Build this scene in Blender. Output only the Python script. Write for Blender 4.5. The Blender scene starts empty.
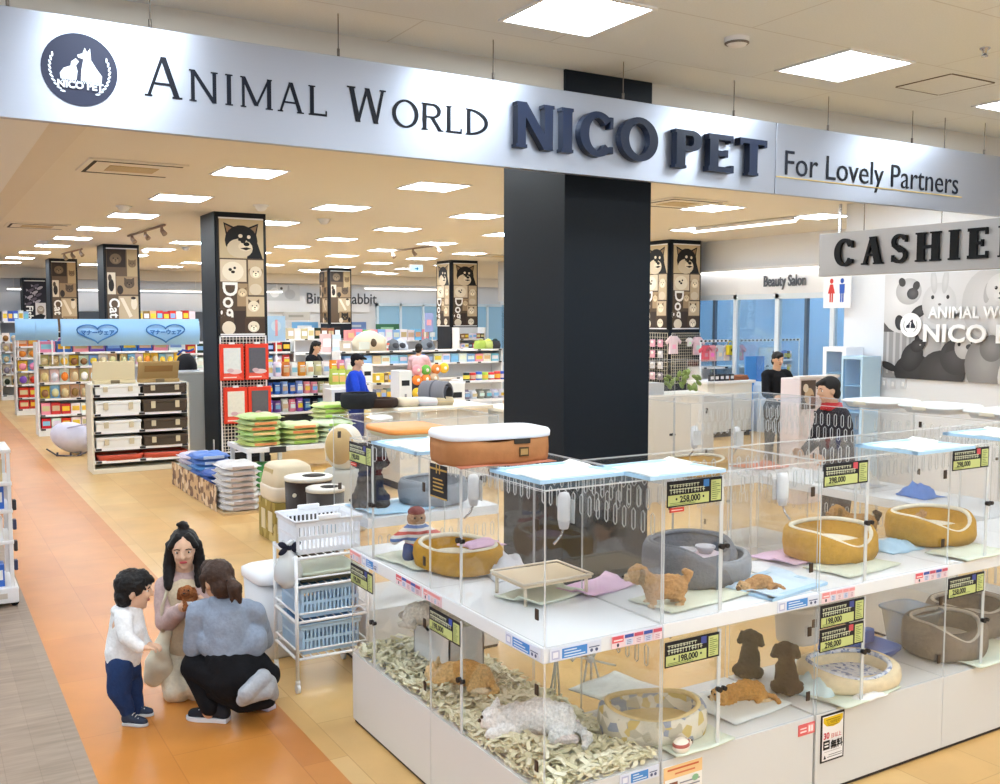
import bpy, bmesh, math, random
from mathutils import Vector, Matrix, noise
import numpy as np
rnd = random.Random(7)
PI = math.pi
scene = bpy.context.scene
COL = scene.collection

# ------------------------------------------------------------------ camera
F_PX, PITCH, YAW, CAM_H = 979.0, math.radians(4.32), math.radians(30.9), 2.2
cam_data = bpy.data.cameras.new('camera')
cam_data.sensor_fit = 'HORIZONTAL'
cam_data.sensor_width = 36.0
cam_data.lens = 36.0 * F_PX / 1000.0
cam_data.clip_end = 200
camera = bpy.data.objects.new('camera', cam_data)
COL.objects.link(camera)
camera.location = (0, 0, CAM_H)
camera.rotation_euler = (PI / 2 - PITCH, 0, -YAW)
scene.camera = camera
FW = Vector((math.sin(YAW) * math.cos(PITCH), math.cos(YAW) * math.cos(PITCH), -math.sin(PITCH)))
RT = Vector((math.cos(YAW), -math.sin(YAW), 0))
FH = Vector((math.sin(YAW), math.cos(YAW), 0))
UP = RT.cross(FW)

def at(px, py, D=None, X=None, Y=None, Z=None):
    """A point of the place from where it shows in the photograph and one known coordinate."""
    r = FW + RT * ((px - 500) / F_PX) - UP * ((py - 392) / F_PX)
    if D is not None: k = D / r.dot(FH)
    elif X is not None: k = X / r.x
    elif Y is not None: k = Y / r.y
    else: k = (Z - CAM_H) / r.z
    return Vector((0, 0, CAM_H)) + r * k

# ------------------------------------------------------------------ world, exposure
world = bpy.data.worlds.new('world')
scene.world = world
world.use_nodes = True
world.node_tree.nodes['Background'].inputs[0].default_value = (0.80, 0.90, 1.0, 1)
world.node_tree.nodes['Background'].inputs[1].default_value = 0.85
scene.view_settings.view_transform = 'Standard'
scene.view_settings.look = 'None'
scene.view_settings.gamma = 1
scene.view_settings.use_curve_mapping = False
scene.view_settings.exposure = 0.32
PANEL_STRENGTH = 24.0
scene.cycles.transparent_max_bounces = 48
scene.cycles.max_bounces = 9
scene.cycles.diffuse_bounces = 4
scene.cycles.glossy_bounces = 4
scene.cycles.transmission_bounces = 6
scene.cycles.sample_clamp_indirect = 6
scene.cycles.caustics_reflective = False
scene.cycles.caustics_refractive = False

# ------------------------------------------------------------------ materials
def lin(c):
    out = []
    for v in c[:3]:
        v = v / 255.0
        out.append(v / 12.92 if v <= 0.04045 else ((v + 0.055) / 1.055) ** 2.4)
    return (out[0], out[1], out[2], 1)
MATS = {}
def mat(c, rough=0.6, metal=0.0, noise_amt=0.0, noise_scale=20.0, bump=0.0, spec=0.3, key=None):
    k = (tuple(c), rough, metal, noise_amt, noise_scale, bump, spec)
    if k in MATS: return MATS[k]
    m = bpy.data.materials.new('surface'); m.use_nodes = True
    nt = m.node_tree; b = nt.nodes['Principled BSDF']
    b.inputs['Base Color'].default_value = lin(c)
    b.inputs['Roughness'].default_value = rough
    b.inputs['Metallic'].default_value = metal
    b.inputs['Specular IOR Level'].default_value = spec
    if noise_amt > 0 or bump > 0:
        tc = nt.nodes.new('ShaderNodeTexCoord'); n = nt.nodes.new('ShaderNodeTexNoise')
        n.inputs['Scale'].default_value = noise_scale; n.inputs['Detail'].default_value = 4
        nt.links.new(tc.outputs['Object'], n.inputs['Vector'])
        if noise_amt > 0:
            mr = nt.nodes.new('ShaderNodeMapRange')
            mr.inputs['From Min'].default_value = 0.3; mr.inputs['From Max'].default_value = 0.7
            mr.inputs['To Min'].default_value = 1 - noise_amt; mr.inputs['To Max'].default_value = 1 + noise_amt
            nt.links.new(n.outputs['Fac'], mr.inputs['Value'])
            mx = nt.nodes.new('ShaderNodeMix'); mx.data_type = 'RGBA'; mx.blend_type = 'MULTIPLY'
            mx.inputs[0].default_value = 1; mx.inputs[6].default_value = lin(c)
            cc = nt.nodes.new('ShaderNodeCombineColor')
            for i in range(3): nt.links.new(mr.outputs[0], cc.inputs[i])
            nt.links.new(cc.outputs[0], mx.inputs[7]); nt.links.new(mx.outputs[2], b.inputs['Base Color'])
        if bump > 0:
            bp = nt.nodes.new('ShaderNodeBump'); bp.inputs['Strength'].default_value = bump; bp.inputs['Distance'].default_value = 0.01
            nt.links.new(n.outputs['Fac'], bp.inputs['Height']); nt.links.new(bp.outputs[0], b.inputs['Normal'])
    MATS[k] = m
    return m

def clear_mat(name, tint, strength, rough=0.03, haze=0.0):
    """Clear plastic sheet: see-through, with a sheen that grows at grazing angles."""
    m = bpy.data.materials.new(name); m.use_nodes = True
    nt = m.node_tree; nt.nodes.clear()
    out = nt.nodes.new('ShaderNodeOutputMaterial')
    tr = nt.nodes.new('ShaderNodeBsdfTransparent'); tr.inputs[0].default_value = (*tint, 1)
    gl = nt.nodes.new('ShaderNodeBsdfGlossy'); gl.inputs['Roughness'].default_value = rough
    fr = nt.nodes.new('ShaderNodeFresnel'); fr.inputs['IOR'].default_value = 1.45
    ml = nt.nodes.new('ShaderNodeMath'); ml.operation = 'MULTIPLY'; ml.inputs[1].default_value = strength
    mx = nt.nodes.new('ShaderNodeMixShader')
    nt.links.new(fr.outputs[0], ml.inputs[0]); nt.links.new(ml.outputs[0], mx.inputs[0])
    nt.links.new(tr.outputs[0], mx.inputs[1]); nt.links.new(gl.outputs[0], mx.inputs[2])
    last = mx
    if haze > 0:
        df = nt.nodes.new('ShaderNodeBsdfDiffuse'); df.inputs[0].default_value = (0.85, 0.86, 0.87, 1)
        m2 = nt.nodes.new('ShaderNodeMixShader'); m2.inputs[0].default_value = haze
        nt.links.new(mx.outputs[0], m2.inputs[1]); nt.links.new(df.outputs[0], m2.inputs[2]); last = m2
    nt.links.new(last.outputs[0], out.inputs[0])
    return m
ACRYL = clear_mat('clear_acrylic', (0.997, 0.998, 0.998), 0.13, haze=0.0015)
EDGE = clear_mat('acrylic_edge', (0.95, 0.96, 0.96), 0.6, 0.2, haze=0.6)
FROST = clear_mat('cloudy_plastic', (0.9, 0.93, 0.95), 0.6, 0.2, haze=0.6)
BLUEGLASS = clear_mat('blue_window_glass', (0.78, 0.91, 1.0), 0.3, 0.05, haze=0.06)
def emit_mat(name, c, s):
    m = bpy.data.materials.new(name); m.use_nodes = True
    nt = m.node_tree; nt.nodes.clear()
    o = nt.nodes.new('ShaderNodeOutputMaterial'); e = nt.nodes.new('ShaderNodeEmission')
    e.inputs[0].default_value = (*c, 1); e.inputs[1].default_value = s
    nt.links.new(e.outputs[0], o.inputs[0]); return m
PANEL = emit_mat('light_panel', (0.82, 0.925, 1.0), PANEL_STRENGTH)
TUBE = emit_mat('strip_lamp', (1.0, 0.99, 0.97), 4.0)
SIGNLIT = emit_mat('exit_sign_face', (0.55, 0.85, 0.95), 1.2)
WHITE = mat((236, 236, 238), 0.45)
SHELFW = mat((232, 234, 238), 0.3)
WALLW = mat((228, 229, 232), 0.7)
BLACK = mat((16, 16, 18), 0.5, spec=.2)
CHROME = mat((190, 190, 195), 0.25, 1.0)

def vcol_mat(name, rough=0.9, nz=0.18, scale=90, bump=0.5):
    m = bpy.data.materials.new(name); m.use_nodes = True
    nt = m.node_tree; b = nt.nodes['Principled BSDF']; b.inputs['Roughness'].default_value = rough
    b.inputs['Specular IOR Level'].default_value = 0.2
    at_ = nt.nodes.new('ShaderNodeAttribute'); at_.attribute_name = 'Col'
    tc = nt.nodes.new('ShaderNodeTexCoord'); n = nt.nodes.new('ShaderNodeTexNoise'); n.inputs['Scale'].default_value = scale
    nt.links.new(tc.outputs['Object'], n.inputs['Vector'])
    mr = nt.nodes.new('ShaderNodeMapRange'); mr.inputs['From Min'].default_value = .3; mr.inputs['From Max'].default_value = .7
    mr.inputs['To Min'].default_value = 1 - nz; mr.inputs['To Max'].default_value = 1 + nz
    nt.links.new(n.outputs['Fac'], mr.inputs['Value'])
    cc = nt.nodes.new('ShaderNodeCombineColor')
    for i in range(3): nt.links.new(mr.outputs[0], cc.inputs[i])
    mx = nt.nodes.new('ShaderNodeMix'); mx.data_type = 'RGBA'; mx.blend_type = 'MULTIPLY'; mx.inputs[0].default_value = 1
    nt.links.new(at_.outputs['Color'], mx.inputs[6]); nt.links.new(cc.outputs[0], mx.inputs[7]); nt.links.new(mx.outputs[2], b.inputs['Base Color'])
    bp = nt.nodes.new('ShaderNodeBump'); bp.inputs['Strength'].default_value = bump; bp.inputs['Distance'].default_value = .01
    nt.links.new(n.outputs['Fac'], bp.inputs['Height']); nt.links.new(bp.outputs[0], b.inputs['Normal'])
    return m
FUR = vcol_mat('fur'); SKINM = vcol_mat('skin', 0.55, 0.03, 30, 0.05); CLOTH = vcol_mat('woven_cloth', 0.9, 0.07, 60, 0.3)

# ------------------------------------------------------------------ things
def tag(o, label=None, cat=None, group=None, kind=None):
    if label: o['label'] = label
    if cat: o['category'] = cat
    if group: o['group'] = group
    if kind: o['kind'] = kind
    return o
def thing(name, label, cat, loc=(0, 0, 0), rz=0.0, group=None):
    o = bpy.data.objects.new(name, None); COL.objects.link(o)
    o.empty_display_size = 0.05
    o.location = loc; o.rotation_euler = (0, 0, rz)
    return tag(o, label, cat, group)
def dup(root, loc=None, rz=None, label=None, group=None):
    r = root.copy(); COL.objects.link(r)
    if loc is not None: r.location = loc
    if rz is not None: r.rotation_euler = (0, 0, rz)
    if label: r['label'] = label
    if group: r['group'] = group
    for ch in list(root.children):
        c = ch.copy(); COL.objects.link(c); c.parent = r
        for g in list(ch.children):
            d = g.copy(); COL.objects.link(d); d.parent = c
    return r

class MB:
    """Collects shapes and links them as one mesh object."""
    def __init__(s): s.v = []; s.f = []; s.m = []; s.sm = []
    def add(s, vs, fs, m=0, smooth=False):
        n = len(s.v); s.v += [tuple(p) for p in vs]
        for f in fs: s.f.append([n + i for i in f]); s.m.append(m); s.sm.append(smooth)
        return s
    def box(s, x0, x1, y0, y1, z0, z1, m=0):
        vs = [(x, y, z) for z in (z0, z1) for y in (y0, y1) for x in (x0, x1)]
        return s.add(vs, [(0, 2, 3, 1), (4, 5, 7, 6), (0, 1, 5, 4), (2, 6, 7, 3), (0, 4, 6, 2), (1, 3, 7, 5)], m)
    def pane(s, x0, x1, y0, y1, z0, z1, m=0, e=1):
        """A clear sheet: the two large faces take m, the four edges e."""
        d = [x1 - x0, y1 - y0, z1 - z0]; k = d.index(min(d))
        vs = [(x, y, z) for z in (z0, z1) for y in (y0, y1) for x in (x0, x1)]
        fs = [(0, 2, 3, 1), (4, 5, 7, 6), (0, 1, 5, 4), (2, 6, 7, 3), (0, 4, 6, 2), (1, 3, 7, 5)]
        for i, f in enumerate(fs): s.add(vs if i == 0 else [], [], m); 
        n = len(s.v) - 8
        for i, f in enumerate(fs):
            s.f.append([n + q for q in f]); s.m.append(m if (2 - i // 2) == k else e); s.sm.append(False)
        return s
    def xbox(s, c, size, R=None, m=0):
        hx, hy, hz = size[0] / 2, size[1] / 2, size[2] / 2
        vs = [Vector((x, y, z)) for z in (-hz, hz) for y in (-hy, hy) for x in (-hx, hx)]
        if R is not None: vs = [R @ p for p in vs]
        vs = [p + Vector(c) for p in vs]
        return s.add(vs, [(0, 2, 3, 1), (4, 5, 7, 6), (0, 1, 5, 4), (2, 6, 7, 3), (0, 4, 6, 2), (1, 3, 7, 5)], m)
    def cone(s, p0, p1, r0, r1=None, n=10, m=0, smooth=True):
        r1 = r0 if r1 is None else r1
        p0 = Vector(p0); p1 = Vector(p1); d = (p1 - p0)
        if d.length < 1e-6: return s
        d.normalize(); a = d.orthogonal().normalized(); b = d.cross(a)
        vs = []
        for p, r in ((p0, r0), (p1, r1)):
            for i in range(n):
                t = 2 * PI * i / n; vs.append(p + a * (r * math.cos(t)) + b * (r * math.sin(t)))
        k = len(s.v)
        s.add(vs, [(i, (i + 1) % n, n + (i + 1) % n, n + i) for i in range(n)], m, smooth)
        s.f.append([k + i for i in reversed(range(n))]); s.m.append(m); s.sm.append(False)
        s.f.append([k + n + i for i in range(n)]); s.m.append(m); s.sm.append(False)
        return s
    def ball(s, c, r, n=12, k=8, m=0, R=None):
        r = (r, r, r) if isinstance(r, (int, float)) else r
        vs = []; c = Vector(c)
        for j in range(k + 1):
            ph = PI * j / k
            for i in range(n):
                t = 2 * PI * i / n
                p = Vector((r[0] * math.sin(ph) * math.cos(t), r[1] * math.sin(ph) * math.sin(t), r[2] * math.cos(ph)))
                if R is not None: p = R @ p
                vs.append(c + p)
        fs = []
        for j in range(k):
            for i in range(n):
                q = (j * n + i, (j + 1) * n + i, (j + 1) * n + (i + 1) % n, j * n + (i + 1) % n)
                fs.append(q)
        return s.add(vs, fs, m, True)
    def lathe(s, prof, c=(0, 0, 0), n=24, m=0, sx=1, sy=1, p=2.0, smooth=True, fz=None):
        """Rings (radius, z); p > 2 squares the outline; fz(angle, ring) adds height."""
        vs = []
        for j, (r, z) in enumerate(prof):
            for i in range(n):
                t = 2 * PI * i / n; ct, st = math.cos(t), math.sin(t)
                k = (abs(ct) ** p + abs(st) ** p) ** (-1 / p)
                vs.append((c[0] + r * k * ct * sx, c[1] + r * k * st * sy, c[2] + z + (fz(t, j) if fz else 0)))
        fs = [(j * n + i, j * n + (i + 1) % n, (j + 1) * n + (i + 1) % n, (j + 1) * n + i) for j in range(len(prof) - 1) for i in range(n)]
        return s.add(vs, fs, m, smooth)
    def tube(s, pts, r, n=8, m=0, closed=False):
        pts = [Vector(p) for p in pts]; k = len(pts)
        rs = r if isinstance(r, (list, tuple)) else [r] * k
        vs = []; ref = Vector((0.13, 0.21, 0.97))
        for i, p in enumerate(pts):
            d = (pts[(i + 1) % k] - pts[i - 1]) if closed else (pts[min(i + 1, k - 1)] - pts[max(i - 1, 0)])
            d.normalize(); a = d.cross(ref)
            if a.length < 1e-3: a = d.orthogonal()
            a.normalize(); b = d.cross(a)
            for j in range(n):
                t = 2 * PI * j / n; vs.append(p + a * (rs[i] * math.cos(t)) + b * (rs[i] * math.sin(t)))
        fs = [(i * n + j, i * n + (j + 1) % n, ((i + 1) % k) * n + (j + 1) % n, ((i + 1) % k) * n + j) for i in range(k if closed else k - 1) for j in range(n)]
        if not closed: fs += [tuple(reversed(range(n))), tuple((k - 1) * n + j for j in range(n))]
        return s.add(vs, fs, m, True)
    def prism(s, poly, o, u, v, w, m=0):
        """2-D polygon in the plane o + a u + b v, pushed along w."""
        o, u, v, w = Vector(o), Vector(u), Vector(v), Vector(w); n = len(poly)
        vs = [o + u * a + v * b for a, b in poly] + [o + u * a + v * b + w for a, b in poly]
        return s.add(vs, [tuple(range(n)), tuple(reversed(range(n, 2 * n)))] + [(i, n + i, n + (i + 1) % n, (i + 1) % n) for i in range(n)], m)
    def build(s, name, mats, parent=None, bev=0.0, seg=2, loc=None, rot=None, sub=0):
        me = bpy.data.meshes.new(name)
        me.from_pydata(s.v, [], s.f); me.update()
        for x in (mats if isinstance(mats, (list, tuple)) else [mats]): me.materials.append(x)
        me.polygons.foreach_set('material_index', s.m); me.polygons.foreach_set('use_smooth', s.sm)
        bm = bmesh.new(); bm.from_mesh(me); bmesh.ops.recalc_face_normals(bm, faces=bm.faces); bm.to_mesh(me); bm.free()
        o = bpy.data.objects.new(name, me); COL.objects.link(o)
        if parent is not None: o.parent = parent
        if loc is not None: o.location = loc
        if rot is not None: o.rotation_euler = rot
        if bev > 0:
            b = o.modifiers.new('bevel', 'BEVEL'); b.width = bev; b.segments = seg; b.limit_method = 'ANGLE'; b.angle_limit = 0.6
            for p in me.polygons: p.use_smooth = True
            try: b.harden_normals = False
            except Exception: pass
            w = o.modifiers.new('wn', 'WEIGHTED_NORMAL'); w.keep_sharp = False
        if sub:
            q = o.modifiers.new('sub', 'SUBSURF'); q.levels = sub; q.render_levels = sub
        return o

BAKE = []
def blob(name, prims, mats, parent=None, vox=0.012, smooth=4, fur=0.0, furscale=60.0, loc=None):
    """One continuous body: tapered limbs (p0, p1, r0, r1, colour) and ellipsoids (c, radii, None, None, colour[, R]) melted together."""
    b = MB()
    for q in prims:
        if q[2] is None:
            b.ball(q[0], q[1], 16, 12, R=(q[5] if len(q) > 5 else None))
        else:
            p0, p1 = Vector(q[0]), Vector(q[1]); r0, r1 = q[2], q[3]
            b.ball(p0, r0, 12, 8); b.ball(p1, r1, 12, 8); b.cone(p0, p1, r0, r1, 12)
    o = b.build(name, mats, parent, loc=loc)
    r = o.modifiers.new('remesh', 'REMESH'); r.mode = 'VOXEL'; r.voxel_size = vox; r.use_smooth_shade = True
    if smooth:
        s = o.modifiers.new('smooth', 'SMOOTH'); s.factor = 0.5; s.iterations = smooth
    BAKE.append((o, prims, fur, furscale))
    return o
def bake_all():
    dg = bpy.context.evaluated_depsgraph_get()
    for o in [q for q in bpy.data.objects if q.type == 'FONT']:
        me = bpy.data.meshes.new_from_object(o.evaluated_get(dg)); n = bpy.data.objects.new(o.name, me); COL.objects.link(n)
        nm = o.name; n.parent = o.parent; n.matrix_local = o.matrix_local.copy(); bpy.data.objects.remove(o); n.name = nm
    for o, prims, fur, fs in BAKE:
        me = bpy.data.meshes.new_from_object(o.evaluated_get(dg))
        nv = len(me.vertices)
        co = np.empty(nv * 3); me.vertices.foreach_get('co', co); co = co.reshape(-1, 3)
        best = np.full(nv, 1e9); col = np.zeros((nv, 4)); col[:, 3] = 1
        for q in prims:
            if q[2] is None:
                r = q[1]; r = (r, r, r) if isinstance(r, (int, float)) else r
                d3 = co - np.array(q[0])
                if len(q) > 5 and q[5] is not None: d3 = d3 @ np.array(q[5])
                d = (np.linalg.norm(d3 / np.array(r), axis=1) - 1) * min(r)
            else:
                a, c = np.array(q[0]), np.array(q[1]); ab = c - a
                t = np.clip(((co - a) @ ab) / max(ab @ ab, 1e-9), 0, 1)
                d = np.linalg.norm(co - (a + t[:, None] * ab), axis=1) - (q[2] + t * (q[3] - q[2]))
            k = d < best; best[k] = d[k]; col[k, :3] = lin(q[4])[:3]
        if fur > 0:
            no = np.empty(nv * 3); me.vertices.foreach_get('normal', no); no = no.reshape(-1, 3)
            for i in range(nv):
                co[i] += no[i] * fur * noise.noise(Vector(co[i]) * fs)
            me.vertices.foreach_set('co', co.reshape(-1))
        ca = me.color_attributes.new('Col', 'FLOAT_COLOR', 'POINT')
        ca.data.foreach_set('color', col.reshape(-1))
        o.modifiers.clear(); o.data = me
        me.polygons.foreach_set('use_smooth', [True] * len(me.polygons)); me.update()

# ------------------------------------------------------------------ lettering
def text(name, body, size, m, parent, loc, rot, ext=0.002, sx=1.0, align='LEFT', spacing=1.0, off=0.0):
    cu = bpy.data.curves.new(name, 'FONT'); cu.body = body; cu.size = size; cu.extrude = ext
    cu.align_x = align; cu.align_y = 'BOTTOM_BASELINE'; cu.space_character = spacing; cu.offset = off
    cu.resolution_u = 3
    cu.materials.append(m)
    o = bpy.data.objects.new(name, cu); COL.objects.link(o); o.parent = parent
    o.location = loc; o.rotation_euler = rot; o.scale = (sx, 1, 1)
    return o

GW = dict(A=.86, N=.88, I=.34, M=1.05, L=.66, W=1.2, O=.96, R=.8, D=.88, C=.86, P=.74, E=.7, T=.78, S=.66, H=.9)
def glyph(ch, T, t, s):
    """Serifed capital in a unit-high box: polygons and its width. T thick stroke, t thin stroke, s serif overhang."""
    W = GW[ch]; P = []
    def rect(x0, y0, x1, y1): P.append([(x0, y0), (x1, y0), (x1, y1), (x0, y1)])
    def stem(x, w, y0=0, y1=1): rect(x - w / 2, y0, x + w / 2, y1)
    def diag(x0, y0, x1, y1, w): P.append([(x0 - w / 2, y0), (x0 + w / 2, y0), (x1 + w / 2, y1), (x1 - w / 2, y1)])
    h = max(.045, t * .55)
    def ser(x, w, y): rect(x - w / 2 - s, y - (h if y > .5 else 0), x + w / 2 + s, y + (0 if y > .5 else h))
    def arc(cx, cy, rx, ry, a0, a1, w0, w1=None, n=18):
        w1 = w1 or w0; prev = None
        for i in range(n + 1):
            a = math.radians(a0 + (a1 - a0) * i / n); k = abs(math.cos(a)); w = w1 + (w0 - w1) * k
            po = (cx + rx * math.cos(a), cy + ry * math.sin(a)); pi = (cx + (rx - w) * math.cos(a), cy + (ry - w) * math.sin(a))
            if prev: P.append([prev[0], po, pi, prev[1]])
            prev = (po, pi)
    l = T / 2 + s; r = W - T / 2 - s
    if ch == 'A':
        diag(t / 2 + s, 0, W / 2 - t * .2, 1, t); diag(W - T / 2 - s, 0, W / 2, 1, T); rect(W * .27, .3, W * .72, .3 + t * .8); ser(t / 2 + s, t, 0); ser(r, T, 0)
    if ch == 'N':
        stem(l, T * .85); stem(r, T * .85); diag(l, 1, r, 0, T); ser(l, T * .85, 0); ser(l - s * .3, T * .6, 1); ser(r, T * .85, 1)
    if ch == 'I': stem(W / 2, T); ser(W / 2, T, 0); ser(W / 2, T, 1)
    if ch == 'M':
        stem(l, t * 1.1); stem(r, T); diag(l, 1, W / 2, .08, T); diag(r, 1, W / 2, .08, t); ser(l, t, 0); ser(r, T, 0); ser(l - s * .4, t * .6, 1); ser(r + s * .4, t * .6, 1)
    if ch == 'L': stem(l, T); ser(l, T, 0); ser(l, T, 1); rect(l, 0, W - .04, t); rect(W - .04 - h, 0, W - .04, t + s * 2.2)
    if ch == 'W':
        q = W / 4; diag(q * .35 + s, 1, q * 1.15, 0, T); diag(q * 2, 1, q * 1.15, 0, t); diag(q * 2, 1, q * 2.85, 0, T); diag(W - q * .35 - s, 1, q * 2.85, 0, t)
        ser(q * .35 + s, T, 1); ser(W - q * .35 - s, t, 1)
    if ch == 'O': arc(W / 2, .5, W / 2, .52, 0, 360, T, t, 36)
    if ch == 'C':
        arc(W / 2, .5, W / 2, .52, 42, 318, T, t, 30); rect(W * .84, .66, W * .84 + h, .92); rect(W * .84, .08, W * .84 + h, .24)
    if ch == 'D': stem(l, T); arc(l, .5, W - l, .5, -90, 90, T, t, 20); rect(0, 0, l, h); rect(0, 1 - h, l, 1)
    if ch in 'PR':
        c = .74; stem(l, T); ser(l, T, 0); rect(0, 1 - h, l, 1)
        rect(l, 1 - t, W * .55, 1); rect(l, .46, W * .55, .46 + t * .9); arc(W * .55, .73, W * .36, .27, -90, 90, T, t, 16)
        if ch == 'R': diag(W * .5, .48, W - T / 2 - .02, 0, T); ser(W - T / 2 - s * .4, T * .8, 0)
    if ch == 'E':
        stem(l, T); rect(0, 0, W - .04, t); rect(0, 1 - t, W - .06, 1); rect(l, .5 - t / 2, W * .72, .5 + t / 2)
        rect(W - .04 - h, 0, W - .04, t + s * 2); rect(W - .06 - h, 1 - t - s * 2, W - .06, 1); rect(W * .72 - h, .5 - t / 2 - s, W * .72, .5 + t / 2 + s)
    if ch == 'T':
        stem(W / 2, T); ser(W / 2, T, 0); rect(0.02, 1 - t, W - .02, 1); rect(.02, 1 - t - s * 2, .02 + h, 1); rect(W - .02 - h, 1 - t - s * 2, W - .02, 1)
    if ch == 'H': stem(l, T); stem(r, T); rect(l, .5 - t / 2, r, .5 + t / 2); [ser(x, T, y) for x in (l, r) for y in (0, 1)]
    if ch == 'S':
        arc(W / 2, .745, W * .44, .275, 20, 270, t * 1.2, t, 18); arc(W / 2, .265, W * .46, .285, -160, 90, t * 1.2, t, 18)
        diag(W * .28, .62, W * .74, .36, T * 1.2)
        rect(W * .84, .72, W * .84 + h, .96); rect(W * .08, .04, W * .08 + h, .28)
    return P, W
def letters(word, o, u, v, w, hts, T, t, s, gap, m, parent, name='letter', kern=None):
    """Each capital its own raised piece. hts: height of each letter."""
    o, u, v, w = Vector(o), Vector(u), Vector(v), Vector(w); x = 0.0
    for i, ch in enumerate(word):
        if ch == ' ': x += hts[i]; continue
        P, W = glyph(ch, T, t, s); h = hts[i]; b = MB()
        for k, p in enumerate(P):
            b.prism([(a * h, c * h) for a, c in p], o + u * x + w * (0.0004 * (k % 5)), u, v, w)
        b.build(name, m, parent)
        x += W * h + gap * h
    return x
# ------------------------------------------------------------------ the room
ZF, ZB = 4.0, 3.75          # ceilings in front of and behind the long sign
def brick_mat(name, c1, c2, cm, bw, bh, rough, mortar=0.004, grain=0.08, rot=0.0, off=0.5, gscale=(1, 1, 1), var=1.0):
    m = bpy.data.materials.new(name); m.use_nodes = True
    nt = m.node_tree; b = nt.nodes['Principled BSDF']; b.inputs['Roughness'].default_value = rough
    b.inputs['Specular IOR Level'].default_value = 0.45
    tc = nt.nodes.new('ShaderNodeTexCoord'); mp = nt.nodes.new('ShaderNodeMapping'); mp.inputs['Rotation'].default_value = (0, 0, rot)
    nt.links.new(tc.outputs['Object'], mp.inputs[0])
    br = nt.nodes.new('ShaderNodeTexBrick'); br.offset = off
    br.inputs['Scale'].default_value = 1; br.inputs['Brick Width'].default_value = bw; br.inputs['Row Height'].default_value = bh
    br.inputs['Mortar Size'].default_value = mortar; br.inputs['Mortar Smooth'].default_value = .2
    br.inputs['Color1'].default_value = lin(c1); br.inputs['Color2'].default_value = lin(c2); br.inputs['Mortar'].default_value = lin(cm)
    nt.links.new(mp.outputs[0], br.inputs['Vector'])
    mg = nt.nodes.new('ShaderNodeMapping'); mg.inputs['Scale'].default_value = gscale; mg.inputs['Rotation'].default_value = (0, 0, rot)
    nt.links.new(tc.outputs['Object'], mg.inputs[0])
    n = nt.nodes.new('ShaderNodeTexNoise'); n.inputs['Scale'].default_value = 3.0; n.inputs['Detail'].default_value = 6
    nt.links.new(mg.outputs[0], n.inputs['Vector'])
    mr = nt.nodes.new('ShaderNodeMapRange'); mr.inputs['From Min'].default_value = .3; mr.inputs['From Max'].default_value = .7
    mr.inputs['To Min'].default_value = 1 - grain; mr.inputs['To Max'].default_value = 1 + grain
    nt.links.new(n.outputs['Fac'], mr.inputs['Value'])
    cc = nt.nodes.new('ShaderNodeCombineColor')
    for i in range(3): nt.links.new(mr.outputs[0], cc.inputs[i])
    mx = nt.nodes.new('ShaderNodeMix'); mx.data_type = 'RGBA'; mx.blend_type = 'MULTIPLY'; mx.inputs[0].default_value = 1
    nt.links.new(br.outputs['Color'], mx.inputs[6]); nt.links.new(cc.outputs[0], mx.inputs[7]); nt.links.new(mx.outputs[2], b.inputs['Base Color'])
    return m
TAN = brick_mat('tan_floor_tile', (220, 184, 126), (211, 167, 104), (194, 150, 92), 0.9, 0.45, 0.3, 0.003, 0.07, PI / 2)
ORANGE = brick_mat('orange_floor_tile', (205, 135, 62), (195, 122, 50), (187, 115, 48), 0.9, 0.52, 0.33, 0.003, 0.07, PI / 2)
BROWN = brick_mat('brown_floor_plank', (152, 133, 117), (143, 125, 109), (138, 119, 104), 1.2, 0.15, 0.38, 0.002, 0.2, PI / 2, gscale=(1, 9, 1))
CEILF = mat((225, 229, 232), .95, 0, .03, 90)
CEILB = mat((232, 226, 216), .95, 0, .015, 60)
BEAM = mat((226, 218, 206), 0.9)
def struct(name, b, m, bev=0): return tag(b.build(name, m, bev=bev), kind='structure')
struct('floor', MB().box(1.702, 24, -6, 36, -.1, 0), TAN)
struct('floor_aisle', MB().box(0.672, 1.702, -6, 36, -.1, 0), ORANGE)
struct('floor_mall', MB().box(-9, 0.672, -6, 36, -.1, 0), BROWN)
CEILT = brick_mat('ceiling_board', (226, 230, 233), (224, 228, 231), (206, 207, 208), 1.82, 0.91, 0.95, 0.006, 0.03, 0, gscale=(30, 30, 30))
struct('ceiling_front', MB().box(-9, 13.5, -6, 6.0, ZF, ZF + .1), CEILT)
struct('ceiling_back', MB().box(-9, 24, 6.15, 36, ZB, ZB + .1), CEILB)
struct('trim_1', MB().box(-9, 13.5, 6.0, 6.15, ZB - .02, ZF + .1), BEAM)
struct('trim_2', MB().box(0.96, 1.25, 6.15, 34, ZB - .035, ZB + .01), BEAM)
struct('ceiling_mall', MB().box(-9, 0.96, 6.15, 36, ZB - .06, ZB + .02), mat((236, 234, 232), .9))
wb = MB().box(-9, 24, 34, 34.2, 0, ZB, 0)
struct('wall_back', wb, [mat((214, 218, 226), .8)])
struct('trim_3', MB().box(-2, 14.6, 33.86, 34, 2.42, 3.0), mat((226, 229, 236), .8))
struct('trim_4', MB().box(-2, 9.2, 33.7, 34, 0, 2.40), mat((92, 98, 108), .8))
struct('trim_5', MB().box(-9, 24, 33.5, 34, 3.42, ZB), BEAM)
struct('wall_right', MB().box(11.0, 11.2, 1.2, 9.16, 0, ZF), mat((226, 228, 233), .75))
struct('wall_side', MB().box(11.2, 14.0, 9.0, 9.16, 0, ZB), mat((226, 228, 233), .75))
struct('wall_far', MB().box(14.0, 14.2, 9.16, 23.5, 2.66, ZB), mat((232, 233, 236), .75))
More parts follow.
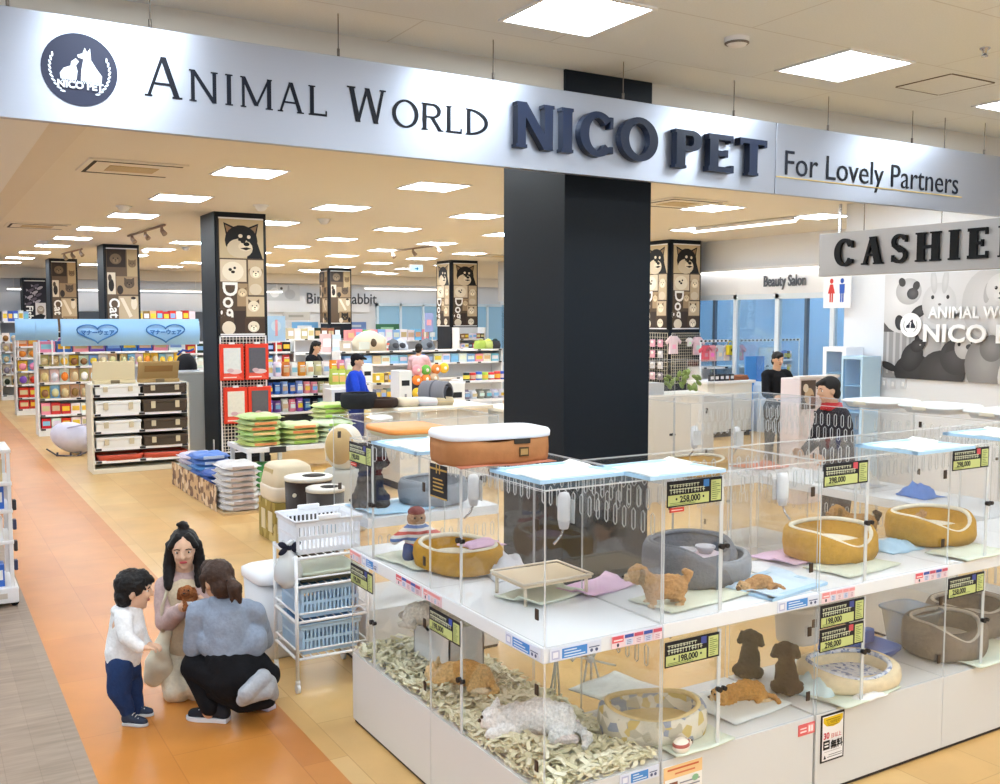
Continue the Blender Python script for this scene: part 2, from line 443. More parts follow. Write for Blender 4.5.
struct('wall_low', MB().box(14.0, 14.2, 9.16, 23.5, 0, 0.9), mat((206, 220, 235), .75))
struct('wall_room', MB().box(16.6, 16.8, 9.16, 24, 0, ZB), mat((170, 205, 238), .8))
for i, y in enumerate((10.3, 11.9, 13.2, 14.3, 15.6, 17.2, 19.0, 21.2)):
    y1 = (10.3, 11.9, 13.2, 14.3, 15.6, 17.2, 19.0, 21.2, 23.4)[i + 1]
    w = MB(); w.box(14.02, 14.12, y, y + .09, .9, 2.66, 0); w.box(14.02, 14.12, y, y1, 2.56, 2.66, 0); w.box(14.02, 14.12, y, y1, .9, .97, 0)
    if i % 2: w.box(14.03, 14.1, (y + y1) / 2 - .03, (y + y1) / 2 + .03, .97, 2.56, 1)
    o = struct('window_%d' % (i + 1), w, [mat((222, 232, 242), .5), mat((86, 104, 126), .5)])
    p = MB().pane(14.06, 14.068, y + .09, y1, .97, 2.56, 0, 0).build('pane', BLUEGLASS, o)
for i in range(6):
    x = 14.9 + i * 0.95
    w = MB(); w.box(x, x + .08, 33.85, 34, .9, 2.75, 0); w.box(x, x + .95, 33.85, 34, 2.65, 2.75, 0); w.box(x, x + .95, 33.85, 34, .9, 1, 0)
    o = struct('window_%d' % (i + 20), w, mat((206, 224, 240), .5))
    MB().box(x + .08, x + .95, 33.93, 33.97, 1, 2.65).build('pane', mat((150, 194, 228), .15), o)

# lamps in the ceilings: each a frame and a diffuser
def make_panel(label, loc, size=0.63):
    t = thing('ceiling_light', label, 'ceiling light', loc, 0, 'recessed square ceiling lights')
    h = size / 2; f = MB()
    f.box(-h - .025, h + .025, -h - .025, -h, -.012, .004); f.box(-h - .025, h + .025, h, h + .025, -.012, .004)
    f.box(-h - .025, -h, -h, h, -.012, .004); f.box(h, h + .025, -h, h, -.012, .004)
    f.build('frame', WHITE, t)
    MB().box(-h, h, -h, h, -.006, .004).build('diffuser', PANEL, t)
    return t
ORD = ['first', 'second', 'third', 'fourth', 'fifth', 'sixth', 'seventh', 'eighth', 'ninth', 'tenth', 'eleventh', 'twelfth', 'thirteenth', 'fourteenth', 'fifteenth', 'sixteenth', 'seventeenth', 'eighteenth']
lamp0 = None
for j, y in enumerate((4.88, 2.2, -0.5, -3.2)):
    for i, x in enumerate((-1.25, 1.1, 3.45, 5.79, 8.13)):
        l = ('large square ceiling light in front of the long sign, %s from the smoke detector side' % ['', '', 'above the word world and', 'near the hatch and', 'beside the hatch and'][i]) if j == 0 else None
        if j == 0: l = {0: '', 1: '', 2: 'large square ceiling light above the sign, at the top middle', 3: 'large square ceiling light between smoke detector and ceiling hatch', 4: 'square ceiling light just beyond the ceiling hatch, cut by the picture edge'}[i]
        else: l = 'unseen ceiling light over the hall in front of the sign, %s row, %s in line' % (ORD[j], ORD[i])  # rows out of view, put in to light the near enclosures and sign
        if j == 0 and i < 2: l = 'unseen added ceiling light over the aisle in front of the sign, %s' % ['beside the mall', 'above the crouching people'][i]  # two lamps added above the view to brighten the aisle side
        if lamp0 is None: lamp0 = make_panel(l, (x, y, ZF))
        else: dup(lamp0, (x, y, ZF), None, l)
for j, y in enumerate((10.45, 13.1, 15.72, 18.3, 20.7, 23.1, 25.6, 28.1, 30.6)):
    for i in range(5 if j < 4 else 6):
        x = 3.14 - (y - 10.43) * .04 + 2.2 * i
        if x > 13.6: continue
        dup(lamp0, (x, y, ZB), None, 'square ceiling light behind the sign, %s row back, %s from the aisle' % (ORD[j], ORD[i]))
for i in range(4):
    dup(lamp0, (3.24 + 2.2 * i, 7.83, ZB), None, 'hidden added ceiling light just behind the long sign, %s from the aisle' % ORD[i])  # row added out of sight behind the sign to lift the floor there
for j, y in enumerate((6.9, 9.6, 12.3, 15.0, 17.7, 20.4)):
    for i, x in enumerate((-.9, -3.3)): dup(lamp0, (x, y, ZB - .06), None, 'unseen added ceiling light over the brown mall floor, %s row, %s line' % (ORD[j], ['inner', 'outer'][i]))  # mall lamps added outside the view, brightening the dim aisle side
for j, y in enumerate((11.0, 14.0, 17.0, 20.0)):
    dup(lamp0, (15.3, y, ZB), None, 'unseen added ceiling light inside the beauty salon, %s from the mural wall' % ORD[j])  # lamps added in the room so its blue windows look bright
for j, x in enumerate((11.6, 14.2, 16.8, 19.4)):
    dup(lamp0, (x, 31.4, ZB), None, 'added square ceiling light by the far blue windows, %s from the aisle' % ORD[j])  # extra lamps added to brighten the dark back wall
def strip(label, p0, p1):
    t = thing('strip_light', label, 'strip light', p0, math.atan2(p1[1] - p0[1], p1[0] - p0[0]))
    L = math.hypot(p1[0] - p0[0], p1[1] - p0[1])
    MB().box(0, L, -.06, .06, .0, .05).build('housing', WHITE, t, bev=.008)
    if p0[1] > 30:
        for x in (.2, L - .2): MB().cone((x, 0, .05), (x, 0, 3.43 - p0[2]), .012).build('hanger', WHITE, t)
    MB().tube([(0.02, 0, -.012), (L - .02, 0, -.012)], .025, 8).build('lamp_tube', TUBE, t)
strip('long white strip light on the ceiling beside the cashier sign', (11.6, 12.9, ZB - .06), (11.6, 10.6, ZB - .06))
strip('long white strip light along the top of the beauty salon wall', (13.9, 16.8, 3.12), (13.9, 11.6, 3.12))
strip('white strip light above the far blue windows', (14.3, 33.6, 3.3), (17.4, 33.6, 3.3))
strip('white strip light above the rabbit picture on the back wall', (8.6, 33.6, 3.12), (11.2, 33.6, 3.12))
strip('white strip light on the back wall behind the cat pillars', (2.5, 33.6, 3.1), (8.4, 33.6, 3.1))

def aircon(label, loc, sx, sy):
    t = thing('ceiling_air_conditioner', label, 'air conditioner', loc)
    MB().box(-sx / 2, sx / 2, -sy / 2, sy / 2, -.02, .003).build('frame', CEILB, t, bev=.008)
    f = MB(); a = .035
    f.box(-sx / 2 + .05, sx / 2 - .05, -sy / 2 + .05, -sy / 2 + .05 + a, -.024, 0); f.box(-sx / 2 + .05, sx / 2 - .05, sy / 2 - .05 - a, sy / 2 - .05, -.024, 0)
    f.box(-sx / 2 + .05, -sx / 2 + .05 + a, -sy / 2 + .08, sy / 2 - .08, -.024, 0)
    f.build('slot', mat((40, 34, 30), .7), t)
    MB().box(-sx / 4, sx / 4, -sy / 5, sy / 5, -.027, 0).build('grille', mat((196, 176, 142), .7, 0, .2, 120), t)
aircon('ceiling air conditioner with dark slots under the sign logo', (2.0, 10.75, ZB), 0.95, 0.95)
aircon('slim ceiling air conditioner far over the aisle shelves', (1.85, 18.2, ZB), .95, .9)
aircon('ceiling air conditioner beside the black pillar and its dog poster', (8.9, 10.2, ZB), .95, .9)
aircon('ceiling air conditioner above the twin dog poster pillar', (12.8, 21.0, ZB), 1.6, .8)
t = thing('smoke_detector', 'round white smoke detector on the front ceiling', 'smoke detector', at(737, 38, Z=ZF))
MB().lathe([(0, -.05), (.055, -.05), (.075, -.03), (.08, 0)], n=20).build('housing', WHITE, t)
MB().lathe([(.068, -.042), (.079, -.036), (.079, -.03), (.07, -.03)], n=20).build('vent_ring', mat((120, 110, 100), .6), t)
hp = [at(898, 90, Z=ZF), at(955, 75.5, Z=ZF), at(993, 84, Z=ZF), at(934, 96, Z=ZF)]
hx0, hx1, hy0, hy1 = 6.66, 7.18, 4.63, 5.1
t = thing('ceiling_hatch', 'closed square access hatch with a dark seam in the ceiling', 'hatch', ((hx0 + hx1) / 2, (hy0 + hy1) / 2, ZF))
a, c = (hx1 - hx0) / 2, (hy1 - hy0) / 2
MB().box(-a, a, -c, c, -.004, .002).build('cover', CEILF, t)
f = MB()
for q in ((-a, a, -c - .012, -c), (-a, a, c, c + .012), (-a - .012, -a, -c, c), (a, a + .012, -c, c)): f.box(*q, -.005, .002)
f.build('seam', mat((96, 84, 74), .6), t)
for lab, px, py in (('small sprinkler head on the ceiling near the hatch', 985, 48),):
    t = thing('sprinkler', lab, 'sprinkler', at(px, py, Z=ZF))
    MB().lathe([(0, -.05), (.012, -.05), (.016, -.02), (.035, -.005), (.035, 0)], n=14).build('head', CHROME, t)
    MB().lathe([(0, -.056), (.022, -.056), (.022, -.05), (0, -.05)], n=14).build('deflector', CHROME, t)
t = thing('exit_sign', 'small lit exit sign hanging from the far ceiling', 'exit sign', at(416, 264.5, Y=24) + Vector((0, 0, 0)))
MB().box(-.2, .2, -.02, .02, -.2, .0).build('housing', WHITE, t, bev=.01)
MB().box(-.18, .18, -.024, -.02, -.18, -.02).build('face', SIGNLIT, t)
MB().cone((0, 0, 0), (0, 0, ZB - t.location.z), .012).build('hanger', WHITE, t)
MB().prism([(-.05, -.1), (.01, -.1), (.01, -.06), (.07, -.115), (.01, -.17), (.01, -.13), (-.05, -.13)], (0, -.024, 0), (1, 0, 0), (0, 0, 1), (0, -.002, 0)).build('arrow', mat((30, 110, 160), .5), t)
def track(label, p0, p1):
    t = thing('lighting_track', label, 'lighting track', p0); d = Vector(p1) - Vector(p0)
    b = MB(); b.cone((0, 0, 0), d, .018, n=6); b.build('rail', mat((150, 128, 112), .5), t)
    for k in (.12, .5, .92):
        h = MB(); q = d * k; h.cone(q, q + Vector((0, 0, -.07)), .02, .03); h.cone(q + Vector((0, 0, -.07)), q + Vector((.04, -.05, -.14)), .035, .045); h.build('spotlight', mat((150, 130, 116), .5), t)
track('dark track rail with small spotlights above the first cat pillar', (at(128, 236, Z=ZB - .03)), at(165, 225, Z=ZB - .03))
track('short dark track rail over the middle cat pillar', at(62, 254, Z=ZB - .03), at(82, 249, Z=ZB - .03))
for k, (px, py) in enumerate(((124, 206), (261, 205), (324, 219), (145, 250), (43, 241), (186, 247))):
    t = thing('security_camera', ('white dome fixture on the back ceiling, ' + ['over the storage box shelf', 'beside the dog pillar top', 'second along from the dog pillar', 'past the first cat pillar', 'over the aisle gondolas', 'between cat and dog pillars'][k]), 'ceiling fixture', at(px, py, Z=ZB))
    MB().lathe([(0, -.09), (.05, -.08), (.08, -.04), (.09, 0)], n=16).build('dome', WHITE, t)
    MB().lathe([(.1, -.015), (.11, -.015), (.11, 0), (.1, 0)], n=16).build('ring', WHITE, t)
track('long thin conduit rail on the ceiling before the twin dog pillar', at(386, 252, Z=ZB - .03), at(443, 245, Z=ZB - .03))

# ------------------------------------------------------------------ pictures printed on flat panels
class Print:
    """Flat print: colour patches laid one over another on a panel (u across, v up, w outwards)."""
    def __init__(s, o, u, v, w): s.o, s.u, s.v, s.w = Vector(o), Vector(u), Vector(v), Vector(w); s.b = MB(); s.mats = []; s.k = 1; s.clip = None; s.step = .00025
    def mi(s, c):
        m = mat(c, .55)
        if m not in s.mats: s.mats.append(m)
        return s.mats.index(m)
    def poly(s, pts, c):
        if s.clip:
            for ax, lim, sg in ((0, s.clip[0], 1), (0, s.clip[2], -1), (1, s.clip[1], 1), (1, s.clip[3], -1)):
                out = []
                for i, q in enumerate(pts):
                    r = pts[i - 1]; a, b = sg * (r[ax] - lim), sg * (q[ax] - lim)
                    if (a >= 0) != (b >= 0): t = a / (a - b); out.append((r[0] + (q[0] - r[0]) * t, r[1] + (q[1] - r[1]) * t))
                    if b >= 0: out.append(q)
                pts = out
                if len(pts) < 3: return
        s.b.add([s.o + s.u * x + s.v * y + s.w * (s.step * s.k) for x, y in pts], [tuple(range(len(pts)))], s.mi(c)); s.k += 1
    def rect(s, x0, y0, x1, y1, c): s.poly([(x0, y0), (x1, y0), (x1, y1), (x0, y1)], c)
    def ell(s, cx, cy, rx, ry, c, rot=0.0, n=18):
        a, b = math.cos(rot), math.sin(rot)
        s.poly([(cx + rx * math.cos(t) * a - ry * math.sin(t) * b, cy + rx * math.cos(t) * b + ry * math.sin(t) * a) for t in (2 * PI * i / n for i in range(n))], c)
    def pup(s, cx, cy, r, fur, dark=(40, 32, 28), ear=None, droop=True, look=0.0, clip=None):
        ear = ear or fur
        if droop:
            for q in (-1, 1): s.ell(cx + q * r * .88, cy + r * .05, r * .27, r * .55, ear, q * -.25)
        else:
            for q in (-1, 1): s.poly([(cx + q * r * .95, cy + r * 1.25), (cx + q * r * .2, cy + r * .75), (cx + q * r * .95, cy + r * .2)], ear)
        s.ell(cx, cy, r, r * .95, fur)
        mz = tuple(min(255, int(v * 1.12 + 8)) for v in fur)
        s.ell(cx + look * r, cy - r * .35, r * .5, r * .4, mz)
        for q in (-1, 1): s.ell(cx + look * r * .8 + q * r * .38, cy + r * .12, r * .1, r * .12, dark)
        s.ell(cx + look * r * 1.2, cy - r * .18, r * .16, r * .12, dark)
        s.poly([(cx + look * r * 1.2 - r * .2, cy - r * .5), (cx + look * r * 1.2, cy - r * .43), (cx + look * r * 1.2 + r * .2, cy - r * .5), (cx + look * r * 1.2, cy - r * .55)], dark)
    def build(s, name, parent): return s.b.build(name, s.mats, parent)

S1, S2, S3, S4 = (214, 196, 170), (190, 168, 138), (120, 98, 76), (46, 36, 30)
def poster_dog(p, W, H):
    p.rect(0, 0, W, H, (86, 70, 56))
    y1 = H * .66; p.rect(0.01, y1, W, H, (196, 176, 142))
    cx, cy, r = W * .5, H * .815, W * .34
    for q, a in ((-1, .95), (1, .9)): p.poly([(cx + q * r * 1.15, cy + r * 1.15), (cx + q * r * .3, cy + r * .8), (cx + q * r * .95, cy + r * .1)], (20, 17, 18)); p.poly([(cx + q * r * 1.05, cy + r), (cx + q * r * .6, cy + r * .8), (cx + q * r * .9, cy + r * .4)], (140, 112, 84))
    p.poly([(W * .62, y1), (W * .98, y1), (W * .86, H * .8), (W * .7, H * .88)], (20, 18, 20))
    p.ell(cx, cy, r * 1.08, r * 1.0, (22, 19, 20)); p.ell(cx - r * .1, cy - r * .5, r * .85, r * .62, (206, 190, 164)); p.ell(cx + r * .25, cy - r * .38, r * .46, r * .3, (222, 208, 184))
    p.poly([(cx - r * .3, cy + r * .4), (cx + r * .5, cy + r * .4), (cx + r * .2, cy - r * .2), (cx, cy - r * .15)], (22, 19, 20))
    p.ell(cx - r * .05, cy + r * .3, r * .14, r * .12, (226, 212, 190)); p.ell(cx + r * .5, cy + r * .25, r * .12, r * .12, (226, 212, 190))
    p.ell(cx - r * .12, cy + r * .05, r * .1, r * .08, (10, 8, 8)); p.ell(cx + r * .46, cy + r * .02, r * .1, r * .08, (10, 8, 8))
    p.ell(cx + r * .34, cy - r * .22, r * .2, r * .13, (12, 10, 10)); p.poly([(cx - r * .1, cy - r * .5), (cx + r * .34, cy - r * .42), (cx + r * .66, cy - r * .5), (cx + r * .3, cy - r * .62)], (30, 22, 20))
    p.rect(.012, H * .455, W * .6, H * .648, S1); p.ell(W * .3, H * .545, W * .24, H * .085, (232, 220, 200)); p.ell(W * .24, H * .56, .026, .022, S4); p.ell(W * .34, H * .575, .02, .02, S4); p.ell(W * .3, H * .54, .03, .022, S4)
    p.rect(W * .64, H * .34, W * .99, H * .648, S2); p.pup(W * .81, H * .54, W * .14, (216, 202, 178), S4, (150, 124, 96))
    p.ell(W * .8, H * .39, W * .14, H * .05, (206, 190, 166))
    p.rect(W * .38, H * .24, W * .62, H * .44, (160, 134, 104)); p.pup(W * .5, H * .36, W * .1, (206, 184, 150), S4, (120, 92, 64), False)
    p.rect(W * .58, H * .15, W * .99, H * .325, (196, 174, 144)); p.pup(W * .75, H * .24, W * .13, (222, 208, 184), S4, (90, 70, 52), False, .15)
    p.rect(W * .3, 0.01, W * .56, H * .2, (60, 48, 42)); p.rect(W * .54, 0.01, W * .99, H * .135, (74, 58, 46)); p.pup(W * .74, H * .06, W * .13, (222, 210, 190), S4, (70, 54, 44), True)
    p.ell(W * .18, H * .05, W * .15, H * .06, (222, 210, 190))
def poster_cat(p, W, H):
    p.rect(0, 0, W, H, (98, 80, 64))
    p.rect(.01, H * .8, W * .62, H, (52, 42, 36)); p.pup(W * .3, H * .89, W * .19, (112, 94, 74), (16, 14, 12), (60, 48, 40), False)
    p.rect(W * .66, H * .7, W, H, (176, 152, 114)); p.pup(W * .83, H * .84, W * .13, (120, 98, 72), (20, 16, 14), None, False)
    p.rect(.01, H * .5, W * .28, H * .74, (214, 200, 178)); p.ell(W * .14, H * .6, W * .09, H * .07, (40, 34, 32)); p.ell(W * .1, H * .68, W * .06, H * .04, (70, 58, 50))
    p.rect(W * .3, H * .5, W, H * .7, (150, 126, 98)); p.pup(W * .72, H * .62, W * .17, (84, 70, 58), (12, 10, 10), None, False); p.ell(W * .42, H * .55, W * .1, H * .05, (50, 42, 38))
    p.rect(W * .36, H * .2, W, H * .48, (188, 166, 136)); p.poly([(W * .4, H * .46), (W * .52, H * .46), (W * .8, H * .26), (W * .7, H * .24)], (224, 210, 188)); p.ell(W * .86, H * .4, W * .1, H * .07, (220, 206, 184)); p.ell(W * .84, H * .46, .05, .03, (50, 40, 36))
    p.rect(W * .42, 0.01, W, H * .22, (150, 124, 92)); p.pup(W * .7, H * .12, W * .18, (44, 38, 34), (150, 130, 90), None, False); p.ell(W * .5, H * .05, W * .1, H * .05, (216, 200, 176)); p.ell(W * .92, H * .06, W * .07, H * .05, (30, 26, 24))
def poster_fish(p, W, H):
    p.rect(0, 0, W, H, (30, 26, 36))
    for k in range(9):
        x, y = W * (.2 + .6 * ((k * 37) % 10) / 10), H * (.5 + .45 * k / 9)
        p.ell(x, y, W * .16, H * .03, (170, 160, 168) if k % 2 else (88, 78, 92), .5); p.poly([(x - W * .12, y), (x - W * .24, y + H * .03), (x - W * .22, y - H * .03)], (150, 140, 150))
    p.rect(W * .5, .02, W, H * .52, (214, 206, 204)); p.ell(W * .75, H * .36, W * .18, H * .1, (150, 130, 116)); p.pup(W * .75, H * .38, W * .12, (190, 176, 160))
    p.poly([(W * .3, .04), (W * .7, .04), (W * .98, H * .24), (W * .75, H * .28), (W * .45, H * .24)], (22, 20, 26))
def pillar_poster(label, kind, o, u, w, W, H, word):
    """A framed poster: panel, print and vertical lettering."""
    t = thing('pillar_poster', label, 'poster', o)
    u, v, w = Vector(u), Vector((0, 0, 1)), Vector(w)
    MB().prism([(-.03, -.03), (W + .03, -.03), (W + .03, H + .03), (-.03, H + .03)], (0, 0, 0), u, v, w * .03).build('frame', mat((30, 30, 34), .5), t)
    MB().prism([(0, H), (W, H), (W, H + .022), (0, H + .022)], w * .03, u, v, w * .006).build('clip_rail', WHITE, t)
    MB().prism([(0, -.022), (W, -.022), (W, 0), (0, 0)], w * .03, u, v, w * .006).build('clip_rail', WHITE, t)
    p = Print(w * .03, u, v, w); p.clip = (0, 0, W, H); kind(p, W, H); p.build('print', t)
    if word:
        ang = math.atan2(u.y, u.x)
        h = W * .46
        x = text('lettering', word, h, mat((240, 236, 230), .5), t, u * (W * .07) + w * .045 + v * (H * .46), (PI / 2, PI / 2, ang), .001, 1.0, off=.006)
        x.rotation_mode = 'QUATERNION'
        M = Matrix((( -v.x, u.x, w.x), (-v.y, u.y, w.y), (-v.z, u.z, w.z)))
        x.rotation_quaternion = M.to_quaternion()
    return t

# ------------------------------------------------------------------ pillars
PIL = mat((28, 33, 41), 0.5, spec=.25); PILD = mat((22, 25, 30), 0.4)
def pillar(label, x0, x1, y0, y1, top, m=PIL):
    t = thing('pillar', label, 'pillar', ((x0 + x1) / 2, (y0 + y1) / 2, 0)); a, c = (x1 - x0) / 2, (y1 - y0) / 2
    MB().box(-a, a, -c, c, .1, top).build('shaft', m, t)
    MB().box(-a - .012, a + .012, -c - .012, c + .012, 0, .12).build('skirting', BLACK, t)
    return t
t = thing('pillar', 'big plain black pillar standing inside the ring of glass enclosures', 'pillar', (4.535, 6.41, 0))
MB().box(-.405, .405, -.43, .43, .1, ZF).build('shaft', mat((18, 25, 33), 0.45, 0, .06, 40, 0, .2), t)
MB().box(-.42, .42, -.445, .445, 0, .12).build('skirting', BLACK, t)
def poster_pillar(label, x0, y0, w, kind, word, plab, z0, left=None, d=.8, H=None, top=ZB):
    pillar(label, x0, x0 + w, y0, y0 + d, top)
    H = H or (top - .1 - z0)
    pillar_poster(plab, kind, (x0 + .05, y0 - .001, z0), (1, 0, 0), (0, -1, 0), w - .1, H, word)
    if left: pillar_poster(left, kind, (x0 - .001, y0 + d - .05, z0), (0, -1, 0), (-1, 0, 0), d - .1, H, word)
poster_pillar('dark square pillar with the dog poster and red packs', 3.826, 14.5, .765, poster_dog, 'Dog', 'dog photo collage poster high on the pillar above the red packs', 1.97)
poster_pillar('dark square pillar carrying the cat poster next to the dog pillar', 3.48, 22.0, .72, poster_cat, 'Cat', 'sepia cat photo collage poster, the larger of the two cat posters', 1.75)
poster_pillar('dark square pillar with the smaller cat poster further back', 3.10, 28.0, .68, poster_cat, 'Cat', 'cat photo collage poster, smaller one beside the fish poster', 1.85)
poster_pillar('dark pillar with the fish poster at the end of the row', 2.90, 34.0 - .9, .68, poster_fish, 'Fish', 'dark fish and reptile photo poster at the end of the pillar row', 1.95, d=.7, top=3.42)
poster_pillar('far square pillar with two dog posters before blue windows', 12.42, 23.3, .82, poster_dog, 'Dog', 'dog photo collage poster on front of the far twin pillar', 2.0, 'dog photo collage poster on the narrow side of the far twin pillar', .82)
poster_pillar('square pillar with brown cat collage hiding the bird and rabbit sign', 11.15, 29.0, .75, poster_cat, '', 'brown photo collage poster between the words bird and rabbit', 2.05, 'brown photo collage on the narrow side before bird and rabbit', .75)
poster_pillar('square pillar with two dog posters right behind the black pillar', 12.9, 15.0, .8, poster_dog, 'Dog', 'dog photo collage poster above the grid with pink clothes', 2.0, 'dog photo collage poster half hidden by the big black pillar', .8)

# ------------------------------------------------------------------ the long hanging sign
def brushed(name, c, rough):
    m = bpy.data.materials.new(name); m.use_nodes = True
    nt = m.node_tree; b = nt.nodes['Principled BSDF']; b.inputs['Base Color'].default_value = lin(c); b.inputs['Metallic'].default_value = 0.9
    tc = nt.nodes.new('ShaderNodeTexCoord'); mp = nt.nodes.new('ShaderNodeMapping'); mp.inputs['Scale'].default_value = (.6, 1, 260)
    n = nt.nodes.new('ShaderNodeTexNoise'); n.inputs['Scale'].default_value = 1.5; n.inputs['Detail'].default_value = 3
    nt.links.new(tc.outputs['Object'], mp.inputs[0]); nt.links.new(mp.outputs[0], n.inputs['Vector'])
    mr = nt.nodes.new('ShaderNodeMapRange'); mr.inputs['To Min'].default_value = rough - .1; mr.inputs['To Max'].default_value = rough + .12
    nt.links.new(n.outputs['Fac'], mr.inputs['Value']); nt.links.new(mr.outputs[0], b.inputs['Roughness'])
    b.inputs['Anisotropic'].default_value = 0.55; b.inputs['Anisotropic Rotation'].default_value = 0.25
    return m
STEEL = brushed('brushed_steel', (176, 182, 196), 0.4)
SY = 5.58
sign = thing('shop_sign', 'long brushed steel animal world sign hanging across the shop front', 'sign', (0, SY, 3.76))
sign.rotation_euler = (0, 0.006, 0)
SH = 0.55
def sgn(px, py):
    p = at(px, py, Y=SY); return Vector((p.x, p.z - (3.76 - .006 * p.x), 0))
xs = sgn(776, 150).x
MB().box(-1.2, xs - .004, 0, .05, -SH, 0).build('panel', STEEL, sign, bev=.003)
MB().box(xs + .004, 11.0, 0, .05, -SH, 0).build('panel', STEEL, sign, bev=.003)
for px in (10, 152, 340, 495, 625.6, 737, 832, 917, 990):
    x = sgn(px, 60).x; w = MB(); w.cone((x, .025, 0), (x, .025, ZF - 3.76 + .006 * x), .0035, n=6); w.cone((x, .025, 0), (x, .025, .05), .009, n=8); w.build('hanging_wire', mat((120, 112, 104), .4, .6), sign)
INK = mat((12, 16, 28), .45, spec=.2)
def signword(word, pxl, pyl, pxr, h0, h1, T, t, s, gap, dep, m=INK):
    a = sgn(pxl, pyl); b = sgn(pxr, pyl)
    hts = [h0] + [h1] * (len(word) - 1)
    tot = sum(GW[c] * h for c, h in zip(word, hts)) + sum(gap * h for h in hts[:-1]); k = (b.x - a.x) / tot
    letters(word, (a.x, -dep - .001, a.y), (k, 0, 0), (0, 0, 1), (0, dep, 0), hts, T, t, s, gap, m, sign)
signword('ANIMAL', 145, 95.5, 328, .215, .17, .13, .075, .05, .16, .004)
signword('WORLD', 346, 120.5, 488, .205, .165, .13, .075, .05, .12, .004)
NAVY = mat((22, 32, 54), .35)
signword('NICO', 511, 148, 653, .295, .295, .215, .14, .03, .12, .06, NAVY)
signword('PET', 670, 168, 762, .275, .275, .22, .14, .03, .1, .06, NAVY)
q = sgn(783, 174.5); e = sgn(974, 193)
tx = text('lettering', 'For Lovely Partners', .28, INK, sign, (q.x, -.003, q.y), (PI / 2, 0, 0), .002, 0.62, off=-.001)
tx.scale = (1.0, 1, 1)
g = MB(); a = sgn(776, 176); b = sgn(975, 196)
g.box(a.x, b.x - .2, -.006, 0, a.y - .008, a.y + .001); g.build('gold_line', mat((206, 182, 120), .35, .5), sign)
# round logo
c = sgn(80, 70); R = .185
lg = MB(); lg.prism([(R * math.cos(t), R * math.sin(t)) for t in (2 * PI * i / 40 for i in range(40))], (c.x, -.006, c.y), (1, 0, 0), (0, 0, 1), (0, .006, 0))
disc = lg.build('logo_disc', mat((50, 54, 74), .5, spec=.2), sign)
def logo_shapes(p, R, light):
    p.poly([(-.5 * R, -.3 * R), (-.1 * R, -.3 * R), (-.06 * R, -.05 * R), (-.1 * R, .1 * R), (-.02 * R, .22 * R), (-.1 * R, .3 * R), (-.22 * R, .2 * R), (-.24 * R, .08 * R), (-.42 * R, 0), (-.52 * R, -.15 * R)], light)
    p.poly([(.02 * R, -.3 * R), (.56 * R, -.32 * R), (.58 * R, -.12 * R), (.42 * R, .1 * R), (.3 * R, .3 * R), (.28 * R, .62 * R), (.2 * R, .5 * R), (.14 * R, .62 * R), (.08 * R, .46 * R), (-.06 * R, .4 * R), (-.04 * R, .33 * R), (.1 * R, .3 * R), (.04 * R, 0)], light)
    for q in (-1, 1):
        for k in range(10):
            t = -.95 + k * .155; x, y = .78 * R * math.cos(t), .78 * R * math.sin(t)
            p.ell(q * x, y, .075 * R, .028 * R, light, (t + 1.1) if q > 0 else -(t + 1.1), 8)
p = Print((c.x, -.007, c.y), (1, 0, 0), (0, 0, 1), (0, -1, 0)); logo_shapes(p, R, (226, 234, 246))
p.build('logo_emblem', sign)
text('lettering', 'NICO PET', .05, mat((226, 234, 246), .5), sign, (c.x, -.012, c.y - .098), (PI / 2, 0, 0), .001, 1.0, 'CENTER', off=.002)
text('lettering', 'ANIMAL WORLD', .022, mat((226, 234, 246), .5), sign, (c.x, -.012, c.y - .072), (PI / 2, 0, 0), .001, 1.1, 'CENTER')

# cashier sign, mural, wall things
cs = thing('cashier_sign', 'grey hanging box sign reading cashier in black letters', 'sign', (8, 7.0, 2.625))
MB().box(0, .12, -4.2, 0, 0, .43).build('box', mat((178, 174, 172), .35, .5), cs, bev=.004)
a = at(835, 264, X=7.99); b = at(1000, 258, X=7.99)
u = Vector((0, -1, 0))
letters('CASHIER', (-.03, a.y - 7.0, .093), u * 1.07, (0, 0, 1), (.03, 0, 0), [.265] * 7, .25, .11, .06, .30, BLACK, cs)
for y in (-.5, -1.35, -2.2, -3.1):
    MB().cone((.06, y, .43), (.06, y, (ZB if 7 + y > 6 else ZF) - 2.625), .005, n=6).build('hanging_wire', CHROME, cs)
mu = thing('mural', 'grey photo mural of puppies and kittens with nico pet lettering', 'mural', (10.985, 8.5, 1.42))
MW, MH = 3.4, 1.345
MB().box(0, .014, -MW, 0, 0, MH).build('panel', mat((170, 166, 168), .6), mu)
p = Print((0, 0, 0), (0, -1, 0), (0, 0, 1), (-1, 0, 0)); p.clip = (0, 0, MW, MH); p.step = .00003
G = lambda v: (v, v - 2, v - 1)
def soft(cx, cy, rx, ry, v0, v1, rot=0.0, n=5):
    n *= 3; v1 = v0 + (v1 - v0) * .6
    """A rounded furry body in the print: rings from edge tone v0 to middle tone v1."""
    for k in range(n): q = 1 - .8 * k / n; p.ell(cx + .06 * rx * k / n, cy + .1 * ry * k / n, rx * q, ry * q, G(int(v0 + (v1 - v0) * k / (n - 1))), rot, 22)
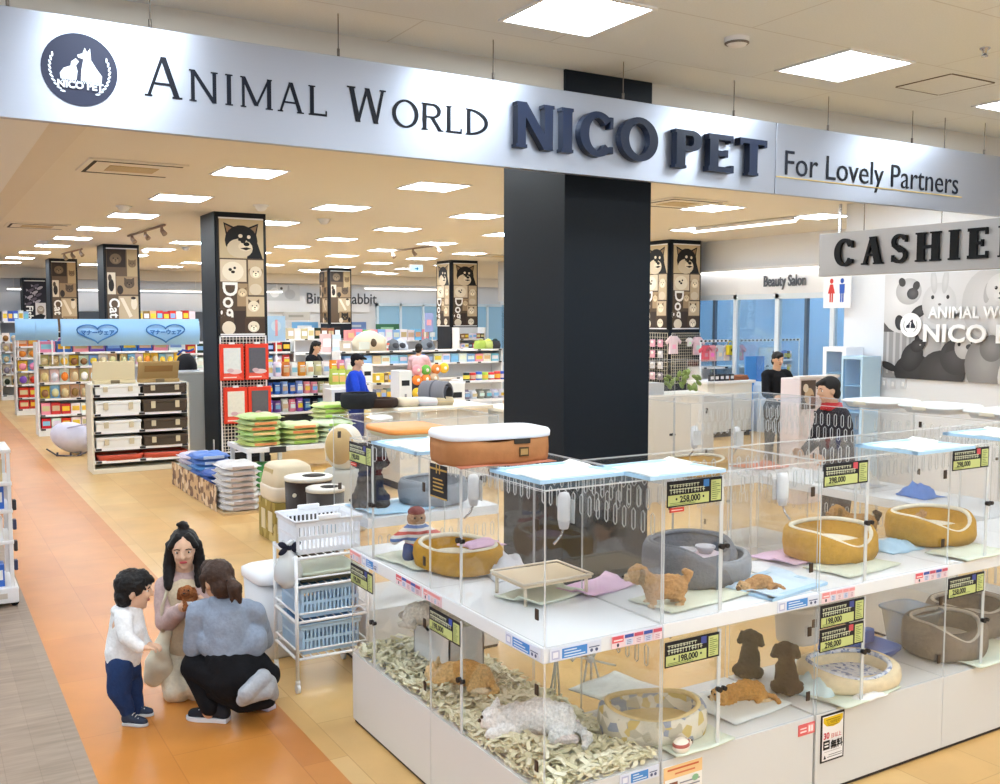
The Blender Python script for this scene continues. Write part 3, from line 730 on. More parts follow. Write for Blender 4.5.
def pupface(cx, cy, r, v, ear):
    for q in (-1, 1): soft(cx + q * r * .92, cy - r * .2, r * .22, r * .62, ear, ear + 12, q * .12, 3)
    soft(cx, cy, r, r * .95, v - 22, v); soft(cx, cy - r * .38, r * .5, r * .38, v - 12, v + 6, 0, 3)
    for q in (-1, 1): p.ell(cx + q * r * .36, cy + r * .08, r * .1, r * .11, G(40)); p.ell(cx + q * r * .36 - r * .03, cy + r * .12, r * .03, r * .03, G(220), 0, 8)
    p.ell(cx, cy - r * .24, r * .17, r * .12, G(42)); p.poly([(cx - r * .26, cy - r * .52), (cx, cy - r * .42), (cx + r * .26, cy - r * .52), (cx, cy - r * .64)], G(92))
p.rect(0, 0, MW, MH, G(172)); p.rect(0, MH * .48, MW, MH, G(206)); p.rect(0, .5, .16, .78, G(84)); p.rect(0, 0, .42, .6, G(150))
for k in range(4): p.rect(.05 + k * .1, .06, .085 + k * .1, .6, G(186))
soft(.22, 1.0, .32, .42, 206, 236, .2); soft(.36, 1.12, .19, .17, 176, 214); p.ell(.26, 1.24, .05, .06, G(66), .5); p.ell(.47, 1.19, .05, .06, G(66), -.4); soft(.42, 1.09, .085, .075, 70, 110, 0, 3); soft(.52, .86, .13, .07, 56, 86, .5, 3); soft(.24, .72, .07, .1, 52, 76, .2, 3)
soft(.8, .96, .24, .26, 196, 226); soft(.72, 1.23, .045, .15, 186, 206, .1, 3); soft(.88, 1.23, .045, .15, 186, 206, -.1, 3)
for x in (.71, .92): p.ell(x, 1.04, .022, .026, G(52))
p.ell(.81, .95, .024, .015, G(120))
soft(1.45, .95, .34, .42, 192, 222); pupface(1.62, 1.12, .2, 232, 176)
for x in (1.54, 1.72): soft(x, .72, .075, .13, 206, 232, 0, 3)
soft(2.2, .92, .36, .42, 200, 228); pupface(2.22, 1.1, .2, 234, 190); soft(2.95, .95, .36, .42, 170, 204); pupface(2.95, 1.1, .2, 216, 150)
soft(.48, .1, .3, .22, 48, 76); soft(.44, .28, .15, .2, 52, 80, -.5, 4); soft(.52, .43, .105, .085, 50, 84, .3, 4); p.poly([(.47, .48), (.5, .61), (.56, .5)], G(52)); p.poly([(.56, .46), (.65, .53), (.63, .42)], G(58)); p.ell(.56, .44, .014, .012, G(170), 0, 8); soft(.1, .15, .13, .05, 44, 62, -.35, 3)
soft(.88, .12, .32, .26, 62, 92); soft(1.06, .3, .22, .22, 66, 100, .4); p.poly([(.9, .34), (1.0, .56), (1.06, .4)], G(66)); soft(1.16, .42, .12, .14, 176, 210, 0, 4); p.ell(1.1, .46, .022, .026, G(40)); p.ell(1.24, .43, .05, .035, G(70)); p.ell(1.27, .48, .018, .02, G(46))
soft(1.44, .22, .26, .34, 128, 178); soft(1.52, .42, .15, .16, 116, 156)
soft(1.86, .08, .25, .32, 206, 236); pupface(1.86, .38, .19, 236, 196); soft(1.86, .235, .05, .045, 130, 160, 0, 3)
soft(2.5, .18, .32, .36, 96, 140); pupface(2.45, .4, .18, 160, 96); soft(3.05, .15, .3, .32, 196, 226); pupface(3.0, .36, .18, 228, 176)
p.build('print', mu)
LW = mat((246, 247, 250), .5)
lm = MB(); lm.prism([(.155 * math.cos(t), .155 * math.sin(t)) for t in (2 * PI * i / 32 for i in range(32))], (-.016, -.42, .69), (0, -1, 0), (0, 0, 1), (-.008, 0, 0)); lm.build('logo_disc', LW, mu)
p = Print((-.026, -.42, .69), (0, -1, 0), (0, 0, 1), (-1, 0, 0)); logo_shapes(p, .125, (40, 44, 60)); p.build('logo_emblem', mu)
RM = Matrix(((0, 0, -1), (-1, 0, 0), (0, 1, 0))).to_euler()
text('lettering', 'ANIMAL WORLD', .2, LW, mu, (-.03, -.68, .78), RM, .004, .92, spacing=1.02, off=.004)
text('lettering', 'NICO PET', .3, LW, mu, (-.032, -.6, .49), RM, .006, 1.12, spacing=1.02, off=.008)
text('lettering', 'Beauty Salon', .29, mat((96, 100, 108), .5), tag(thing('salon_sign', 'grey raised beauty salon lettering on the white fascia', 'sign', (13.98, 13.55, 2.80)), None), (-.01, 0, 0), RM, .01, .70, off=.004)
t = thing('wall_sign', 'bird and rabbit lettering on the white back wall behind a pillar', 'sign', (11.5, 33.84, 2.52))
q = at(306, 300, Y=33.84); t.location = (q.x, 33.84, 2.72)
text('lettering', 'Bird & Rabbit', .56, mat((70, 76, 88), .5), t, (0, 0, 0), (PI / 2, 0, 0), .01, .9, off=.004)
rp = at(266, 284, Y=33.84); rq = at(300, 301, Y=33.84)
t = thing('wall_picture', 'pale grey rabbit photo panel beside the bird and rabbit lettering', 'picture', (rp.x, 33.85, rq.z)); w_, h_ = rq.x - rp.x, rp.z - rq.z
MB().box(0, w_, -.01, .01, 0, h_).build('panel', mat((206, 210, 216), .6), t)
p = Print((0, -.011, 0), (1, 0, 0), (0, 0, 1), (0, -1, 0)); p.rect(.02, .02, w_ - .02, h_ - .02, (196, 200, 206))
p.ell(w_ * .25, h_ * .5, w_ * .14, h_ * .3, (226, 228, 232)); p.ell(w_ * .45, h_ * .75, .05, .05, (60, 62, 70)); p.ell(w_ * .7, h_ * .4, w_ * .16, h_ * .3, (176, 180, 188)); p.ell(w_ * .66, h_ * .75, w_ * .03, h_ * .2, (170, 174, 182)); p.build('print', t)
t = thing('restroom_sign', 'small white sign with red woman and blue man figures', 'sign', at(837, 288, X=11.0) + Vector((-.01, 0, 0)))
t.location = at(824, 288, X=10.9); t.location.y -= .46
MB().box(-.01, .01, -.0, .46, -.28, .2).build('panel', WHITE, t, bev=.004)
MB().box(.0, .02, .2, .24, .2, ZB - t.location.z).build('bracket', CHROME, t)
p = Print((-.011, .46, -.28), (0, -1, 0), (0, 0, 1), (-1, 0, 0))
for cx, cc_, fem in ((.14, (206, 60, 56), 1), (.32, (50, 90, 180), 0)):
    p.ell(cx, .37, .03, .035, cc_); p.poly([(cx - (.025 if fem else .045), .325), (cx + (.025 if fem else .045), .325), (cx + (.06 if fem else .04), .2), (cx - (.06 if fem else .04), .2)], cc_); p.rect(cx - .03, .08, cx - .005, .2, cc_); p.rect(cx + .005, .08, cx + .03, .2, cc_)
p.build('print', t)
for k, (px, py) in enumerate(((867, 381), (884, 383), (893, 384), (903, 384))):
    t = thing('wall_switch', 'white wall plate below the mural, %s from the salon corner' % ORD[k], 'wall switch', at(px, py, X=10.985), 0, 'wall plates under the mural')
    MB().box(-.005, .014, -.04, .04, -.06, .06).build('plate', mat((214, 216, 222) if k else (190, 192, 200), .5), t, bev=.004)
    MB().box(-.012, -.004, -.015, .015, -.03, .03).build('rocker', mat((240, 240, 242), .4), t, bev=.002)
# ------------------------------------------------------------------ ring of glass pet enclosures
BZ, SZ0, SZ1, TZ, DP = .39, .905, .965, 1.565, .57
BASEW = mat((216, 215, 214), 0.45); KICK = mat((52, 44, 42), .6)
def slots(b, x0, x1, y, z, rows=2, pitch=.062):
    n = int((x1 - x0 - .06) / pitch)
    for r in range(rows):
        for i in range(n):
            x = x0 + .05 + i * pitch + (r % 2) * pitch / 2; zz = z - r * .1
            pts = [(x - .011, y, zz), (x - .011, y, zz - .07), (x, y, zz - .081), (x + .011, y, zz - .07), (x + .011, y, zz), (x, y, zz + .011)]
            b.tube(pts, .0028, 4, 1, closed=True)
def make_pen(label, W, loc, rz, end=False, fronts=True, D=DP, slot=True, open_side=False):
    t = thing('pet_enclosure', label, 'pet enclosure', loc, rz, 'two-tier glass pet enclosures')
    MB().box(.0015, W - .0015, 0, D, .02, BZ).build('base', BASEW, t, bev=.003)
    MB().box(.004, W - .004, .012, D - .01, 0, .022).build('kick_strip', KICK, t)
    MB().box(.0, W, -.004, D, SZ0, SZ1).build('shelf', SHELFW, t, bev=.003)
    e = .005
    for tier, (z0, z1) in enumerate(((BZ, SZ0), (SZ1, TZ - .006))):
        if fronts:
            MB().pane(.002, .30, 0, e, z0, z1).build('fixed_pane', [ACRYL, EDGE], t)
            d = MB().pane(.306, W - .004, 0, e, z0 + .004, z1 - .004).build('door', [ACRYL, EDGE], t)
            for zz in (z0 + (z1 - z0) * .2, z1 - (z1 - z0) * .22):
                MB().box(W - .06, W - .035, -.006, .0, zz - .022, zz + .022).build('hinge', mat((70, 58, 50), .4, .4), d, bev=.003)
            h = MB(); h.box(.296, .314, -.004, .0, z0 + .01, z1 - .01, 0); h.build('door_post', EDGE, d)
            lt = MB(); zc = z0 + (z1 - z0) * .48; lt.cone((.30, -.001, zc), (.30, -.022, zc), .012, n=12); lt.cone((.33, -.001, zc), (.33, -.02, zc), .01, n=12); lt.box(.295, .335, -.012, -.006, zc - .004, zc + .004)
            lt.build('latch', mat((50, 46, 46), .3, .6), d)
        else:
            MB().pane(.002, W - .002, 0, e, z0, z1).build('front_pane', [ACRYL, EDGE], t)
        if not (open_side and tier == 0): MB().pane(0, e, .006, D, z0, z1).build('side_pane', [ACRYL, EDGE], t)
        if end: MB().pane(W - e, W, .006, D, z0, z1).build('side_pane', [ACRYL, EDGE], t)
        bp = MB().pane(.006, W - .006, D - e, D, z0, z1)
        if slot: slots(bp, 0, W, D - e / 2, z1 - .06, 2 if tier else 1)
        bp.build('back_pane', [ACRYL, EDGE], t)
    MB().pane(0, W, 0, D, TZ - .005, TZ).build('top_pane', [ACRYL, EDGE], t)
    return t
X0, Y0 = 1.983, 2.99
make_pen('corner glass enclosure with shredded paper bedding and cats', .95, (X0, Y0 + .95, 0), -PI / 2, end=True)
make_pen('glass enclosure at the aisle end with orange lid on top', .94, (X0, Y0 + 1.89, 0), -PI / 2)
make_pen('glass enclosure with three brown and black puppies below', .9, (X0 + .577, Y0, 0), 0)
make_pen('glass enclosure with the framed notice on its white base', .93, (X0 + 1.49, Y0, 0), 0, open_side=True)
make_pen('glass enclosure with the grey round bed below, at the picture edge', .93, (X0 + 2.42, Y0, 0), 0)
make_pen('glass enclosure past the picture edge, joining the side row', .90, (X0 + 3.35, Y0, 0), 0, end=True)
make_pen('glass enclosure in the side row carrying the nearest white tub lid', .97, (6.25, 3.58, 0), PI / 2, end=True)
make_pen('glass enclosure in the side row carrying the far white tub lids', .97, (6.25, 4.55, 0), PI / 2, end=True)
make_pen('glass enclosure at the inner back corner with orange pad', .64, (6.25, 6.09, 0), PI, end=True)
make_pen('glass enclosure beside the black pillar with long gold bed', .645, (5.607, 6.09, 0), PI, end=True)
make_pen('glass enclosure behind the aisle row holding the black poodle', .94, (3.295, 6.09, 0), PI, end=True)

DARK = mat((26, 24, 30), .5); LIME = mat((196, 204, 134), .5); LIME2 = mat((176, 196, 110), .5)
def price_card(label, loc, rz, price, badge=(70, 80, 150), group='price cards on the enclosures'):
    """.30 x .105 card, lower edge at z = 0."""
    t = thing('price_card', label, 'price card', loc, rz, group)
    MB().box(0, .295, -.004, 0, 0, .105).build('card', DARK, t)
    MB().box(.004, .222, -.0052, -.004, .006, .048).build('price_panel', LIME, t)
    MB().box(.234, .288, -.0052, -.004, .008, .094).build('detail_panel', LIME, t)
    b = MB(); r = random.Random(hash(label) % 9999 if False else len(label) * 7)
    for k in range(9): b.box(.24, .24 + .018 + r.random() * .026, -.0058, -.0052, .014 + k * .0086, .017 + k * .0086)
    for k in range(2): b.box(.012, .05 + r.random() * .16, -.0058, -.0052, .009 + k * .006, .0115 + k * .006)
    b.build('fine_print', mat((110, 124, 70), .6), t)
    b = MB()
    for row, (z, h, x1) in enumerate(((.054, .019, .2), (.078, .013, .17))):
        x = .012
        while x < x1:
            w = .009 + r.random() * .007
            b.box(x, x + w, -.0056, -.004, z + h * .75, z + h); b.box(x + w * .4, x + w * .55, -.0056, -.004, z, z + h)
            if r.random() < .6: b.box(x, x + w, -.0056, -.004, z + h * .3, z + h * .45)
            x += w + .0035
    b.build('headline', mat((214, 218, 190), .5), t)
    MB().box(.192, .222, -.0056, -.004, .07, .1).build('badge', mat(badge, .5), t, bev=.003)
    text('price', price, .036, DARK, t, (.03, -.0056, .018), (PI / 2, 0, 0), .0004, .95, off=.001)
    return t
ZL, ZU = SZ0 - .125, TZ - .125
price_card('yellow price card above the patterned bed, lower tier', (X0 + .585, Y0 - .001, ZL), 0, '・198,000・')
price_card('yellow price card above the dark grey bed, upper tier', (X0 + .585, Y0 - .001, ZU), 0, '・258,000・', (60, 120, 190))
price_card('upper of two stacked price cards over the beige cushion bed', (X0 + 1.498, Y0 - .001, ZL + .012), 0, '198,000')
price_card('lower of two stacked price cards over the beige cushion bed', (X0 + 1.498, Y0 - .001, ZL - .1), 0, '298,000', (206, 80, 90))
price_card('yellow price card above the gold bed with the brown dog', (X0 + 1.498, Y0 - .001, ZU), 0, '398,000', (206, 80, 90))
price_card('yellow price card above the grey-brown round bed, lower tier', (X0 + 2.428, Y0 - .001, ZL + .01), 0, '258,000')
price_card('yellow price card at the picture edge of the upper tier', (X0 + 2.428, Y0 - .001, ZU), 0, '298,000', (206, 80, 90))
price_card('yellow price card above the orange cat in the corner enclosure', (X0 - .001, Y0 + .945, ZL), -PI / 2, '198,000', (70, 90, 180))
price_card('yellow price card near the white wire trolley, lower tier', (X0 - .001, Y0 + 1.885, ZL), -PI / 2, '198,000')
price_card('yellow price card below the orange tray lid, upper tier', (X0 - .001, Y0 + 1.885, ZU), -PI / 2, '198,000')
t = thing('notice_card', 'black card with gold ribbon print beside the striped soft toy', 'notice card', (X0 - .001, Y0 + .93, ZU - .04), -PI / 2)
MB().box(0, .16, -.004, 0, 0, .15).build('card', DARK, t)
g = MB(); g.box(0, .16, -.0052, -.004, .125, .133); g.box(.06, .068, -.0052, -.004, .11, .15); g.box(.09, .098, -.0052, -.004, .11, .15); g.box(0, .16, -.0052, -.004, 0, .006)
for k in range(4): g.box(.03, .13 - .01 * (k % 2), -.0052, -.004, .03 + k * .017, .036 + k * .017)
g.build('gold_print', mat((206, 170, 90), .4, .3), t)
for lab, loc, rz in (('small red tag under the upper price card over the grey bed', (X0 + .60, Y0 - .001, ZU - .022), 0), ('small red tag under the upper price card near the trolley', (X0 - .001, Y0 + 1.87, ZU - .022), -PI / 2)):
    t = thing('price_tag', lab, 'tag', loc, rz); MB().box(0, .075, -.003, 0, 0, .018).build('tag', mat((206, 66, 54), .5), t); MB().box(.008, .067, -.0036, -.003, .007, .011).build('print', mat((240, 200, 190), .5), t)

def strip_label(label, loc, rz, kind, L):
    t = thing('shelf_label', label, 'shelf label', loc, rz, 'printed labels on the enclosure shelf edge')
    MB().box(0, L, -.003, 0, 0, .05).build('backing', mat((222, 226, 240) if kind == 'blue' else (240, 214, 220), .5), t)
    p = Print((0, -.0031, 0), (1, 0, 0), (0, 0, 1), (0, -1, 0))
    if kind == 'blue':
        p.rect(.055, .006, L * .72, .044, (74, 140, 214)); p.rect(.008, .008, .044, .042, (188, 190, 220)); p.rect(.014, .014, .038, .036, (236, 236, 246))
        for k in range(3): p.rect(.065, .011 + k * .011, L * .68 - .02 * k, .016 + k * .011, (206, 226, 246))
        p.rect(L * .75, .026, L - .01, .03, (90, 96, 130)); p.ell(L * .8, .016, .007, .007, (90, 96, 130), n=10); p.ell(L * .9, .016, .007, .007, (90, 96, 130), n=10)
    else:
        c1 = (226, 96, 104) if kind == 'red' else (236, 150, 150)
        p.rect(.002, .022, L * .23, .048, c1); p.rect(.01, .028, L * .21, .034, (250, 226, 226)); p.ell(L * .12, .012, .006, .008, (60, 60, 80), n=8)
        n = 4
        for k in range(n):
            x = L * .25 + k * (L * .74 / n); w = L * .7 / n
            c2 = ((70, 92, 168) if k % 2 == 0 else (206, 92, 110)) if kind == 'red' else (236, 160, 160)
            p.rect(x, .034, x + w, .048, c2); p.rect(x + .004, .006, x + w - .004, .03, (214, 220, 240) if k % 2 == 0 else (240, 222, 228))
            for q in range(3): p.rect(x + .01, .009 + q * .007, x + w - .012, .012 + q * .007, (130, 140, 180) if k % 2 == 0 else (190, 140, 160))
    p.build('print', t)
    return t
zl = SZ0 + .004; yf = Y0 - .0045
strip_label('blue shelf label just right of the enclosure corner', (X0 + .02, yf, zl), 0, 'blue', .24)
strip_label('red and blue shelf label between corner and first price card', (X0 + .31, yf, zl), 0, 'red', .255)
strip_label('blue shelf label above the cloudy white bucket', (X0 + 1.22, yf, zl), 0, 'blue', .26)
strip_label('pale red shelf label above the stacked price cards', (X0 + 1.50, yf, zl), 0, 'pale', .22)
strip_label('red and blue shelf label above the grey-brown round bed', (X0 + 2.16, yf, zl), 0, 'red', .25)
strip_label('blue shelf label on the aisle side by the enclosure corner', (X0 - .0045, Y0 + .27, zl), -PI / 2, 'blue', .25)
strip_label('red and blue shelf label above the cat price card', (X0 - .0045, Y0 + 1.30, zl), -PI / 2, 'red', .28)
strip_label('pale red shelf label directly over the cat price card', (X0 - .0045, Y0 + 1.0, zl), -PI / 2, 'pale', .18)
strip_label('blue shelf label on the aisle side near the trolley', (X0 - .0045, Y0 + 1.72, zl), -PI / 2, 'blue', .2)
strip_label('pale red shelf label at the aisle end near the trolley', (X0 - .0045, Y0 + 1.885, zl), -PI / 2, 'pale', .15)
strip_label('blue shelf label on the enclosure holding the black poodle', (2.3505, 6.0, zl), -PI / 2, 'blue', .3)
strip_label('blue label low on the white base under the striped toy', (X0 + .36, Y0 - .001, .335), 0, 'blue', .2)

# notices on the white base
def on_base(px, py): return at(px, py, Y=Y0 - .001)
t = thing('notice', 'black framed yellow and white notice on the white base', 'notice', (on_base(819.5, 775).x, Y0 - .001, .155))
MB().box(0, .155, -.004, 0, 0, .225).build('frame', mat((44, 36, 34), .5), t)
MB().box(.008, .147, -.0048, -.004, .008, .217).build('paper', mat((240, 236, 236), .5), t)
p = Print((0, -.005, 0), (1, 0, 0), (0, 0, 1), (0, -1, 0))
p.poly([(.012, .213), (.143, .213), (.143, .19), (.12, .17), (.078, .163), (.035, .17), (.012, .19)], (226, 190, 30))
p.rect(.03, .198, .125, .202, (150, 116, 20)); p.rect(.045, .17, .11, .174, (150, 116, 20)); p.rect(.05, .03, .14, .033, (120, 110, 110)); p.rect(.04, .02, .14, .023, (90, 84, 84))
p.poly([(.016, .016), (.024, .036), (.034, .016)], (40, 36, 40)); p.rect(.02, .048, .13, .05, (170, 160, 160)); p.build('print', t)
text('lettering', 'しつけなど', .02, mat((120, 90, 16), .5), t, (.034, -.0075, .18), (PI / 2, 0, 0), .0003, .9)
text('lettering', '30', .042, mat((206, 74, 84), .5), t, (.012, -.0075, .112), (PI / 2, 0, 0), .0003, .95, off=.001)
text('lettering', '日以上', .024, mat((206, 74, 84), .5), t, (.062, -.0075, .112), (PI / 2, 0, 0), .0003, 1.0)
text('lettering', '無料', .044, mat((28, 24, 26), .5), t, (.062, -.0075, .062), (PI / 2, 0, 0), .0003, .92, off=.001)
MB().box(.014, .056, -.0062, -.005, .06, .102).build('stamp', mat((30, 26, 28), .5), t)
MB().box(.022, .048, -.0068, -.005, .072, .079).build('stamp_bar', mat((240, 236, 236), .5), t); MB().box(.022, .048, -.0068, -.005, .086, .092).build('stamp_bar', mat((240, 236, 236), .5), t)
t = thing('sticker', 'small red sticker on the white base beside the framed notice', 'sticker', (on_base(798, 737).x, Y0 - .001, .315))
MB().box(0, .105, -.003, 0, 0, .052).build('backing', mat((226, 104, 104), .5), t); p = Print((0, -.0031, 0), (1, 0, 0), (0, 0, 1), (0, -1, 0))
p.rect(.058, .006, .098, .046, (240, 150, 150)); p.rect(.064, .012, .076, .04, (250, 236, 236)); p.rect(.08, .012, .092, .04, (250, 236, 236)); p.rect(.01, .03, .05, .036, (250, 220, 220)); p.rect(.01, .014, .05, .022, (250, 220, 220)); p.build('print', t)
t = thing('notice', 'orange headed paper notice low on the white base', 'notice', (on_base(663, 784).x, Y0 - .001, .12))
MB().box(0, .21, -.003, 0, 0, .24).build('paper', mat((244, 240, 236), .5), t); p = Print((0, -.0031, 0), (1, 0, 0), (0, 0, 1), (0, -1, 0))
p.rect(0, .185, .21, .24, (246, 206, 150)); p.rect(.0, .185, .006, .0, (240, 190, 120)); p.rect(.02, .22, .19, .228, (216, 110, 70)); p.rect(.06, .2, .17, .207, (226, 130, 90)); p.rect(.03, .12, .075, .17, (140, 90, 70))
for k in range(8): p.rect(.085, .03 + k * .018, .195, .036 + k * .018, (150, 150, 160))
p.ell(.17, .165, .018, .014, (150, 190, 150)); p.build('print', t)

# ------------------------------------------------------------------ bedding, beds and bowls
def pet_bed(label, loc, rz, w, d, h, outer, inner, dip=.35, name='pet_bed', p=2.6, cushion=True, quilt=False, thick=.2):
    t = thing(name, label, 'pet bed', loc, rz)
    def fz(a, j): return -dip * h * max(0.0, math.cos(a + PI / 2)) ** 3 * (j in (3, 4, 5, 6) and 1 or 0.0) + (.05 * h * math.sin(a * 9) if quilt and j in (2, 3, 4) else 0)
    b = MB(); i = 1 - thick
    b.lathe([(0, .005), (.86, .005), (.98, .12 * h), (1.02, .5 * h), (1.0, .86 * h), (.94, h), (i + .06, .97 * h), (i, .75 * h), (i - .04, .35 * h), (0, .3 * h)], n=40, sx=w / 2, sy=d / 2, p=p, fz=fz)
    b.build('bolster', outer, t)
    c = MB(); c.lathe([(i - .02, .3 * h), (i + .0, .42 * h), (i - .12, .5 * h), (.3, .44 * h), (0, .43 * h)], n=32, sx=w / 2, sy=d / 2, p=p)
    if cushion: c.build('cushion', inner, t)
    l = MB(); pts = []
    for k in range(40):
        a = 2 * PI * k / 40; ct, st = math.cos(a), math.sin(a); kk = (abs(ct) ** p + abs(st) ** p) ** (-1 / p) * (i + .05)
        pts.append((kk * ct * w / 2, kk * st * d / 2, .96 * h + fz(a, 5)))
    l.tube(pts, .012, 6, closed=True); l.build('piping', inner, t)
    return t
GOLDM = mat((190, 142, 50), .95, 0, .12, 40, .4); CREAM = mat((232, 224, 206), .95, 0, .05, 30, .4); GREYB = mat((104, 110, 120), .9, 0, .1, 60, .5)
GREYL = mat((140, 146, 154), .9, 0, .06, 40, .3); TAUPE = mat((128, 116, 106), .95, 0, .12, 40, .5); TAUPEL = mat((196, 186, 174), .95, 0, .08, 40, .4)
def floral(name, base, cols, scale):
    m = bpy.data.materials.new(name); m.use_nodes = True; nt = m.node_tree; b = nt.nodes['Principled BSDF']; b.inputs['Roughness'].default_value = .9
    tc = nt.nodes.new('ShaderNodeTexCoord'); v = nt.nodes.new('ShaderNodeTexVoronoi'); v.inputs['Scale'].default_value = scale
    nt.links.new(tc.outputs['Object'], v.inputs['Vector'])
    cr = nt.nodes.new('ShaderNodeValToRGB'); cr.color_ramp.interpolation = 'CONSTANT'
    els = cr.color_ramp.elements; els[0].color = lin(base); els[1].color = lin(cols[0]); els[1].position = .45
    for k, c in enumerate(cols[1:]): e = els.new(.6 + .14 * k); e.color = lin(c)
    sp = nt.nodes.new('ShaderNodeSeparateColor'); nt.links.new(v.outputs['Color'], sp.inputs[0]); nt.links.new(sp.outputs[0], cr.inputs[0]); nt.links.new(cr.outputs[0], b.inputs['Base Color'])
    return m
PATCH = floral('flower_print_cloth', (228, 222, 206), [(150, 160, 180), (214, 190, 120), (196, 190, 170)], 26)
BLUEP = floral('blue_print_cloth', (222, 224, 232), [(130, 144, 184), (160, 172, 204), (206, 210, 226)], 55)
U, Lw = SZ1 + .001, BZ + .001
def on(px, py, Z): return at(px, py, Z=Z)
pet_bed('dark grey corduroy pet bed with tall back, upper tier', on(690, 580, U), .35, .46, .40, .2, GREYB, GREYB, .6, thick=.22)
pet_bed('gold velvet bed beside the striped shirt toy, upper tier', Vector((2.27, 4.20, U)), -PI / 2 + .15, .48, .36, .13, GOLDM, CREAM, .1)
pet_bed('gold velvet bed with cream lining, below the brown dog', on(830, 556, U), .12, .50, .40, .165, GOLDM, CREAM, .5)
pet_bed('gold velvet bed with cream lining, behind the blue cloth', on(930, 540, U), .05, .50, .40, .165, GOLDM, CREAM, .5)
pet_bed('long gold bed in the back enclosure beside the pillar', (5.28, 5.78, U), 0, .5, .36, .14, GOLDM, CREAM, .2)
pet_bed('flower print bed with yellow lining in the lower tier', on(652, 734, Lw), -.35, .47, .3, .15, PATCH, mat((232, 206, 150), .9, 0, .05, 40, .3), .25)
pet_bed('cream bed with a blue patterned cushion in lower tier', on(848, 682, Lw), -.2, .50, .38, .11, mat((232, 214, 180), .95, 0, .06, 30, .4), BLUEP, .35, thick=.26)
pet_bed('grey-brown fleece round bed in the lower tier', on(944, 652, Lw), 0, .46, .36, .2, TAUPE, TAUPEL, .5, thick=.25)
pet_bed('pale grey-brown bed in the next lower enclosure inside', (5.15, 3.36, Lw), 0, .5, .36, .2, TAUPE, TAUPEL, .2)
pet_bed('pale grey bed standing behind the pink mat, upper tier', (3.22, 3.40, U), .1, .36, .28, .13, GREYL, GREYL, .2)
pet_bed('grey round bed behind the black notice card', (2.95, 5.8, U), .2, .45, .4, .17, GREYL, GREYL, .2)
def flat_mat(label, loc, rz, w, d, m, name='mat', curl=.02, th=.006, cat='mat', edge=None):
    t = thing(name, label, cat, loc, rz); n = 8; b = MB(); vs = []
    for k in (0, 1):
        for j in range(n + 1):
            for i in range(n + 1):
                x, y = i / n - .5, j / n - .5
                z = curl * (abs(x * 2) ** 6 * (1 if x * y > 0 else .25)) + .003 * math.sin(x * 9 + y * 5) + .004
                vs.append((x * w, y * d, z + th * k))
    q = (n + 1) ** 2; fs = []
    for j in range(n):
        for i in range(n):
            a = j * (n + 1) + i; fs += [(a, a + n + 1, a + n + 2, a + 1), (q + a, q + a + 1, q + a + n + 2, q + a + n + 1)]
    for i in range(n):
        for a, c in ((i, i + 1), ((n * (n + 1)) + i + 1, n * (n + 1) + i), ((i + 1) * (n + 1), i * (n + 1)), (i * (n + 1) + n, (i + 1) * (n + 1) + n)): fs.append((a, c, q + c, q + a))
    b.add(vs, fs, 0, True); b.build('sheet', m, t)
    if edge:
        e = MB(); s = .03
        for x0, x1, y0, y1 in ((-w / 2 - .004, w / 2 + .004, -d / 2 - .004, -d / 2 + s), (-w / 2 - .004, w / 2 + .004, d / 2 - s, d / 2 + .004), (-w / 2 - .004, -w / 2 + s, -d / 2, d / 2), (w / 2 - s, w / 2 + .004, -d / 2, d / 2)): e.box(x0, x1, y0, y1, .001, .004 + th + .0035)
        e.build('border', edge, t)
    return t
SAGE = mat((214, 218, 200), .8, 0, .03, 20); PADW = mat((236, 240, 238), .8, 0, .02, 30); PINK = mat((226, 190, 216), .85); LB = mat((176, 212, 238), .75); PADB = mat((206, 226, 244), .8, 0, .05, 20)
flat_mat('sage green mat with one lifted corner, corner enclosure upper tier', on(540, 596, U), .25, .34, .24, SAGE, curl=.03)
flat_mat('sage green mat in the aisle end enclosure, upper tier', on(420, 560, U), .1, .32, .4, SAGE, curl=.012)
flat_mat('pink mat beside the dark grey bed, upper tier', on(597, 588, U), .2, .34, .2, PINK)
flat_mat('pink mat between grey bed and gold bed, upper tier', on(790, 558, U), .1, .34, .26, PINK)
flat_mat('pale blue pet sheet under the curled tan puppy', on(772, 586, U), .15, .42, .3, PADB, 'pet_sheet', cat='pet sheet', edge=LB)
flat_mat('sage mat under the gold bed with the brown dog', on(852, 567, U), .1, .44, .26, SAGE, curl=.006)
flat_mat('sage green mat under the dark grey bed', on(690, 598, U), .1, .5, .26, SAGE, curl=.006)
flat_mat('white mat under the gold bed at the picture edge', on(968, 553, U), .05, .4, .24, SAGE, curl=.005)
flat_mat('blue pet sheet in the poodle enclosure', (2.62, 5.78, U), 0, .45, .42, LB, 'pet_sheet', cat='pet sheet')
flat_mat('sage mat beside the flower print bed, lower tier', on(690, 742, Lw), .05, .34, .2, SAGE, curl=.01)
flat_mat('white tray mat under the golden puppy, lower tier', on(735, 704, Lw), .1, .4, .34, PADW, curl=.004)
flat_mat('sage mat under the cream cushion bed, lower tier', on(850, 692, Lw), .1, .46, .26, SAGE, curl=.01)
flat_mat('sage mat under the grey-brown round bed', on(985, 655, Lw), .05, .5, .24, SAGE, curl=.008)
flat_mat('white wavy wire mat behind the flower print bed', on(615, 690, Lw), .2, .34, .3, PADW, curl=.004)
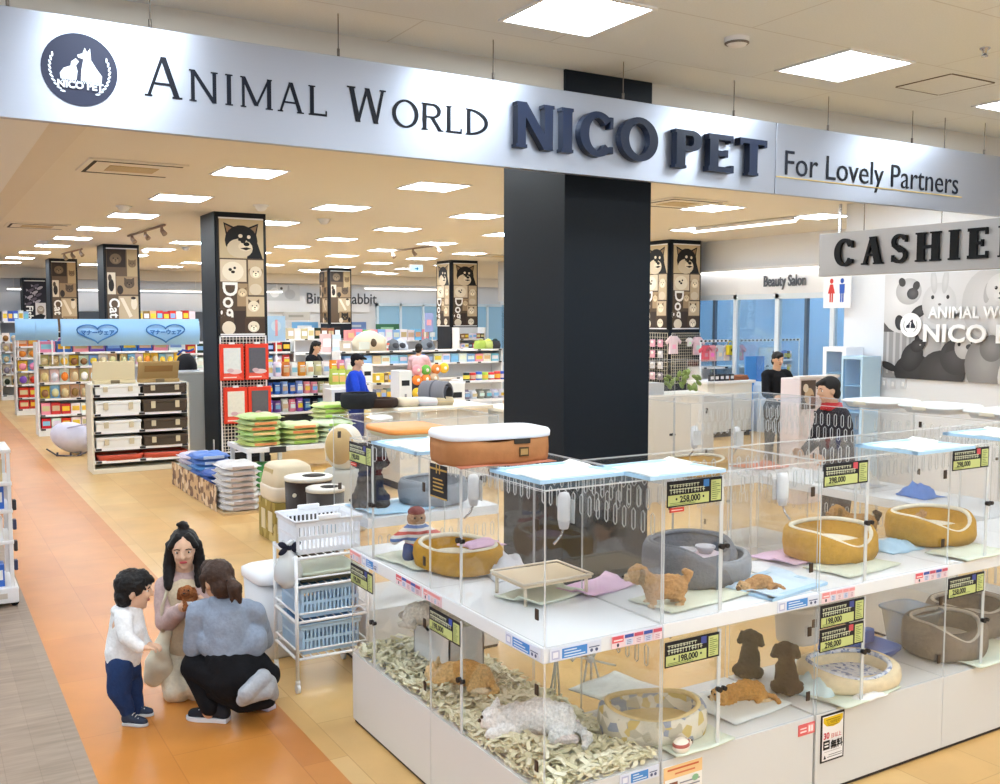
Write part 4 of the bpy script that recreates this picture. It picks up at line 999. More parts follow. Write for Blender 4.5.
# sheets on the glass tops
def top_sheet(label, px, py, w, d, rz=0.02): return flat_mat(label, at(px, py, Z=TZ + .001), rz, w, d, PADW, 'pet_sheet', .012, .008, 'pet sheet', LB)
top_sheet('folded white and blue pet sheet on top of the corner enclosure', 556, 474, .40, .36)
top_sheet('folded white and blue sheet on top behind the first price card', 660, 471, .40, .34)
top_sheet('folded white and blue sheet on top over the second gold bed', 915, 448, .44, .34)
top_sheet('folded white and blue sheet on top at the picture edge', 995, 436, .40, .34)
top_sheet('folded white and blue sheet on the glass top under the basket', 425, 447, .34, .5)
# crumpled cloths, towels
def cloth(label, loc, w, d, h, m, name='cloth', seed=1, cat='cloth', rz=0):
    t = thing(name, label, cat, loc, rz); n = 14; vs = []; r = seed * 3.7
    for j in range(n + 1):
        for i in range(n + 1):
            x, y = i / n - .5, j / n - .5; rr = max(0, 1 - (2 * math.hypot(x, y)) ** 2)
            z = h * (rr ** .6) * (.6 + .55 * noise.noise(Vector((x * 6 + r, y * 6, r)))) + .002
            k = 1 + .25 * noise.noise(Vector((x * 3, y * 3 + r, 2)))
            vs.append((x * w * k, y * d * k, max(.002, z)))
    fs = [(j * (n + 1) + i, j * (n + 1) + i + 1, (j + 1) * (n + 1) + i + 1, (j + 1) * (n + 1) + i) for j in range(n) for i in range(n)]
    b = MB(); b.add(vs, fs, 0, True); o = b.build('fabric', m, t)
    s = o.modifiers.new('thick', 'SOLIDIFY'); s.thickness = .004; s.offset = 1
    return t
cloth('crumpled light blue pet sheet between the two gold beds', on(893, 548, U), .26, .2, .06, LB, seed=3)
cloth('crumpled white and aqua towel beside the dark brown puppy', on(818, 690, Lw), .26, .2, .12, mat((214, 232, 234), .9), seed=5)
cloth('white towel trailing in front of the cream cushion bed', on(868, 697, Lw), .22, .08, .03, mat((232, 226, 220), .9), seed=8)
cloth('white crumpled blanket next to the gold bed by the striped toy', Vector((2.42, 4.0, U)), .22, .26, .14, mat((226, 226, 232), .9), seed=2)
cloth('pink cloth lying over the gold bed by the striped toy', Vector((2.36, 4.12, U + .12)), .2, .12, .03, PINK, seed=6)
cloth('bright blue cloth in the side row enclosure behind second gold bed', Vector((5.95, 4.28, U)), .22, .24, .12, mat((70, 130, 214), .8), seed=4)
cloth('pale grey blanket in the side row enclosure, far unit', Vector((5.95, 4.85, U)), .34, .4, .16, mat((214, 214, 210), .9), seed=9)
# bowls, buckets, bottles
def bucket(label, loc, r, h, m, name='bucket', lab=True, blue=False):
    t = thing(name, label, 'bucket' if name == 'bucket' else 'tub', loc)
    MB().lathe([(0, .004), (r * .82, .004), (r * .86, .02), (r, h), (r * 1.06, h), (r * 1.06, h - .012), (r * .97, h - .014), (r * .83, .03), (0, .02)], n=28, p=2.4).build('body', m, t)
    MB().lathe([(r * 1.0, h - .05), (r * 1.03, h - .045), (r * 1.03, h - .03), (r * 1.0, h - .026)], n=28, p=2.4).build('rim_band', m, t)
    MB().box(-.015, .015, -r * .97, -r * .9, h * .45, h * .65).build('tag', mat((90, 70, 60), .5), t, bev=.004)
    return t
bucket('cloudy white bucket hanging behind the stacked price cards', at(797, 641, Y=3.42), .115, .22, FROST)
t = thing('litter_tray', 'dark blue tray behind the cream cushion bed, lower tier', 'tray', (at(860, 640, Y=3.42).x, 3.42, Lw))
b = MB(); b.lathe([(0, .004), (.16, .004), (.19, .05), (.2, .05), (.2, .042), (.17, .012), (0, .012)], n=28, p=5, sx=1.1, sy=.7); b.build('tray', mat((70, 104, 176), .35), t)
MB().box(-.2, .2, .06, .11, .02, .1).build('back_board', mat((76, 112, 184), .35), t, bev=.01)
t = thing('storage_tub', 'clear blue plastic tub in the lower tier at the picture edge', 'tub', (4.72, 3.42, Lw))
MB().lathe([(0, .004), (.1, .004), (.13, .2), (.14, .2), (.14, .19), (.12, .19), (.095, .012), (0, .012)], n=28, p=5).build('tub', clear_mat('blue_plastic', (.6, .75, .95), .6, .15, .25), t)
MB().lathe([(.09, .012), (.1, .09), (0, .09)], n=24, p=5).build('contents', mat((90, 130, 206), .6), t)
def bottle(label, loc, rz=0):
    t = thing('water_bottle', label, 'water bottle', loc, rz)
    MB().lathe([(0, .0), (.028, .0), (.03, .01), (.03, .11), (.022, .13), (0, .135)], n=14).build('bottle', mat((236, 238, 242), .25), t)
    MB().lathe([(0, -.035), (.02, -.035), (.026, -.01), (.026, .0)], n=14).build('cap', mat((214, 216, 222), .4), t)
    MB().tube([(0, 0, -.03), (0, -.02, -.07), (0, -.055, -.10)], .006, 8).build('spout', CHROME, t)
    MB().box(-.04, .04, .028, .034, -.01, .1).build('bracket', EDGE, t, bev=.003)
bottle('white water bottle clipped on the back glass over the raised platform', (2.505, 3.62, 1.28), -PI / 2)
bottle('white water bottle on the back glass above the black puppy', (3.0, 3.505, .80), 0)
bottle('white water bottle on the back glass above the gold bed', (3.78, 3.505, 1.28), 0)
bottle('white water bottle in the aisle end enclosure, upper tier', (2.50, 4.45, 1.25), -PI / 2)
bottle('white water bottle beside the pillar in the back enclosure', (5.06, 5.58, 1.25), PI)
bottle('white water bottle in the back enclosure over the orange pad', (5.5, 5.58, 1.22), PI)
t = thing('wire_shelf', 'small beige raised platform under the water bottle, upper tier', 'platform', (2.37, 3.60, U))
b = MB(); b.box(-.18, .18, -.14, .14, .08, .094); b.build('board', mat((222, 200, 168), .5), t, bev=.006)
for x in (-.16, .16):
    for y in (-.12, .12): MB().cone((x, y, 0), (x, y, .08), .008).build('leg', mat((222, 206, 182), .4), t)
MB().tube([(-.18, -.14, .1), (.18, -.14, .1), (.18, .14, .1), (-.18, .14, .1)], .006, 6, closed=True).build('rim', mat((230, 216, 196), .4), t)
t = thing('hay_rack', 'white bent wire rack standing in the lower corner enclosure', 'wire rack', on(575, 690, Lw) + Vector((0, 0, 0)), .1)
b = MB()
for k in range(3): b.tube([(-.16 + .03 * k, 0, 0), (-.12, .0, .2 + .03 * k), (.0, .02, .24 - .05 * k), (.12, .02, .18 + .03 * k), (.2 - .05 * k, .05, .0)], .006, 6)
b.tube([(-.2, .05, .24), (.24, -.03, .08)], .006, 6); b.tube([(.1, 0, .12), (.28, .03, .28)], .006, 6)
b.build('wires', mat((232, 228, 220), .4), t); MB().ball((.1, 0, .13), .018).build('joint', WHITE, t)
t = thing('food_bowl', 'white double bowl table with grey cat print behind the grey bed', 'bowl stand', (3.12, 3.42, U))
MB().box(-.14, .14, -.08, .08, .11, .125).build('table', mat((226, 214, 226), .5), t, bev=.006)
for x in (-.12, .12): MB().box(x - .01, x + .01, -.07, .07, 0, .11).build('leg', mat((222, 214, 220), .5), t)
for x in (-.06, .06): MB().lathe([(0, .125), (.03, .125), (.045, .16), (.048, .16), (.048, .153), (.033, .132), (0, .132)], c=(x, 0, 0), n=18).build('bowl', mat((190, 190, 200), .3), t)
pad_o = flat_mat('orange pad in the back inner corner enclosure', (5.98, 5.8, U), 0, .4, .3, mat((236, 120, 84), .7))
# shredded paper: nobody could count the strips
def shreds(label, x0, x1, y0, y1, n, seed, z=Lw):
    r = random.Random(seed); b = MB()
    for k in range(n):
        x, y = x0 + (x1 - x0) * r.random(), y0 + (y1 - y0) * r.random()
        hgt = .03 + .035 * max(0, noise.noise(Vector((x * 5, y * 5, seed)))) * 2
        zz = z + .004 + hgt * r.random(); a = r.random() * 2 * PI; L = .05 + .09 * r.random(); w = .006 + .006 * r.random(); cv = (r.random() - .5) * 1.6
        pts = []
        for i in range(4):
            s = i / 3 - .5; aa = a + cv * s
            pts.append((x + math.cos(aa) * L * s, y + math.sin(aa) * L * s, zz + .012 * math.sin(i * 1.7 + k)))
        vs = []
        for p in pts:
            vs += [(min(max(p[0] - math.sin(a) * w, x0 - .01), x1 + .01), min(max(p[1] + math.cos(a) * w, y0 - .01), y1 + .01), max(z, p[2])), (min(max(p[0] + math.sin(a) * w, x0 - .01), x1 + .01), min(max(p[1] - math.cos(a) * w, y0 - .01), y1 + .01), max(z, p[2] + .004))]
        b.add(vs, [(2 * i, 2 * i + 1, 2 * i + 3, 2 * i + 2) for i in range(3)], k % 3, False)
    o = b.build('shredded_paper', [mat((232, 226, 196), .8), mat((240, 236, 212), .8), mat((216, 210, 176), .8)])
    s = o.modifiers.new('thick', 'SOLIDIFY'); s.thickness = .0015
    return tag(o, label, 'bedding', None, 'stuff')
shreds('shredded cream paper bedding in the lower corner enclosure', X0 + .02, X0 + .55, Y0 + .02, Y0 + .93, 1500, 1)
shreds('shredded cream paper bedding in the aisle end lower enclosure', X0 + .02, X0 + .55, Y0 + .97, Y0 + 1.87, 900, 2)
b = MB()
t = thing('cat_house', 'white open crate standing in the aisle end lower enclosure', 'crate', (2.33, 4.42, Lw), -PI / 2)
b = MB(); b.box(-.2, .2, -.1, -.092, 0, .26); b.box(-.2, -.192, -.1, .1, 0, .26); b.box(.192, .2, -.1, .1, 0, .26); b.box(-.2, .2, .092, .1, 0, .26); b.build('walls', mat((228, 226, 224), .6), t)
MB().tube([(-.13, -.105, .2), (-.07, -.11, .22), (-.02, -.105, .2)], .007, 6).build('handle', mat((60, 56, 56), .4), t)
shreds('shredded paper heaped in the white crate', 2.24, 2.42, 4.24, 4.60, 160, 4, Lw + .22)

# things on the glass tops
p0 = at(494, 462, Z=TZ + .001)
t = thing('lidded_basket', 'brown suede storage basket with white lid on the glass top', 'basket', (p0.x, p0.y + .04, TZ + .001), -.08)
SUEDE = mat((172, 116, 72), .85, 0, .1, 14, .5)
def fzb(a, j): return (-.015 * max(0, math.cos(2 * (a + PI / 2))) if j >= 3 else 0) + .003 * math.sin(a * 7 + j)
MB().lathe([(0, .004), (.98, .004), (1.0, .02), (1.01, .07), (1.0, .118), (.93, .118), (.93, .03), (0, .03)], n=44, p=5, sx=.25, sy=.15, fz=fzb).build('body', SUEDE, t)
MB().lathe([(1.0, .112), (1.03, .116), (1.035, .136), (1.0, .148), (.6, .144), (0, .14)], n=44, p=5, sx=.25, sy=.15).build('lid', mat((236, 238, 246), .4), t)
MB().box(.045, .125, -.156, -.15, .09, .112).build('handle_opening', mat((52, 44, 36), .8), t, bev=.004)
m_ = MB(); m_.box(.07, .115, -.1575, -.1535, .035, .075); pl = m_.build('name_plate', mat((84, 64, 36), .5, .3), t)
MB().box(.075, .11, -.159, -.157, .042, .068).build('plate_face', mat((176, 138, 84), .5, .2), t)
flat_mat('red-brown flat pad under the brown lidded basket', (p0.x + .01, p0.y + .02, TZ + .0005), -.08, .46, .32, mat((190, 120, 96), .7), curl=.0, th=.003)
p0 = at(402, 437, Z=TZ + .001)
t = thing('tray', 'orange lid over a pale tray on the aisle end glass top', 'tray', (p0.x + .05, p0.y + .04, TZ + .001), 0)
MB().lathe([(0, .003), (.9, .003), (1.0, .03), (.95, .032), (0, .028)], n=40, p=7, sx=.17, sy=.2).build('body', mat((226, 222, 190), .5), t)
MB().lathe([(1.03, .03), (1.05, .036), (1.04, .05), (.98, .056), (0, .05)], n=40, p=7, sx=.17, sy=.2).build('lid', mat((226, 142, 66), .45), t)
for k, (y, lab) in enumerate(((4.62, 'white tub lid on the side row top, farthest of three'), (4.14, 'white tub lid on the side row top, middle of three'), (3.66, 'white tub lid on the side row top, nearest of three'))):
    t = thing('tub_lid', lab, 'tub', (5.96, y, TZ + .001), 0)
    MB().lathe([(0, .0), (.86, .0), (.95, .03), (1.05, .034), (1.06, .044), (1.0, .05), (.94, .04), (.8, .03), (0, .026)], n=36, p=5, sx=.22, sy=.2).build('body', mat((232, 232, 232), .35), t)
    MB().box(-.236, -.222, -.05, .05, .02, .045).build('grip', mat((222, 214, 196), .5), t, bev=.005)
# ------------------------------------------------------------------ animals
def V(*a): return Vector(a)
def eyes_nose(t, eyes, nose, er, nr, extra=None):
    for e in eyes: MB().ball(e, er, 10, 8).build('eye', mat((18, 14, 12), .15), t)
    MB().ball(nose, (nr, nr * 1.2, nr * .8), 10, 8).build('nose', mat((28, 22, 22), .35), t)
def puppy_standing(label, loc, rz, s, col, muz, tailc=None, headturn=0.0, curl=True):
    """Nose along +x; s = body length scale, about .2 m long at 1."""
    t = thing('puppy', label, 'puppy', loc, rz); K = lambda *a: Vector(a) * s
    hd = K(.125, .03 * headturn, .155); mz = hd + K(.055, .02 * headturn, -.012)
    pr = [(K(-.055, 0, .09), K(.045, 0, .094), .058 * s, .058 * s, col), (K(.05, 0, .105), hd, .042 * s, .036 * s, col), (hd, (.052 * s, .05 * s, .047 * s), None, None, col), (hd + K(.02, 0, -.01), mz, .027 * s, .018 * s, muz)]
    for q in (-1, 1):
        pr += [(K(.055, .03 * q, .09), K(.062, .032 * q, .045), .024 * s, .017 * s, col), (K(.062, .032 * q, .045), K(.06, .032 * q, .014), .016 * s, .015 * s, col), (K(.06, .032 * q, .013), K(.078, .032 * q, .012), .015 * s, .012 * s, muz),
               (K(-.065, .03 * q, .09), K(-.05, .036 * q, .058), .034 * s, .022 * s, col), (K(-.05, .036 * q, .058), K(-.078, .036 * q, .036), .019 * s, .014 * s, col), (K(-.078, .036 * q, .036), K(-.072, .036 * q, .014), .014 * s, .014 * s, col), (K(-.072, .036 * q, .013), K(-.052, .036 * q, .012), .014 * s, .012 * s, muz),
               (hd + K(-.006, .036 * q, .02), hd + K(.0, .052 * q, -.024), .015 * s, .014 * s, tuple(int(c * .72) for c in col))]
    tc = tailc or col
    pr += [(K(-.1, 0, .115), K(-.122, 0, .148), .02 * s, .019 * s, tc), (K(-.122, 0, .148), K(-.095, .01, .165), .019 * s, .015 * s, tc)] if curl else [(K(-.1, 0, .11), K(-.15, 0, .1), .016 * s, .01 * s, tc)]
    blob('body', pr, FUR, t, .0055 * s, 2, .007 * s, 80)
    eyes_nose(t, [hd + K(.036, .02 * q, .012) for q in (-1, 1)], mz + K(.018, 0, .006), .0055 * s, .0075 * s)
    return t
def puppy_sitting_back(label, loc, rz, s, col, headc):
    """Sits with the nose along +x, seen from behind."""
    t = thing('puppy', label, 'puppy', loc, rz); K = lambda *a: Vector(a) * s
    hd = K(.05, 0, .2); mz = hd + K(.06, .0, -.01)
    pr = [(K(-.02, 0, .05), (.065 * s, .062 * s, .05 * s), None, None, col), (K(-.015, 0, .06), K(.03, 0, .145), .056 * s, .043 * s, col), (K(.03, 0, .15), hd, .04 * s, .04 * s, col), (hd, (.047 * s, .048 * s, .045 * s), None, None, headc), (hd, mz, .028 * s, .017 * s, headc)]
    for q in (-1, 1):
        pr += [(K(-.01, .05 * q, .035), K(.045, .055 * q, .025), .033 * s, .02 * s, col), (K(.045, .055 * q, .02), K(.075, .05 * q, .014), .016 * s, .013 * s, col), (K(.045, .03 * q, .12), K(.07, .032 * q, .05), .022 * s, .017 * s, col), (K(.07, .032 * q, .05), K(.085, .032 * q, .014), .016 * s, .014 * s, col), (hd + K(0, .045 * q, .015), hd + K(.0, .06 * q, -.03), .017 * s, .015 * s, headc)]
    pr += [(K(-.075, 0, .03), K(-.11, .02, .04), .018 * s, .01 * s, col)]
    blob('body', pr, FUR, t, .006 * s, 3, .005 * s, 80)
    eyes_nose(t, [hd + K(.04, .02 * q, .012) for q in (-1, 1)], mz + K(.016, 0, .004), .006 * s, .008 * s)
    return t
def animal_lying(label, loc, rz, s, col, head, muz, cat=False, name='puppy', tail=None, fur=.005, patch=None):
    """Lies flat with the head along +x, chin on the ground."""
    t = thing(name, label, 'cat' if cat else 'puppy', loc, rz); K = lambda *a: Vector(a) * s
    hd = K(.13, 0, .045); mz = hd + K(.045 if not cat else .03, 0, -.014)
    pr = [(K(-.08, 0, .052), K(.06, 0, .052), .052 * s, .046 * s, col), (K(-.02, 0, .06), (.08 * s, .055 * s, .056 * s), None, None, patch or col), (K(.06, 0, .052), hd, .04 * s, .034 * s, col), (hd, (.043 * s, .043 * s, .038 * s), None, None, head), (hd, mz, .024 * s, .017 * s, muz)]
    for q in (-1, 1):
        pr += [(K(.06, .035 * q, .03), K(.14, .055 * q, .014), .022 * s, .014 * s, col), (K(-.09, .035 * q, .035), K(-.06, .065 * q, .02), .035 * s, .018 * s, col), (K(-.06, .065 * q, .016), K(-.13, .06 * q, .014), .016 * s, .014 * s, muz)]
        if cat: pr += [(hd + K(-.004, .024 * q, .03), hd + K(-.008, .03 * q, .06), .016 * s, .004 * s, head)]
        else: pr += [(hd + K(-.01, .04 * q, .014), hd + K(.0, .052 * q, -.022), .016 * s, .014 * s, head)]
    tc = tail or col
    pr += [(K(-.125, 0, .035), K(-.17, .05, .022), .015 * s, .015 * s, tc), (K(-.17, .05, .022), K(-.16, .11, .018), .015 * s, .012 * s, tc)]
    blob('body', pr, FUR, t, .006 * s, 3, fur * s, 75)
    eyes_nose(t, [hd + K(.036, .02 * q, .012) for q in (-1, 1)], mz + K(.016, 0, .006), .0058 * s, .007 * s)
    return t
AZ = -YAW   # turns +x to the right of the picture
def ang(r, f): d = RT * r + FH * f; return math.atan2(d.y, d.x)
puppy_standing('tan puppy standing against the grey bed, upper tier', on(664, 606, U), ang(-1, -.15), .92, (186, 140, 92), (206, 176, 140))
t = animal_lying('small tan puppy curled asleep on the pale blue sheet', on(757, 590, U), ang(-1, -.5), .62, (176, 130, 86), (200, 160, 116), (110, 74, 50))
t = puppy_standing('brown puppy standing behind the gold bed, dark curled tail', on(858, 541, U) + V(.06, .05, 0), ang(-1, .1), .92, (166, 122, 70), (150, 106, 62), (50, 36, 30))
animal_lying('tan puppy sleeping inside the second gold bed', on(925, 532, U) + V(0, .02, .06), ang(1, .2), .75, (176, 136, 98), (170, 126, 86), (130, 96, 70))
animal_lying('golden curly puppy lying flat on the white tray mat', on(742, 701, Lw), ang(-1, -.2), .88, (196, 140, 70), (206, 154, 86), (216, 186, 146), fur=.009)
puppy_sitting_back('black puppy sitting with its back turned, lower tier', on(748, 677, Lw), ang(.5, 1), .95, (26, 22, 22), (18, 15, 15))
puppy_sitting_back('dark brown puppy with its back turned beside the aqua towel', on(787, 693, Lw), ang(.1, 1), .98, (54, 35, 26), (42, 26, 20))
animal_lying('orange cat lying on shredded paper in the corner enclosure', V(2.22, 4.06, Lw + .03), ang(-1, .35), 1.15, (226, 186, 128), (232, 200, 150), (242, 226, 196), True, 'cat', (220, 176, 112), .004, (216, 166, 100))
animal_lying('white fluffy cat curled on shredded paper at the corner', V(2.22, 3.42, Lw + .03), ang(-1, .1), 1.35, (240, 238, 236), (244, 242, 240), (240, 226, 222), True, 'cat', (236, 234, 232), .009)
animal_lying('pale cream cat resting in the aisle end lower enclosure', V(2.22, 4.40, Lw + .235), ang(1, -.3), 1.1, (216, 210, 196), (206, 198, 184), (226, 220, 208), True, 'cat', (198, 190, 176), .008)
# black poodle behind
t = thing('poodle', 'black curly poodle sitting in the enclosure behind the aisle row', 'dog', (2.52, 5.86, U), ang(.2, -1))
K = Vector
pr = [((-.05, 0, .09), (.1, .1, .09), None, None, (30, 28, 30)), ((-.03, 0, .1), (.04, 0, .26), .09, .07, (34, 32, 34)), ((.04, 0, .26), (.06, 0, .36), .06, .06, (30, 28, 30)), ((.06, 0, .37), (.07, .07, .07), None, None, (36, 34, 36)), ((.08, 0, .36), (.15, 0, .345), .04, .025, (30, 28, 30))]
for q in (-1, 1): pr += [((.05, .05 * q, .2), (.07, .055 * q, .03), .035, .03, (30, 28, 30)), ((-.03, .08 * q, .05), (.06, .09 * q, .03), .05, .03, (32, 30, 32)), ((.05, .06 * q, .4), (.05, .085 * q, .3), .03, .035, (24, 22, 24))]
blob('body', pr, FUR, t, .01, 2, .016, 45); eyes_nose(t, [(.12, .03, .385), (.12, -.03, .385)], (.165, 0, .35), .008, .012)
# soft toys
t = thing('soft_toy', 'soft toy in a red and blue striped shirt beside the gold bed', 'soft toy', V(2.20, 4.52, U), ang(0.3, -1))
def stripes(name, cols, sc):
    m = bpy.data.materials.new(name); m.use_nodes = True; nt = m.node_tree; b = nt.nodes['Principled BSDF']; b.inputs['Roughness'].default_value = .9
    tc = nt.nodes.new('ShaderNodeTexCoord'); sp = nt.nodes.new('ShaderNodeSeparateXYZ'); nt.links.new(tc.outputs['Object'], sp.inputs[0])
    w = nt.nodes.new('ShaderNodeMath'); w.operation = 'MULTIPLY'; w.inputs[1].default_value = sc; nt.links.new(sp.outputs[2], w.inputs[0])
    f = nt.nodes.new('ShaderNodeMath'); f.operation = 'FRACT'; nt.links.new(w.outputs[0], f.inputs[0])
    cr = nt.nodes.new('ShaderNodeValToRGB'); cr.color_ramp.interpolation = 'CONSTANT'; e = cr.color_ramp.elements
    e[0].color = lin(cols[0]); e[1].color = lin(cols[1]); e[1].position = 1 / len(cols)
    for k, c in enumerate(cols[2:]): q = e.new((k + 2) / len(cols)); q.color = lin(c)
    nt.links.new(f.outputs[0], cr.inputs[0]); nt.links.new(cr.outputs[0], b.inputs['Base Color']); return m
STR = stripes('striped_cloth', [(206, 96, 90), (232, 228, 226), (100, 130, 190), (232, 228, 226)], 16)
blob('body', [((0, 0, .06), (0, 0, .15), .05, .045, (196, 170, 130)), ((0, 0, .2), (.05, .05, .05), None, None, (176, 140, 110)), ((.0, .04, .03), (.1, .06, .03), .028, .024, (200, 180, 140)), ((0, -.04, .03), (.1, -.06, .03), .028, .024, (200, 180, 140))], FUR, t, .008, 2)
blob('shirt', [((0, 0, .075), (0, 0, .15), .062, .052, (0, 0, 0)), ((0, .04, .14), (.03, .12, .1), .03, .026, (0, 0, 0)), ((0, -.04, .14), (.03, -.12, .1), .03, .026, (0, 0, 0))], STR, t, .008, 2)
blob('trousers', [((0, .035, .05), (.09, .06, .03), .036, .034, (0, 0, 0)), ((0, -.035, .05), (.09, -.06, .03), .036, .034, (0, 0, 0)), ((0, 0, .05), (.055, .06, .04), None, None, (0, 0, 0))], mat((52, 70, 116), .9), t, .008, 2)
MB().ball((0, 0, .235), (.045, .045, .028), 14, 8).build('hat', mat((150, 84, 80), .9), t)
for q in (-1, 1): MB().ball((.047, .018 * q, .21), .006, 8, 6).build('eye', BLACK, t)
t = thing('soft_toy', 'small red and white striped toy beside the flower print bed', 'soft toy', on(683, 752, Lw), .4)
STR2 = stripes('striped_toy_cloth', [(176, 96, 86), (240, 226, 210), (240, 226, 210)], 26)
blob('body', [((-.02, 0, .035), (.045, .035, .034), None, None, (0, 0, 0)), ((.0, 0, .03), (.055, 0, .022), .026, .016, (0, 0, 0))], STR2, t, .005, 2)
MB().ball((.07, 0, .02), .012, 10, 8).build('nose', mat((110, 70, 50), .8), t)
for q in (-1, 1): MB().ball((.055, .014 * q, .035), .004, 8, 6).build('eye', BLACK, t)

# ------------------------------------------------------------------ people
SK = (226, 184, 156); SK2 = (216, 172, 142)
def frame(f):
    f = Vector(f).normalized(); s = f.cross(Vector((0, 0, 1))).normalized(); u = s.cross(f).normalized(); return f, s, u   # forward, person's right, up
def head_prims(c, f, k, col):
    """Skull, jaw, nose and ears; k = 1 for an adult head .22 m high."""
    f, s, u = frame(f); R = Matrix((s, f, u)).transposed()
    P = [(c + u * .018 * k, (.072 * k, .088 * k, .088 * k), None, None, col, R), (c - u * .04 * k + f * .018 * k, (.056 * k, .062 * k, .066 * k), None, None, col, R),
         (c + f * .083 * k + u * .004 * k, c + f * .098 * k - u * .022 * k, .010 * k, .0135 * k, tuple(int(v * .98) for v in col)), (c - u * .09 * k + f * .05 * k, .022 * k, None, None, col)]
    for q in (-1, 1): P += [(c + s * .072 * k * q - u * .01 * k - f * .005 * k, (.012 * k, .019 * k, .03 * k), None, None, tuple(int(v * .95) for v in col), R), (c + f * .064 * k + s * .03 * k * q - u * .022 * k, .02 * k, None, None, col)]
    return P
def face(t, c, f, k, base, lip=(176, 96, 90)):
    f, s, u = frame(f); c = c - base; R = Matrix((s, f, u)).transposed()
    for q in (-1, 1):
        MB().ball(c + f * .0705 * k + s * .031 * k * q + u * .006 * k, (.0125 * k, .007 * k, .0068 * k), 12, 8, R=R).build('eye', mat((236, 232, 228), .2), t)
        MB().ball(c + f * .0752 * k + s * .031 * k * q + u * .006 * k, (.0068 * k, .004 * k, .0068 * k), 10, 8, R=R).build('iris', mat((34, 24, 20), .2), t)
        MB().tube([c + f * .083 * k + s * (.016 * k * q) + u * .024 * k, c + f * .084 * k + s * (.032 * k * q) + u * .029 * k, c + f * .077 * k + s * (.048 * k * q) + u * .023 * k], .0032 * k, 6).build('eyebrow', mat((46, 34, 30), .8), t)
    MB().ball(c + f * .078 * k - u * .054 * k, (.023 * k, .008 * k, .0075 * k), 12, 8, R=R).build('mouth', mat(lip, .5), t)
def hand(wr, d, palm, k, col, curl=.6, side=1):
    """Palm, five bent fingers of different length and a thumb from the side; d forward, palm = direction the palm faces."""
    d = Vector(d).normalized(); n = Vector(palm); n = (n - d * n.dot(d)).normalized(); s = d.cross(n) * side
    P = [(wr, wr + d * .045 * k, .021 * k, .027 * k, col), (wr + d * .05 * k + s * .016 * k, wr + d * .075 * k + s * .02 * k, .018 * k, .014 * k, col), (wr + d * .05 * k - s * .016 * k, wr + d * .072 * k - s * .02 * k, .018 * k, .014 * k, col)]
    for i, (o, L) in enumerate(((-.028, .058), (-.0095, .07), (.0095, .075), (.028, .066))):
        a = wr + d * .078 * k + s * o * k; b = a + (d * math.cos(curl * .6) + n * math.sin(curl * .6)) * L * .5 * k; c = b + (d * math.cos(curl * 1.7) + n * math.sin(curl * 1.7)) * L * .5 * k
        P += [(a, b, .0088 * k, .008 * k, col), (b, c, .008 * k, .0066 * k, col)]
    a = wr + d * .03 * k + s * .03 * k; b = a + (d * .6 + s * .7 + n * .3).normalized() * .035 * k; c = b + (d * .85 + s * .15 + n * .5).normalized() * .03 * k
    return P + [(a, b, .012 * k, .01 * k, col), (b, c, .01 * k, .008 * k, col)]
def rel(P, base): return [((Vector(q[0]) - base,) + ((Vector(q[1]) - base) if q[2] is not None else q[1],) + tuple(q[2:])) for q in P]
def shoe(t, heel, toe, k, upper, sole, base, name='shoe'):
    heel = heel - base; toe = toe - base; d = (toe - heel); L = d.length; d.normalize(); s = d.cross(Vector((0, 0, 1)))
    out = [(-.02, .026), (.0, .034), (.35, .033), (.7, .042), (.92, .03), (1.02, .008)]
    pts = [heel + d * L * a + s * w * k for a, w in out] + [heel + d * L * a - s * w * k for a, w in reversed(out)]
    z0 = .0; b = MB(); n = len(pts)
    vs = [Vector((p.x, p.y, z0 + .001)) for p in pts] + [Vector((p.x, p.y, z0 + .026 * k)) for p in pts]
    b.add(vs, [tuple(range(n)), tuple(reversed(range(n, 2 * n)))] + [(i, n + i, n + (i + 1) % n, (i + 1) % n) for i in range(n)], 0)
    so = b.build('sole', mat(sole, .5), t, bev=.004)
    hz = Vector((0, 0, 1))
    blob(name, [(heel + d * L * .08 + hz * .05 * k, heel + d * L * .3 + hz * .058 * k, .036 * k, .036 * k, (0, 0, 0)), (heel + d * L * .3 + hz * .055 * k, heel + d * L * .85 + hz * .034 * k, .036 * k, .03 * k, (0, 0, 0)), (heel + d * L * .1 + hz * .07 * k, heel + d * L * .22 + hz * .085 * k, .036 * k, .036 * k, (0, 0, 0))], mat(upper, .8), t, .007, 2)
    l = MB()
    for j in range(3):
        a = heel + d * L * (.42 + .12 * j) + hz * (.088 - .012 * j) * k; l.tube([a - s * .022 * k, a + hz * .004, a + s * .022 * k], .0035 * k, 5)
    l.build('laces', mat((226, 226, 228), .7), t)
HAIRB = mat((22, 18, 18), .5, 0, .25, 60, .4); HAIRN = mat((62, 42, 32), .5, 0, .25, 60, .4)

